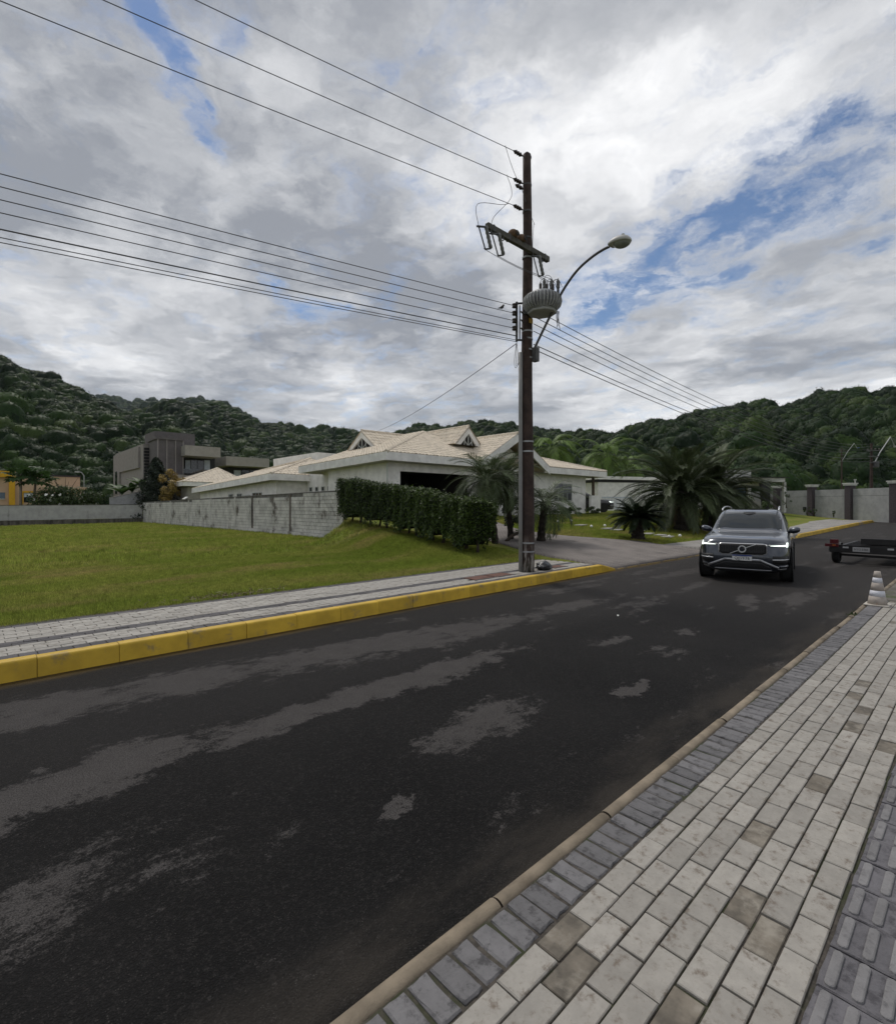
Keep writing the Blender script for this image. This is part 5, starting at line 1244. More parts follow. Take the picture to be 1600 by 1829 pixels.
# ------------------------------------------------------------------ utility pole with its fittings
def pole_paint():
    m = pm('tarred_timber', (0.042, 0.026, 0.021), 0.8, 0.45, 5, 0.5, 30); t = NT(m.node_tree); b = t.n['Principled BSDF']; col = b.inputs['Base Color'].links[0].from_socket
    pos = t.new('ShaderNodeNewGeometry').outputs['Position']; z = t.new('ShaderNodeSeparateXYZ', ins={0: pos}).outputs[2]
    f = t.noise(t.mapping(pos, sc=(3, 3, 0.5)), 3.0, 8, 0.7)
    c = t.mix(t.math('MULTIPLY', t.smooth(z, 1.1, 0.35), t.smooth(f, 0.47, 0.60)), col, (0.34, 0.32, 0.30))     # flaking whitewash at the foot
    c = t.mix(t.math('MULTIPLY', t.smooth(z, 0.55, 0.2), t.smooth(f, 0.60, 0.45, 0, 0.6)), c, (0.055, 0.058, 0.035))
    t.link(c, b.inputs['Base Color']); return m
M_POLE = pole_paint()
M_GALV = pm('galvanised_steel', (0.33, 0.34, 0.35), 0.5, 0.15, 6, metal=0.4)
M_STEELD = pm('dull_steel', (0.085, 0.085, 0.088), 0.6, 0.2, 8, metal=0.3)
M_CERAM = pm('brown_porcelain', (0.035, 0.024, 0.020), 0.3, 0.2, 8)
M_CERAMG = pm('grey_porcelain', (0.13, 0.13, 0.13), 0.35, 0.2, 8)
M_TANK = pm('grey_transformer_paint', (0.36, 0.365, 0.37), 0.55, 0.15, 4, dark=(0.10, 0.07, 0.05), dk=(0.62, 0.78), ds=4)
M_WIRE = pm('wire', (0.075, 0.075, 0.078), 0.6)
M_PIPE = pm('grey_conduit', (0.22, 0.22, 0.215), 0.6, 0.12, 4)
M_LAMPB = pm('lamp_housing', (0.42, 0.42, 0.40), 0.5, 0.1, 5)
M_LAMPG = pm('lamp_lens', (0.20, 0.215, 0.20), 0.15, 0.1, 5, spec=0.6)
M_CLAY = pm('clay_nest', (0.135, 0.085, 0.055), 0.95, 0.3, 14, 0.6, 40)
PX, PY, PZ = 9.82, 7.69, 0.15
WD = Vector((-0.986, 0.168, 0)); SD = Vector((0.168, 0.986, 0))
up = thing('utility_pole', 'tall dark timber utility pole with crossarm and strapped fittings on the footpath', 'utility pole', (PX, PY, PZ))
C0 = Vector((PX, PY, 0))
def prad(z): return lerp(0.172, 0.098, max(0, min(1, (z - 0.1) / 10.2)))
def addp(mb, name, mat, parent=up, smooth=False):
    o = mb.build(name, mat, parent, smooth); q = Vector((0, 0, 0)); p = parent
    while p is not None: q += p.location; p = p.parent
    o.location = -q; return o
zs = np.linspace(0.05, 10.32, 24)
addp(MB().tube([C0 + Vector((0.02 * math.sin(z), 0, z)) for z in zs] + [C0 + Vector((0, 0, 10.37))], [prad(z) for z in zs] + [0.05], 16), 'shaft', M_POLE, smooth=True)
for z in (0.63, 0.84, 3.07, 3.31, 5.35, 5.55, 5.82, 6.0, 7.80, 8.28, 8.93, 9.58, 10.26):
    r = prad(z) + 0.006; addp(MB().lathe([(r - 0.01, z - 0.018), (r, z - 0.018), (r, z + 0.018), (r - 0.01, z + 0.018)], (PX, PY, 0), 18), 'band', M_GALV if z < 8 else M_STEELD)
addp(MB().tube([C0 + WD * 0.215 + Vector((0, 0, z)) for z in (0.1, 2, 4, 5.46)], 0.048, 10), 'conduit', M_PIPE, smooth=True)
addp(MB().box((PX - 0.02, PY - prad(6.23) - 0.004, 6.23), (0.13, 0.012, 0.11)), 'number_plate', pm('yellow_plate', (0.45, 0.27, 0.03), 0.6))
# top dead ends: insulators towards the left, tie wires and droppers
def shed_ins(a, b, r, n, name='insulator', mat=M_CERAM, parent=up):
    a, b = Vector(a), Vector(b); pts, rs = [], []
    for k in range(2 * n + 1): pts.append(a.lerp(b, k / (2 * n))); rs.append(r if k % 2 else r * 0.62)
    return addp(MB().tube([a - (b - a) * 0.25] + pts + [b + (b - a) * 0.22], [r * 0.22] + rs + [r * 0.22], 10), name, mat, parent)
hv = [10.27, 9.60, 8.96]; HVA = []
for i, z in enumerate(hv):
    a = C0 + WD * (prad(z) + 0.10) + Vector((0, 0, z - 0.02)); b = a + WD * 0.20 + Vector((0, 0, 0.015))
    shed_ins(a, b, 0.050, 3); e = b + WD * 0.045; HVA.append(e)
    addp(MB().cyl(C0 + WD * prad(z) * 0.9 + Vector((0, 0, z - 0.02)), a + WD * -0.02, 0.014, 0.012, 6), 'eye_bolt', M_STEELD)
a = C0 + WD * (prad(9.5) + 0.07) + Vector((0, 0, 9.45)); shed_ins(a, a + WD * 0.17 + Vector((0, 0, 0.02)), 0.05, 2)
# crossarm on the street side of the pole
arm_y = PY - prad(7.9) - 0.065; az_ = 7.90
addp(MB().box(((8.17 + 10.42) / 2, arm_y, az_), (2.25, 0.10, 0.125)), 'crossarm', pm('grey_timber', (0.085, 0.080, 0.070), 0.9, 0.35, 9, 0.6, 40))
for x in (8.36, 10.25, 8.9): addp(MB().box((x, arm_y, az_), (0.04, 0.115, 0.15)), 'arm_strap', M_STEELD)
CUT = []
for x in (8.16, 8.58, 10.05):
    t = addp(MB().tube([(x + 0.10, arm_y - 0.03, az_ - 0.06), (x + 0.09, arm_y - 0.05, az_ - 0.16), (x - 0.02, arm_y - 0.07, az_ - 0.22)], 0.012, 6), 'cutout', M_STEELD)
    top, bot = Vector((x - 0.13, arm_y - 0.10, az_ - 0.10)), Vector((x + 0.03, arm_y - 0.10, az_ - 0.53))
    def sub(mb, nm, mt):
        o = mb.build(nm, mt, t, True); o.location = (0, 0, 0); return o
    pts, rs = [], []
    for k in range(11): pts.append(top.lerp(bot, k / 10)); rs.append(0.044 if k % 2 else 0.034)
    sub(MB().tube(pts, rs, 10), 'porcelain', M_CERAMG)
    o_ = Vector((-0.23, 0.0, -0.08)); sub(MB().tube([top + o_, bot + o_ + Vector((0.05, 0, 0.0))], 0.016, 6), 'fuse_tube', M_STEELD)
    sub(MB().bar(top + Vector((0, 0, -0.02)), top + o_ + Vector((-0.05, 0, -0.03)), 0.03, 0.035), 'upper_contact', M_STEELD); sub(MB().bar(bot, bot + o_ + Vector((0.05, 0, 0)), 0.03, 0.03), 'lower_contact', M_STEELD)
    CUT.append((top + o_, bot + o_))
# transformer
TC = Vector((9.76, 7.20, 6.60))
tr = thing('transformer', 'grey finned pole transformer with porcelain bushings strapped to the utility pole', 'transformer', TC)
MB().lathe([(0.02, -0.27), (0.27, -0.27), (0.31, -0.22), (0.33, 0.10), (0.27, 0.18), (0.20, 0.20), (0.02, 0.21)], (0, 0, 0), 20).build('tank', M_TANK, tr, True)
for k in range(34):
    a = 2 * PI * k / 34; d = Vector((math.cos(a), math.sin(a), 0)); s = Vector((-d.y, d.x, 0)) * 0.010
    prof = [(0.30, 0.13), (0.37, 0.12), (0.445, 0.05), (0.465, -0.04), (0.44, -0.14), (0.35, -0.23), (0.29, -0.23)]
    pl = [d * r + Vector((0, 0, z)) - s for r, z in prof]; MB().prism(pl, s * 2).build('cooling_fin', M_TANK, tr)
MB().lathe([(0.02, -0.31), (0.33, -0.31), (0.35, -0.285), (0.35, -0.275), (0.02, -0.272)], (0, 0, 0), 8).build('base_plate', M_TANK, tr)
def bushing(p, h, r, mat):
    b = MB(); n = 5; prof = [(r * 0.6, 0)]
    for k in range(n): prof += [(r, h * (0.12 + 0.15 * k)), (r * 0.6, h * (0.20 + 0.15 * k))]
    prof += [(r * 0.35, h * 0.9), (r * 0.25, h)]
    b.lathe(prof, p, 10).build('bushing', mat, tr, True)
for (x, y) in ((0.06, -0.02), (0.20, -0.12), (0.30, -0.24)):
    bushing((x, y, 0.24 + 0.06), 0.24, 0.048, M_CERAMG)
    MB().cyl((x, y, 0.12), (x, y, 0.32), 0.035, 0.03, 8).build('turret', M_STEELD, tr)
for (x, y) in ((-0.20, -0.10), (-0.06, -0.18), (0.05, -0.27)): bushing((x, y, 0.18), 0.17, 0.038, M_CERAM)
MB().box((0.03, 0.36, -0.20), (0.34, 0.16, 0.06)).box((0.03, 0.36, 0.06), (0.34, 0.16, 0.06)).build('mounting_bracket', M_STEELD, tr)
rs_ = random.Random(3)
for k in range(4):
    q = Vector((0.28 + 0.03 * k, -0.22, -0.22)); MB().tube([q, q + Vector((rs_.uniform(-.03, .03), 0, -0.14)), q + Vector((rs_.uniform(-.06, .06), 0, -0.30 - 0.05 * k))], 0.008, 5).build('loose_lead', M_WIRE, tr)
# low-voltage rack
rk0 = C0 + WD * 0.34
addp(MB().bar(rk0 + Vector((0, 0, 5.70)), rk0 + Vector((0, 0, 6.66)), 0.05, 0.03), 'rack_post', M_STEELD); addp(MB().bar(rk0 + WD * -0.10 + Vector((0, 0, 5.74)), rk0 + WD * -0.10 + Vector((0, 0, 6.60)), 0.025, 0.02), 'rack_post', M_STEELD)
for z in (5.74, 6.62): addp(MB().bar(rk0 + Vector((0, 0, z)), C0 + WD * 0.10 + Vector((0, 0, z + (0.06 if z > 6 else 0.04))), 0.04, 0.04), 'rack_arm', M_STEELD)
for z in (6.0, 6.2, 6.4): addp(MB().cyl(C0 + WD * 0.11 + Vector((0, 0, z)), C0 + WD * 0.21 + Vector((0, 0, z + 0.06)), 0.018, 0.018, 6), 'step_bolt', M_STEELD)
LV = []
for z in (6.55, 6.37, 6.19, 6.01):
    addp(MB().lathe([(0.02, -0.05), (0.055, -0.045), (0.055, -0.015), (0.03, 0.0), (0.055, 0.015), (0.055, 0.045), (0.02, 0.05)], rk0 + WD * 0.07 + Vector((0, 0, z)), 12), 'spool_insulator', M_CERAM, smooth=True); LV.append(rk0 + WD * 0.13 + Vector((0, 0, z)))
# droopy leads at the pole
def crom(pts, n=6):
    p = [Vector(q) for q in pts]; p = [p[0]] + p + [p[-1]]; out = []
    for i in range(1, len(p) - 2):
        for k in range(n):
            t = k / n; a, b, c, d = p[i - 1], p[i], p[i + 1], p[i + 2]
            out.append(0.5 * ((2 * b) + (c - a) * t + (2 * a - 5 * b + 4 * c - d) * t * t + (3 * b - a - 3 * c + d) * t ** 3))
    return out + [p[-2]]
def lead(pts, r=0.006, name='jumper_lead', parent=up):
    if len(pts) < 7: pts = crom(pts)
    return addp(MB().tube(pts, r, 5), name, M_WIRE, parent)
def sagline(a, b, sag, n=14): 
    a, b = Vector(a), Vector(b); return [a.lerp(b, k / n) + Vector((0, 0, -sag * 4 * (k / n) * (1 - k / n))) for k in range(n + 1)]
lead(sagline(HVA[0] + WD * 0.25 + Vector((0, 0, 0.03)), C0 + WD * 0.20 + Vector((0, 0, 9.5)), 0.10)); lead(sagline(C0 + WD * 0.20 + Vector((0, 0, 9.5)), C0 + Vector((0.1, -0.15, 8.6)), 0.05))
lead(sagline(HVA[1] + WD * 0.2 + Vector((0, 0, 0.02)), CUT[1][0], 0.0, 3)[:1] + [HVA[1] + Vector((-0.12, -0.05, -0.5)), CUT[1][0] + Vector((0.05, 0, 0.35)), CUT[1][0]])
lead([HVA[2] + WD * 0.12, HVA[2] + WD * 0.45 + Vector((0, -0.1, -0.18)), CUT[0][0] + Vector((-0.03, 0, 0.45)), CUT[0][0]])
lead([C0 + Vector((0.05, -0.16, 8.6)), CUT[2][0] + Vector((-0.02, 0, 0.3)), CUT[2][0]])
for c, t_ in ((CUT[0][1], (0.06, -0.02)), (CUT[1][1], (0.20, -0.12)), (CUT[2][1], (0.30, -0.24))):
    e = TC + Vector((t_[0], t_[1], 0.54)); lead(sagline(c, e, 0.10 if c is CUT[2][1] else 0.05))
for k in range(4): 
    b = [(-0.20, -0.10), (-0.06, -0.18), (0.05, -0.27), (0.06, -0.02)][k]; a = TC + Vector((b[0], b[1], 0.35 if k < 3 else 0.54)); lead([a, a + Vector((0.08, 0, 0.10)), a + Vector((0.18, -0.05, 0.08)), a + Vector((0.26, -0.08, -0.05))])
for k in range(3): lead([rk0 + Vector((0, 0, 5.7)), rk0 + WD * (0.06 * k - 0.05) + Vector((0, 0, 5.35 - 0.05 * k)), rk0 + WD * (-0.04 + 0.03 * k) + Vector((0, 0, 5.15 - 0.04 * k)), C0 + WD * 0.16 + Vector((0, 0, 5.40))])
# ------------------------------------------------------------------ wires strung between the poles
PREV = Vector((PX, PY, 0)) + WD * 40; FARP = P(1556, HY, 50.0); FARP.z = 0.0
def wire(name, label, a, b, sag, r, cat='wire', grp=None):
    a, b = Vector(a), Vector(b); pts = sagline(a, b, sag, 26)
    o = MB().tube([p - a for p in pts], r, 5).build(name, M_WIRE, None); o.location = a; return tag(o, label, cat, grp)
nm3 = ('topmost', 'middle', 'lowest')
for i, e in enumerate(HVA): wire('power_line', 'thin high power line leaving the pole top to the left, %s of three' % nm3[i], e, PREV + Vector((0, 0, hv[i])), 0.30, 0.0075, grp='high power lines')
nm4 = ('first', 'second', 'third', 'fourth')
LVW = []
for i, e in enumerate(LV):
    LVW.append(wire('power_line', 'low power line from the insulator rack to the left, %s from the top' % nm4[i], e, PREV + Vector((0, 0, 6.6 - 0.18 * i)), 0.30, 0.0075, grp='low power lines to the left'))
    s = C0 + Vector((0.10, -0.12, 6.55 - 0.18 * i)); wire('power_line', 'low power line running right towards the far pole, %s from the top' % nm4[i], s, FARP + Vector((0, 0, 7.9 - 0.25 * i)), 1.15, 0.0095, grp='low power lines to the right')
for i, z in enumerate((5.84, 5.74, 5.70)):
    wire('cable', 'dark cable leaving the rack foot to the left, %s of three' % ('thickest' if i == 0 else ('upper thin one' if i == 1 else 'lowest')), rk0 + Vector((0, 0, z)), PREV + Vector((0, 0, 5.80 - 0.16 * i)), 0.35, 0.011 if i == 0 else 0.007, 'cable', 'cables to the left')
for i, z in enumerate((5.70, 5.58)): wire('cable', 'thin cable running right below the power lines, %s of two' % ('upper', 'lower')[i], C0 + Vector((0.12, -0.1, z)), FARP + Vector((0, 0, 6.5 - 0.3 * i)), 1.0, 0.011, 'cable', 'cables to the right')
wire('cable', 'single service cable dropping from the pole to the white house roof', rk0 + Vector((0, 0, 5.66)), P(668, 772, 34), 0.25, 0.009, 'cable')
# bird on the second wire
q = LV[1].lerp(PREV + Vector((0, 0, 6.42)), 0.0085); bq = sagline(LV[1], PREV + Vector((0, 0, 6.42)), 0.30, 120)[1]
bd = thing('bird', 'small dark bird perched on a wire left of the pole', 'bird', bq + Vector((0, 0, 0.01)))
MB().tube([(-0.13, 0, 0.005), (-0.06, 0, 0.03), (-0.02, 0, 0.05), (0.02, 0, 0.075), (0.045, 0, 0.105), (0.055, 0, 0.125), (0.07, 0, 0.128), (0.095, 0, 0.122)], [0.008, 0.018, 0.032, 0.036, 0.026, 0.024, 0.018, 0.003], 10).build('body', M_BLACKM, bd, True)
for y in (-0.012, 0.012): MB().cyl((0, y, -0.002), (0.005, y, 0.05), 0.003, 0.004, 5).build('leg', M_BLACKM, bd)
# clay nests on the crossarm
for i, (x, r, lab) in enumerate(((9.06, 0.125, 'round clay bird nest with dark opening on the crossarm, left one'), (9.36, 0.12, 'round clay bird nest on the crossarm touching the pole'))):
    n_ = thing('bird_nest', lab, 'nest', (x, arm_y, az_ + 0.0625)); prof = [(r * math.cos(a) * (1.0 if a > -0.2 else 0.9), r * 0.55 + r * 0.95 * math.sin(a)) for a in np.linspace(-0.62, PI / 2 - 0.05, 9)]
    MB().lathe(prof, (0, 0, 0), 16).build('dome', M_CLAY, n_, True); MB().lathe([(0.001, 0), (0.065, 0.002), (0.07, 0.012)], (0.03, -r * 0.88, r * 0.6), 10, Matrix.Rotation(R(80), 3, 'X')).build('opening', M_DARK, n_)
# street lamp on a curved arm
sl = thing('street_lamp', 'street lamp on a long curved arm bracketed to the utility pole', 'street lamp', (PX, PY, 5.4))
AXX = 9.86
cp_ = [AX(px, py, AXX) for px, py in ((949, 634), (962, 606), (978, 573), (1000, 528), (1018, 499), (1036, 477), (1058, 458), (1076, 446), (1088, 440))]
addp(MB().tube(crom(cp_), 0.030, 10), 'arm', M_STEELD, sl, True)
addp(MB().box((9.90, 7.50, 5.42), (0.12, 0.14, 0.34)), 'bracket', M_STEELD, sl)
e = cp_[-1]; dr = (cp_[-1] - cp_[-3]).normalized(); dr = (dr + Vector((0, 0, -0.25))).normalized(); rt_ = Vector((1, 0, 0)); un = rt_.cross(dr).normalized(); un = un if un.z > 0 else -un
def head(scale_lo, name, mat, zlo, zhi):
    rings_ = []; n = 14
    for k in range(9):
        t = k / 8; w = (0.05 + 0.125 * math.sin(PI * min(1, 0.12 + 0.80 * t)) ** 0.8) * (1 if t < 0.97 else 0.6); c = e + dr * (0.02 + 0.46 * t)
        rings_.append([c + rt_ * w * math.cos(a) + un * (math.sin(a) * (zhi if math.sin(a) > 0 else zlo) * w) for a in [2 * PI * j / n for j in range(n)]])
    mb = MB(); mb.v = [tuple(v) for r_ in rings_ for v in r_]; mb.f = [(i * n + j, i * n + (j + 1) % n, (i + 1) * n + (j + 1) % n, (i + 1) * n + j) for i in range(8) for j in range(n)] + [tuple(range(n)), tuple(8 * n + j for j in range(n))]
    return addp(mb, name, mat, sl, True)
head(1, 'housing', M_LAMPB, 0.12, 0.85)
mb = MB(); n = 14; rings_ = []
for (t0, s_) in ((0.0, 1.0), (0.35, 0.93), (0.7, 0.66), (0.95, 0.25)):
    rings_.append([e + dr * (0.29 + 0.185 * s_ * math.cos(a)) + rt_ * 0.150 * s_ * math.sin(a) - un * (0.015 + 0.10 * t0) for a in [2 * PI * j / n for j in range(n)]])
mb.v = [tuple(v) for r_ in rings_ for v in r_]; mb.f = [(i * n + j, i * n + (j + 1) % n, (i + 1) * n + (j + 1) % n, (i + 1) * n + j) for i in range(3) for j in range(n)] + [tuple(3 * n + j for j in range(n))]
addp(mb, 'lens', M_LAMPG, sl, True)
addp(MB().cyl(e + dr * 0.30 + un * 0.11, e + dr * 0.30 + un * 0.17, 0.04, 0.035, 10), 'photocell', M_CAP, sl)

# ------------------------------------------------------------------ far poles
def far_pole(px, Z, top, label, lampdir, tx, white):
    b = P(px, HY, Z); b.z = 0.0; o = thing('utility_pole', label, 'utility pole', b); h = H - (top - HY) / F * Z
    MB().cyl((0, 0, -0.3), (0, 0, h), 0.17, 0.10, 10).build('shaft', M_POLE, o)
    if white: MB().lathe([(0.175, 0.1), (0.178, 0.1), (0.172, 1.9), (0.165, 1.9)], (0.16, -0.15, 0), 12).build('whitewash', M_CAP, o)
    for z, w_ in ((h - 0.7, 1.5), (h - 1.3, 1.2), (h - 1.9, 0.8)): MB().box((0, -0.16, z), (w_, 0.1, 0.1), -0.6).build('crossarm', M_STEELD, o)
    for k in range(4): MB().lathe([(0.02, 0), (0.06, 0.02), (0.04, 0.07), (0.06, 0.1), (0.02, 0.14)], (-0.5 + 0.33 * k, 0.2 - 0.25 * k, h - 0.64), 8).build('insulator', M_CERAM, o)
    if tx: MB().lathe([(0.05, 0), (0.26, 0.02), (0.28, 0.5), (0.2, 0.62)], (0.28, -0.3, h - 2.4), 12).build('transformer_can', M_STEELD, o)
    d = Vector(lampdir); s = Vector((0, 0, h - 2.6)); MB().tube([s, s + d * 0.35 + Vector((0, 0, 0.9)), s + d * 0.8 + Vector((0, 0, 1.5)), s + d], 0.05, 6).build('lamp_arm', M_GALV, o)
    MB().box(s + d * 1.06, (0.34, 0.34, 0.12), 0.5).build('lamp_head', M_LAMPB if white else pm('blue_lamp', (0.05, 0.12, 0.4), 0.4), o)
    return o
far_pole(1556, 50, 792, 'dark timber utility pole with whitewashed foot before the pillared wall', (1.9, -1.6, 2.2), True, True)
far_pole(1503, 95, 800, 'thin utility pole with blue lamp rising behind the pillared wall', (2.2, -2.0, 2.5), False, False)
lp = thing('street_lamp', 'slender white lamp post behind the peach house', 'street lamp', AY(150, 900, 95)); lp.location.z = 0
h_ = AY(150, 843, 95).z; MB().tube([(0, 0, 0), (0, 0, h_ - 0.6), (-0.3, 0, h_ - 0.1), (-0.7, 0, h_)], 0.08, 6).build('post', M_GALV, lp); MB().box((-0.9, 0, h_ - 0.03), (0.5, 0.25, 0.14)).build('lamp_head', M_CAP, lp)
vp = thing('vent_pole', 'short white pole standing behind the pillared wall', 'pole', P(1527, HY, 51)); vp.location.z = 0
MB().cyl((0, 0, 0), (0, 0, H + (903 - 857) / F * 51), 0.06, 0.06, 8).build('post', M_CAP, vp); MB().box((0, 0, H + (903 - 857) / F * 51), (0.2, 0.2, 0.12)).build('finial', M_CAP, vp)
# ------------------------------------------------------------------ car: body as stacked plan outlines
M_PAINT = pm('osmium_grey_paint', (0.046, 0.053, 0.068), 0.28, 0.04, 2, metal=0.75, spec=0.5, coat=1.0, local=True)
M_TRIM = pm('black_plastic', (0.012, 0.012, 0.013), 0.55, 0.1, 4)
M_CARGL = pm('tinted_glass', (0.013, 0.017, 0.018), 0.03, 0.02, 2, spec=0.55)
M_CHROME = pm('chrome', (0.60, 0.61, 0.63), 0.25, 0.02, 2, metal=0.55)
M_SATIN = pm('satin_silver', (0.34, 0.345, 0.36), 0.35, 0.03, 2, metal=0.7)
M_TYRE = pm('tyre_rubber', (0.014, 0.014, 0.014), 0.85, 0.2, 12)
M_RIM = pm('alloy_rim', (0.20, 0.20, 0.21), 0.35, 0.05, 4, metal=0.8)
M_PLATE = pm('plate_white', (0.55, 0.55, 0.54), 0.5)
M_PLBLUE = pm('plate_blue', (0.010, 0.030, 0.16), 0.5)
M_INK = pm('plate_ink', (0.010, 0.011, 0.018), 0.6)
M_DRL = pm('daytime_light', (0.9, 0.95, 0.9), 0.3, 0.0, emit=((0.90, 1.0, 0.93), 1.2))
M_LENS = pm('lamp_cover', (0.10, 0.11, 0.115), 0.05, 0.05, spec=0.9)
M_REDL = pm('red_lens', (0.22, 0.008, 0.008), 0.2)
# (z, front x, rear x, half width, squareness); x measured back from the nose
LV_ = [(0.235, 0.16, 4.80, 0.80, 5), (0.27, 0.07, 4.86, 0.90, 6), (0.36, 0.025, 4.90, 0.945, 7), (0.50, 0.0, 4.93, 0.960, 8), (0.62, 0.0, 4.95, 0.965, 8), (0.74, 0.015, 4.95, 0.965, 8), (0.88, 0.03, 4.93, 0.955, 7.5),
       (0.955, 0.06, 4.91, 0.945, 7), (1.005, 0.14, 4.90, 0.930, 6.5), (1.045, 0.36, 4.88, 0.915, 6.5), (1.085, 0.72, 4.87, 0.900, 6.5), (1.115, 1.12, 4.86, 0.885, 7), (1.135, 1.36, 4.85, 0.875, 7),
       (1.24, 1.50, 4.80, 0.842, 7), (1.40, 1.75, 4.72, 0.790, 7), (1.55, 2.01, 4.62, 0.735, 6.5), (1.63, 2.18, 4.56, 0.695, 6), (1.675, 2.34, 4.50, 0.640, 5.5), (1.70, 2.62, 4.38, 0.54, 4.5), (1.708, 2.95, 4.15, 0.32, 3)]
LA = np.array(LV_)
def lev(z): return [float(np.interp(z, LA[:, 0], LA[:, k])) for k in range(1, 5)]
XM = 2.9
def front_x(y, z):
    xf, xr, w, n = lev(z); t = min(0.9995, abs(y) / w); return XM - (XM - xf) * (1 - t ** n) ** (1 / n)
def side_y(x, z):
    xf, xr, w, n = lev(z); t = (XM - x) / (XM - xf) if x < XM else (x - XM) / (xr - XM); return w * (1 - min(0.9995, abs(t)) ** n) ** (1 / n)
def car(label, loc, heading, paint, detail=True, plate='QJJ7F76'):
    """nose at local origin, body runs back along +X"""
    root = thing('car', label, 'car', loc, heading + PI)
    ring_n = 64; mb = MB()
    for (z, xf, xr, w, n) in LV_:
        for k in range(ring_n):
            a = 2 * PI * k / ring_n + PI / ring_n; ca, sa = math.cos(a), math.sin(a); X = (xr - XM) if ca > 0 else (XM - xf)
            x = XM + X * math.copysign(abs(ca) ** (2 / n), ca); y = w * math.copysign(abs(sa) ** (2 / n), sa)
            dip = 0.030 * max(0, 1 - abs(y) / w) if z > 1.0 and z < 1.14 and x < 1.4 else 0
            crease = 0.012 * math.exp(-((abs(y) - 0.52) / 0.09) ** 2) if 1.0 < z < 1.14 and x < 1.45 else 0
            mb.v.append((x, y, z + dip * 0.6 + crease))
    m = len(LV_)
    mb.f = [(i * ring_n + k, i * ring_n + (k + 1) % ring_n, (i + 1) * ring_n + (k + 1) % ring_n, (i + 1) * ring_n + k) for i in range(m - 1) for k in range(ring_n)] + [tuple(reversed(range(ring_n))), tuple((m - 1) * ring_n + k for k in range(ring_n))]
    mb.build('body', paint, root, True, sub=1)
    def fpatch(name, mat, y0, y1, lo, hi, off, parent=root, ny=14, nz=4, th=0.02):
        """panel lying on the front of the body between lower edge lo(y) and upper edge hi(y)"""
        p = MB(); fr, bk = [], []
        for i in range(ny + 1):
            y = lerp(y0, y1, i / ny); 
            for j in range(nz + 1):
                z = lerp(lo(y), hi(y), j / nz); x = front_x(y, z); fr.append((x - off, y, z)); bk.append((x - off + th, y, z))
        q = nz + 1; p.v = fr + bk; B = len(fr)
        p.f = [(i * q + j, i * q + j + 1, (i + 1) * q + j + 1, (i + 1) * q + j) for i in range(ny) for j in range(nz)]
        for i in range(ny): p.f += [(i * q, (i + 1) * q, B + (i + 1) * q, B + i * q), (i * q + nz, B + i * q + nz, B + (i + 1) * q + nz, (i + 1) * q + nz)]
        for i in (0, ny): p.f += [(i * q + j, i * q + j + 1, B + i * q + j + 1, B + i * q + j) for j in range(nz)]
        return p.build(name, mat, parent, True)
    def spatch(name, mat, sg, pts, off, parent=root, th=0.015):
        """panel on the flank: polygon of (x, z)"""
        p = MB(); f = [(x, sg * (side_y(x, z) + off), z) for x, z in pts]; b = [(x, sg * (side_y(x, z) + off - th), z) for x, z in pts]; n = len(f)
        p.add(f + b, [tuple(range(n)), tuple(reversed(range(n, 2 * n)))] + [(k, (k + 1) % n, n + (k + 1) % n, n + k) for k in range(n)]); return p.build(name, mat, parent)
    c_ = lambda v: (lambda y: v)
    fpatch('windshield', M_CARGL, -0.735, 0.735, lambda y: 1.165 - 0.02 * abs(y), lambda y: 1.585 + 0.055 * (1 - (y / 0.735) ** 2) - 0.38 * max(0, abs(y) - 0.60), 0.006, ny=18, nz=8)
    fpatch('cowl', M_TRIM, -0.80, 0.80, c_(1.138), lambda y: 1.160 - 0.02 * abs(y), 0.010, ny=16, nz=1)
    for sg in (-1, 1):
        spatch('side_window', M_CARGL, sg, [(1.92, 1.17), (2.55, 1.17), (2.58, 1.58), (2.28, 1.56)], 0.005); spatch('side_window', M_CARGL, sg, [(2.66, 1.17), (3.50, 1.18), (3.50, 1.57), (2.68, 1.58)], 0.005); spatch('side_window', M_CARGL, sg, [(3.58, 1.19), (4.30, 1.24), (4.25, 1.50), (3.58, 1.56)], 0.005)
        for xa in (0.87, 3.85):
            arch = MB(); n = 20
            for rr, dd in ((0.365, 0.006), (0.455, 0.004)):
                for k in range(n + 1):
                    a = PI * (k / n) * 1.08 - 0.13; x, z = xa + rr * math.cos(a), 0.375 + rr * math.sin(a); arch.v.append((x, sg * (side_y(x, max(z, 0.30)) + dd + 0.012), max(z, 0.24)))
            arch.f = [(k, k + 1, n + 2 + k, n + 1 + k) for k in range(n)]; arch.build('wheel_arch_trim', M_TRIM, root)
            MB().lathe([(0.001, 0), (0.40, 0), (0.40, 0.02)], (xa, sg * (0.965 - 0.0), 0.375), 20, Matrix.Rotation(-sg * PI / 2, 3, 'X')).build('wheel_well', M_TRIM, root)
            wh = bpy.data.objects.new('wheel', None); COL.objects.link(wh); wh.parent = root; wh.location = (xa, sg * 0.845, 0.375); wh.rotation_euler = (-sg * PI / 2, 0, 0)
            MB().lathe([(0.25, -0.13), (0.345, -0.135), (0.368, -0.115), (0.375, -0.06), (0.375, 0.06), (0.368, 0.115), (0.345, 0.135), (0.25, 0.13)], (0, 0, 0), 28, caps=False).build('tyre', M_TYRE, wh, True)
            rim = MB().lathe([(0.06, 0.10), (0.07, 0.105), (0.05, 0.112)], (0, 0, 0), 16).lathe([(0.225, 0.118), (0.255, 0.128), (0.255, 0.02)], (0, 0, 0), 28, caps=False)
            for k in range(5):
                for dq in (-0.13, 0.13): a = 2 * PI * k / 5 + dq; rim.bar((0.05 * math.cos(a), 0.05 * math.sin(a), 0.10), (0.24 * math.cos(a), 0.24 * math.sin(a), 0.115), 0.03, 0.02)
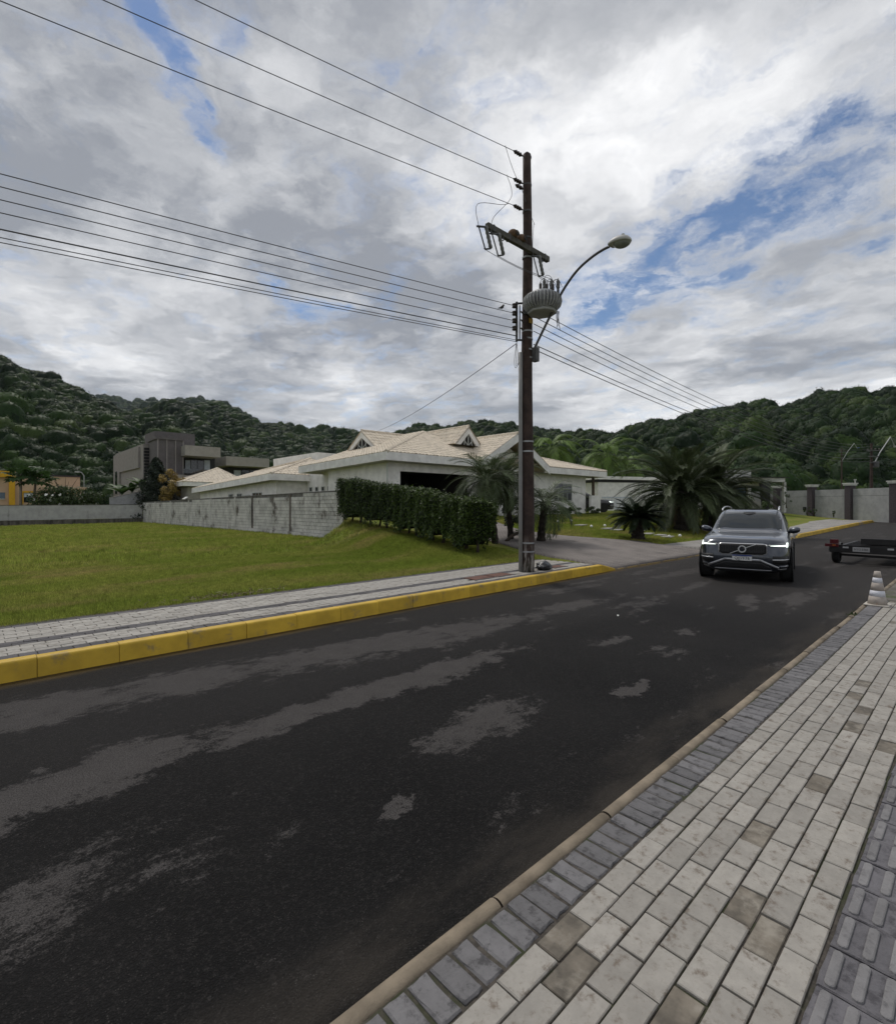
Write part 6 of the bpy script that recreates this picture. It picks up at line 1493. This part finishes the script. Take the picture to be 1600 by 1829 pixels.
            rim.build('rim', M_RIM, wh)
        spatch('sill_trim', M_TRIM, sg, [(1.35, 0.27), (3.40, 0.27), (3.40, 0.40), (1.35, 0.40)], 0.012); spatch('door_gap', M_TRIM, sg, [(2.60, 0.42), (2.608, 0.42), (2.63, 1.13), (2.622, 1.13)], 0.003, th=0.006)
        spatch('door_handle', M_CHROME, sg, [(2.30, 0.98), (2.52, 0.985), (2.52, 1.01), (2.30, 1.005)], 0.03, th=0.03)
        mr = MB(); rings = []
        for (t, w, h) in ((0.0, 0.03, 0.03), (0.03, 0.085, 0.055), (0.10, 0.115, 0.080), (0.18, 0.105, 0.080), (0.235, 0.07, 0.055), (0.25, 0.02, 0.02)):
            rings += [(1.83 - 0.25 * t + w * math.cos(a) - 0.0, sg * (0.865 + t), 1.155 + 0.18 * t + h * math.sin(a)) for a in [2 * PI * j / 12 for j in range(12)]]
        mr.v = rings; mr.f = [(i * 12 + j, i * 12 + (j + 1) % 12, (i + 1) * 12 + (j + 1) % 12, (i + 1) * 12 + j) for i in range(5) for j in range(12)] + [tuple(range(12)), tuple(60 + j for j in range(12))]
        mi = mr.build('mirror', paint, root, True); MB().bar((1.84, sg * 0.86, 1.10), (1.80, sg * 0.92, 1.13), 0.07, 0.04).build('mirror_stalk', M_TRIM, mi)
        # roof rail
        pts = [(2.20, sg * 0.655, 1.665), (2.32, sg * 0.652, 1.715), (2.55, sg * 0.648, 1.752), (3.0, sg * 0.64, 1.772), (3.7, sg * 0.635, 1.762), (4.2, sg * 0.63, 1.715), (4.36, sg * 0.63, 1.66)]
        MB().tube(pts, 0.019, 8).build('roof_rail', M_CHROME, root, True)
        # headlight with T-shaped daytime light
        ya, yb = sorted((sg * 0.515, sg * 0.925))
        hl = fpatch('headlight', M_LENS, ya, yb, lambda y: 0.835 + 0.035 * (0.925 - abs(y)) / 0.41 - 0.0, lambda y: 0.895 + 0.075 * (abs(y) - 0.515) / 0.41, 0.006, ny=10, nz=3)
        ya, yb = sorted((sg * 0.555, sg * 0.875)); fpatch('daytime_light', M_DRL, ya, yb, lambda y: 0.872 - 0.012 * (abs(y) - 0.555) / 0.32, lambda y: 0.882 + 0.020 * (abs(y) - 0.555) / 0.32, 0.014, hl, 8, 1, 0.01)
        ya, yb = sorted((sg * 0.852, sg * 0.886)); fpatch('daytime_light', M_DRL, ya, yb, c_(0.845), c_(0.945), 0.0145, hl, 2, 3, 0.01)
        # lower corner intake with bright blade, fog lamp
        ya, yb = sorted((sg * 0.60, sg * 0.905)); fpatch('corner_intake', M_TRIM, ya, yb, lambda y: 0.47 - 0.03 * (abs(y) - .6), lambda y: 0.645, 0.006, ny=8, nz=3); fpatch('bumper_blade', M_CHROME, ya, yb, lambda y: 0.548 + 0.02 * (abs(y) - 0.6), lambda y: 0.572 + 0.02 * (abs(y) - 0.6), 0.018, ny=8, nz=1)
        ya, yb = sorted((sg * 0.70, sg * 0.86)); fpatch('fog_lamp', M_SATIN, ya, yb, c_(0.335), c_(0.355), 0.02, ny=4, nz=1)
        for (za, y_a, y_b) in ((0.0, 0.36, 0.72),):
            ya, yb = sorted((sg * y_a, sg * y_b)); fpatch('skid_trim', M_SATIN, ya, yb, lambda y: 0.565 - 0.165 * (abs(y) - 0.36) / 0.36 - 0.055, lambda y: 0.565 - 0.165 * (abs(y) - 0.36) / 0.36, 0.022, ny=6, nz=1)
        ya, yb = sorted((sg * 0.72, sg * 0.93)); fpatch('skid_trim', paint, ya, yb, c_(0.37), c_(0.43), 0.016, ny=5, nz=1)
        ya, yb = sorted((sg * 0.60, sg * 0.85)); 
    # grille: rounded opening with bright surround
    gr_lo = lambda y: 0.665 + 0.035 * max(0, abs(y) - 0.40) / 0.08 if abs(y) > 0.40 else 0.665; gr_hi = lambda y: 0.905 - 0.02 * max(0, abs(y) - 0.44) / 0.04 if abs(y) > 0.44 else 0.905
    fpatch('grille_surround', M_CHROME, -0.495, 0.495, lambda y: gr_lo(y) - 0.014, lambda y: gr_hi(y) + 0.014, 0.008, ny=24, nz=4)
    g = fpatch('grille', M_TRIM, -0.478, 0.478, gr_lo, gr_hi, 0.014, ny=24, nz=4)
    vb = MB()
    for k in range(27):
        y = -0.455 + 0.035 * k; vb.span((front_x(y, 0.78) - 0.026, y - 0.004, 0.69), (front_x(y, 0.78) - 0.012, y + 0.004, 0.885))
    vb.build('grille_bars', M_BLACKM, g)
    em = Vector((front_x(0, 0.785) - 0.035, 0, 0.785)); MB().lathe([(0.058, -0.008), (0.085, -0.008), (0.085, 0.010), (0.058, 0.010), (0.058, -0.008)], em, 28, Matrix.Rotation(PI / 2, 3, 'Y'), caps=False).build('emblem_ring', M_CHROME, g)
    MB().lathe([(0.001, 0), (0.057, 0), (0.057, 0.008)], em, 20, Matrix.Rotation(PI / 2, 3, 'Y')).build('emblem_disc', M_INK, g)
    MB().bar(em + Vector((0.012, -0.27, 0.115)), em + Vector((0.012, -0.075, 0.034)), 0.020, 0.016).bar(em + Vector((0.012, 0.075, -0.034)), em + Vector((0.012, 0.25, -0.112)), 0.020, 0.016).build('diagonal_bar', M_CHROME, g)
    fpatch('lower_intake', M_TRIM, -0.56, 0.56, lambda y: 0.33, lambda y: 0.50 - 0.12 * max(0, (abs(y) - 0.38)) / 0.18, 0.006, ny=20, nz=3); fpatch('skid_bar', M_SATIN, -0.58, 0.58, c_(0.300), c_(0.318), 0.024, ny=18, nz=1); fpatch('skid_trim', M_SATIN, -0.36, 0.36, c_(0.510), c_(0.565), 0.022, ny=12, nz=1)
    fpatch('under_bumper', M_TRIM, -0.86, 0.86, c_(0.245), c_(0.295), 0.012, ny=16, nz=1)
    px_ = front_x(0, 0.6) - 0.035
    pl = MB().box((px_, 0, 0.585), (0.012, 0.40, 0.13)).build('license_plate', M_PLATE, root); MB().box((px_ - 0.002, 0, 0.635), (0.012, 0.396, 0.030)).build('plate_band', M_PLBLUE, pl)
    if plate:
        me = text_mesh(plate, 0.098, 0.001, 0.92); me.transform(Matrix.Rotation(PI / 2, 4, 'X')); me.transform(Matrix.Rotation(-PI / 2, 4, 'Z')); o = obj('plate_lettering', me, M_INK, pl); o.location = (px_ - 0.0085, 0, 0.572)
    # inside: mirror pod, seats, steering wheel seen faintly; roof glass
    fpatch('sensor_pod', M_TRIM, -0.14, 0.14, lambda y: 1.545 + 0.3 * abs(y), lambda y: 1.63, 0.010, ny=6, nz=2)
    MB().box((3.2, 0, 1.706), (1.3, 0.80, 0.012)).build('roof_glass', M_CARGL, root)
    MB().box((4.955, 0, 0.9), (0.02, 0.5, 0.12)).build('license_plate', M_PLATE, root)
    for sg in (-1, 1): MB().box((4.84, sg * 0.70, 1.1), (0.10, 0.14, 0.5)).build('tail_light', M_REDL, root)
    return root
wl, wr = G(1253, 1029, -0.05), G(1414, 1036, -0.05)
hd = math.atan2(-(wr.x - wl.x), (wr.y - wl.y)) 
HEAD = R(192.0)
fwd = Vector((math.cos(HEAD), math.sin(HEAD), 0)); mid = (wl + wr) / 2
nose = mid + fwd * 0.90 + Vector((0, 0, 0)); nose.z = -0.05
car('dark grey sport utility car with lit headlights driving towards the camera', nose, HEAD, M_PAINT)
pk_ = P(1096, HY, 44); pk_.z = gzf(pk_.x, pk_.y)
car('dark parked car in the carport, half hidden by the cycad', pk_, R(300), pm('black_paint', (0.010, 0.010, 0.011), 0.3, 0.05, 2, coat=1.0, local=True), plate=None)

# ------------------------------------------------------------------ flatbed trailer at the kerb
tr_ = thing('trailer', 'low black flatbed trailer with red tail lamps parked at the right kerb', 'trailer', (19.35, 2.45, float(road_z(19)) ))
M_TBLK = pm('trailer_black_paint', (0.013, 0.012, 0.012), 0.5, 0.3, 5); M_TRED = pm('trailer_red_lamp', (0.085, 0.008, 0.012), 0.4); M_RFL = pm('reflector_white', (0.42, 0.42, 0.42), 0.3); M_ORG = pm('amber_lens', (0.40, 0.11, 0.02), 0.3)
MB().span((0.0, -0.92, 0.36), (0.10, 0.92, 0.60)).build('rear_beam', M_TBLK, tr_)
for y in (-0.7, 0.7): MB().span((0.1, y - 0.04, 0.42), (3.2, y + 0.04, 0.56)).build('chassis_rail', M_TBLK, tr_)
MB().span((0.55, -0.98, 0.60), (3.2, 0.20, 0.64)).build('deck', M_TBLK, tr_)
MB().span((0.15, -0.98, 0.63), (0.22, 0.18, 0.80)).build('tail_board', M_TBLK, tr_)
for k in range(5): MB().span((0.7 + 0.5 * k, -0.7, 0.46), (0.78 + 0.5 * k, 0.7, 0.55)).build('cross_member', M_TBLK, tr_)
MB().bar((3.2, 0.7, 0.5), (4.4, 0.0, 0.48), 0.08, 0.10).bar((3.2, -0.7, 0.5), (4.4, 0.0, 0.48), 0.08, 0.10).build('drawbar', M_TBLK, tr_)
MB().bar((0.45, -0.95, 0.24), (0.45, 0.78, 0.27), 0.07, 0.07).build('axle', M_TBLK, tr_)
for s in (-1, 1):
    w = bpy.data.objects.new('wheel', None); COL.objects.link(w); w.parent = tr_; w.location = (0.55, s * 0.83, 0.285); w.rotation_euler = (-s * PI / 2, 0, 0)
    MB().lathe([(0.16, -0.09), (0.25, -0.095), (0.28, -0.07), (0.285, 0.0), (0.28, 0.07), (0.25, 0.095), (0.16, 0.09)], (0, 0, 0), 24, caps=False).build('tyre', M_TYRE, w, True); MB().lathe([(0.01, 0.02), (0.06, 0.05), (0.15, 0.03), (0.17, 0.085)], (0, 0, 0), 20).build('rim', M_STEELD, w)
    fm = MB(); n = 9
    for k in range(n + 1):
        a = PI * (0.08 + 0.84 * k / n); fm.v += [(0.55 + 0.34 * math.cos(a), s * 0.70, 0.30 + 0.34 * math.sin(a)), (0.55 + 0.34 * math.cos(a), s * 0.98, 0.30 + 0.34 * math.sin(a))]
    fm.f = [(2 * k, 2 * k + 1, 2 * k + 3, 2 * k + 2) for k in range(n)]; fm.build('mudguard', M_TBLK, tr_)
    MB().span((-0.035, s * 0.86 - 0.17, 0.53), (-0.002, s * 0.86 + 0.17, 0.62)).build('tail_lamp', M_TRED, tr_); MB().span((-0.05, s * 0.80 - 0.10, 0.63), (0.12, s * 0.80 + 0.10, 0.76)).build('marker_lamp', M_TRED, tr_)
    MB().span((-0.045, s * 0.80 - 0.04, 0.565), (-0.036, s * 0.80 + 0.04, 0.60)).build('amber_lamp', M_ORG, tr_); MB().span((-0.012, s * 0.52 - 0.07, 0.50), (-0.002, s * 0.52 + 0.07, 0.55)).build('reflector', M_RFL, tr_)
plt_ = MB().span((-0.016, -0.05, 0.41), (-0.004, 0.35, 0.545)).build('license_plate', pm('trailer_plate', (0.36, 0.36, 0.36), 0.5), tr_)
me = text_mesh('MTG-3383', 0.085, 0.001, 0.85); me.transform(Matrix.Rotation(PI / 2, 4, 'X')); me.transform(Matrix.Rotation(-PI / 2, 4, 'Z')); o = obj('plate_lettering', me, M_INK, plt_); o.location = (-0.0185, 0.15, 0.475)
# ------------------------------------------------------------------ small things
cn = thing('traffic_cone', 'faded traffic cone with two white bands at the pavement edge', 'traffic cone', (11.55, 1.33, 0.0)); cn.scale = (0.86, 0.86, 0.9)
M_CONE = pm('faded_cone_plastic', (0.36, 0.32, 0.285), 0.7, 0.12, 9, dark=(0.36, 0.20, 0.15), dk=(0.60, 0.76), ds=5); M_BAND = pm('cone_white_band', (0.60, 0.61, 0.66), 0.5, 0.06, 9)
MB().box((0, 0, 0.012), (0.40, 0.40, 0.024)).build('base', pm('cone_base', (0.46, 0.43, 0.38), 0.8), cn, bev=0.006)
rc = lambda z: lerp(0.165, 0.050, z / 0.66)
for z0, z1, m_, nm_ in ((0.024, 0.18, M_CONE, 'lower_cone'), (0.18, 0.29, M_BAND, 'reflective_band'), (0.29, 0.44, M_CONE, 'middle_cone'), (0.44, 0.54, M_BAND, 'reflective_band'), (0.54, 0.66, M_CONE, 'tip')):
    MB().lathe([(rc(z0) * 0.9, z0), (rc(z0), z0), (rc(z1), z1), (rc(z1) * 0.85, z1)], (0, 0, 0), 24).build(nm_, m_, cn, True)
bg_ = thing('garbage_bag', 'small tied black plastic bag lying at the foot of the utility pole', 'garbage bag', (10.30, 7.55, 0.152))
V, Fc = ico(4); k = np.array([1 + 0.30 * fbm(v, 3, 4, 1.6) for v in V]); V = V * k[:, None] * np.array([0.23, 0.17, 0.11]); V[:, 2] = np.maximum(V[:, 2] + 0.085, 0.0)
obj('sack', np_mesh('sack', V, Fc, True), pm('black_bag', (0.018, 0.019, 0.023), 0.28, 0.2, 9, 0.6, 14, spec=0.6, bd=0.03), bg_)
MB().lathe([(0.02, 0.12), (0.05, 0.15), (0.015, 0.165), (0.06, 0.20), (0.03, 0.22)], (0.04, 0, 0.0), 9).build('knot', pm('black_bag_knot', (0.016, 0.017, 0.02), 0.35), bg_)
M_RUST = pm('rusty_cover', (0.115, 0.055, 0.040), 0.85, 0.3, 6, 0.4, 60)
for i, (x, y, w_, l_, lab) in enumerate(((8.10, 7.68, 0.62, 0.38, 'rusty inspection cover in the footpath, left one of the pair left of the pole'), (8.78, 7.695, 0.62, 0.38, 'rusty inspection cover in the footpath, nearer the pole of the pair'), (11.05, 7.72, 0.55, 0.30, 'rusty inspection cover in the footpath behind the black bag'))):
    c_ = thing('inspection_cover', lab, 'cover', (x, y, 0.150), 0.022); MB().box((0, 0, 0.004), (w_, l_, 0.012)).build('lid', M_RUST, c_); MB().box((0, l_ / 2 + 0.02, 0.002), (w_ + 0.08, 0.03, 0.012)).box((0, -l_ / 2 - 0.02, 0.002), (w_ + 0.08, 0.03, 0.012)).build('frame', M_STEELD, c_)
M_GLOBE = pm('white_globe', (0.75, 0.75, 0.72), 0.4)
gl = [(996.6, 931.5), (1019.7, 930), (1056, 940.6), (1080, 939), (1149, 947), (1195, 959), (1214, 957.5)]
where = ['nearest the dwarf palm', 'second from the dwarf palm', 'left of the pair before the carport wall', 'right of the pair before the carport wall', 'just behind the cycad', 'left of two near the large palms', 'right of two near the large palms']
for i, (px, py) in enumerate(gl):
    q = hit(px, py + 3); g_ = thing('garden_light', 'small white globe light on the lawn, ' + where[i], 'garden light', q, group='white globe lights on the lawn')
    V, Fc = ico(3); obj('globe', np_mesh('globe', V * 0.075 + np.array([0, 0, 0.10]), Fc, True), M_GLOBE, g_); MB().cyl((0, 0, -0.05), (0, 0, 0.05), 0.035, 0.03, 8).build('stake', M_BLACKM, g_)
M_STEP = pm('stepping_stone', (0.34, 0.33, 0.31), 0.85, 0.15, 4)
for i, (px, py) in enumerate(((1037, 939.5), (1085, 945.5), (1102, 948), (1157, 955), (1179, 957.5), (1192, 960.5))):
    q = hit(px, py); s_ = MB().box((0, 0, 0), (0.95, 0.42, 0.06), 0.2).build('stepping_stone', M_STEP, None, bev=0.01); s_.location = q + Vector((0, 0, 0.045))
    tag(s_, 'pale stepping stone in the lawn, %s from the left' % ('first', 'second', 'third', 'fourth', 'fifth', 'sixth')[i], 'stepping stone', 'stepping stones across the lawn')
fl = thing('floodlight', 'small white floodlight on top of the block wall', 'floodlight', (12.95, 46.5, wtop(25.1)))
MB().box((0, 0, 0.16), (0.35, 0.75, 0.05), 0, Matrix.Rotation(R(-35), 4, 'Y')).build('lamp_head', M_CAP, fl); MB().cyl((0, 0, 0), (0, 0, 0.16), 0.03, 0.03, 6).build('bracket', M_STEELD, fl)
rc_ = random.Random(8)
tu = thing('weed', 'tuft of weeds growing at the kerb near the traffic cone', 'weed', (10.3, 1.50, -0.04)); tu.scale = (0.6, 0.6, 0.6)
V, Fc = leaf_quads(RNG.normal(0, 0.07, (70, 3)) * np.array([1.3, 0.7, 0.5]) + np.array([0, 0, 0.05]), np.tile([0, -1, 0.3], (70, 1)), 0.05, RNG, 0.25); obj('leaves', np_mesh('leaves', V, Fc), M_HEDGE, tu)
lt = MB().poly([(0, 0, 0), (0.05, 0.012, 0.012), (0.075, 0.03, 0.004), (0.05, 0.045, 0.015), (0.01, 0.03, 0.006)]).build('litter', M_CAP); lt.location = G(1104, 1102, -0.05) + Vector((0, 0, 0.01)); tag(lt, 'scrap of white litter on the asphalt before the car', 'litter')
# dry grass heap at the edge of the lawn
dg = thing('dry_grass_heap', 'heap of dry clippings at the lawn edge by the footpath', 'clippings', (3.35, 9.25, 0.13))
V, Fc = leaf_quads(RNG.normal(0, 1, (420, 3)) * np.array([0.45, 0.10, 0.02]) + np.array([0, 0, 0.02]), np.tile([0, 0, 1.0], (420, 1)), 0.06, RNG, 0.12, 0.5); obj('clippings', np_mesh('clippings', V, Fc), M_DEAD, dg)
# ------------------------------------------------------------------ humid air towards the hills
hz = MB().span((-2600, -2600, -6), (4200, 4200, 900)).build('haze', None)
hm = bpy.data.materials.new('humid_air'); hm.use_nodes = True; ht = NT(hm.node_tree)
for n in list(ht.n): ht.n.remove(n)
pv_ = ht.new('ShaderNodeVolumePrincipled'); pv_.inputs['Color'].default_value = (0.78, 0.90, 1.0, 1); pv_.inputs['Density'].default_value = 0.00005
ht.link(pv_.outputs[0], ht.new('ShaderNodeOutputMaterial').inputs['Volume']); hz.data.materials.append(hm); hz['kind'] = 'stuff'
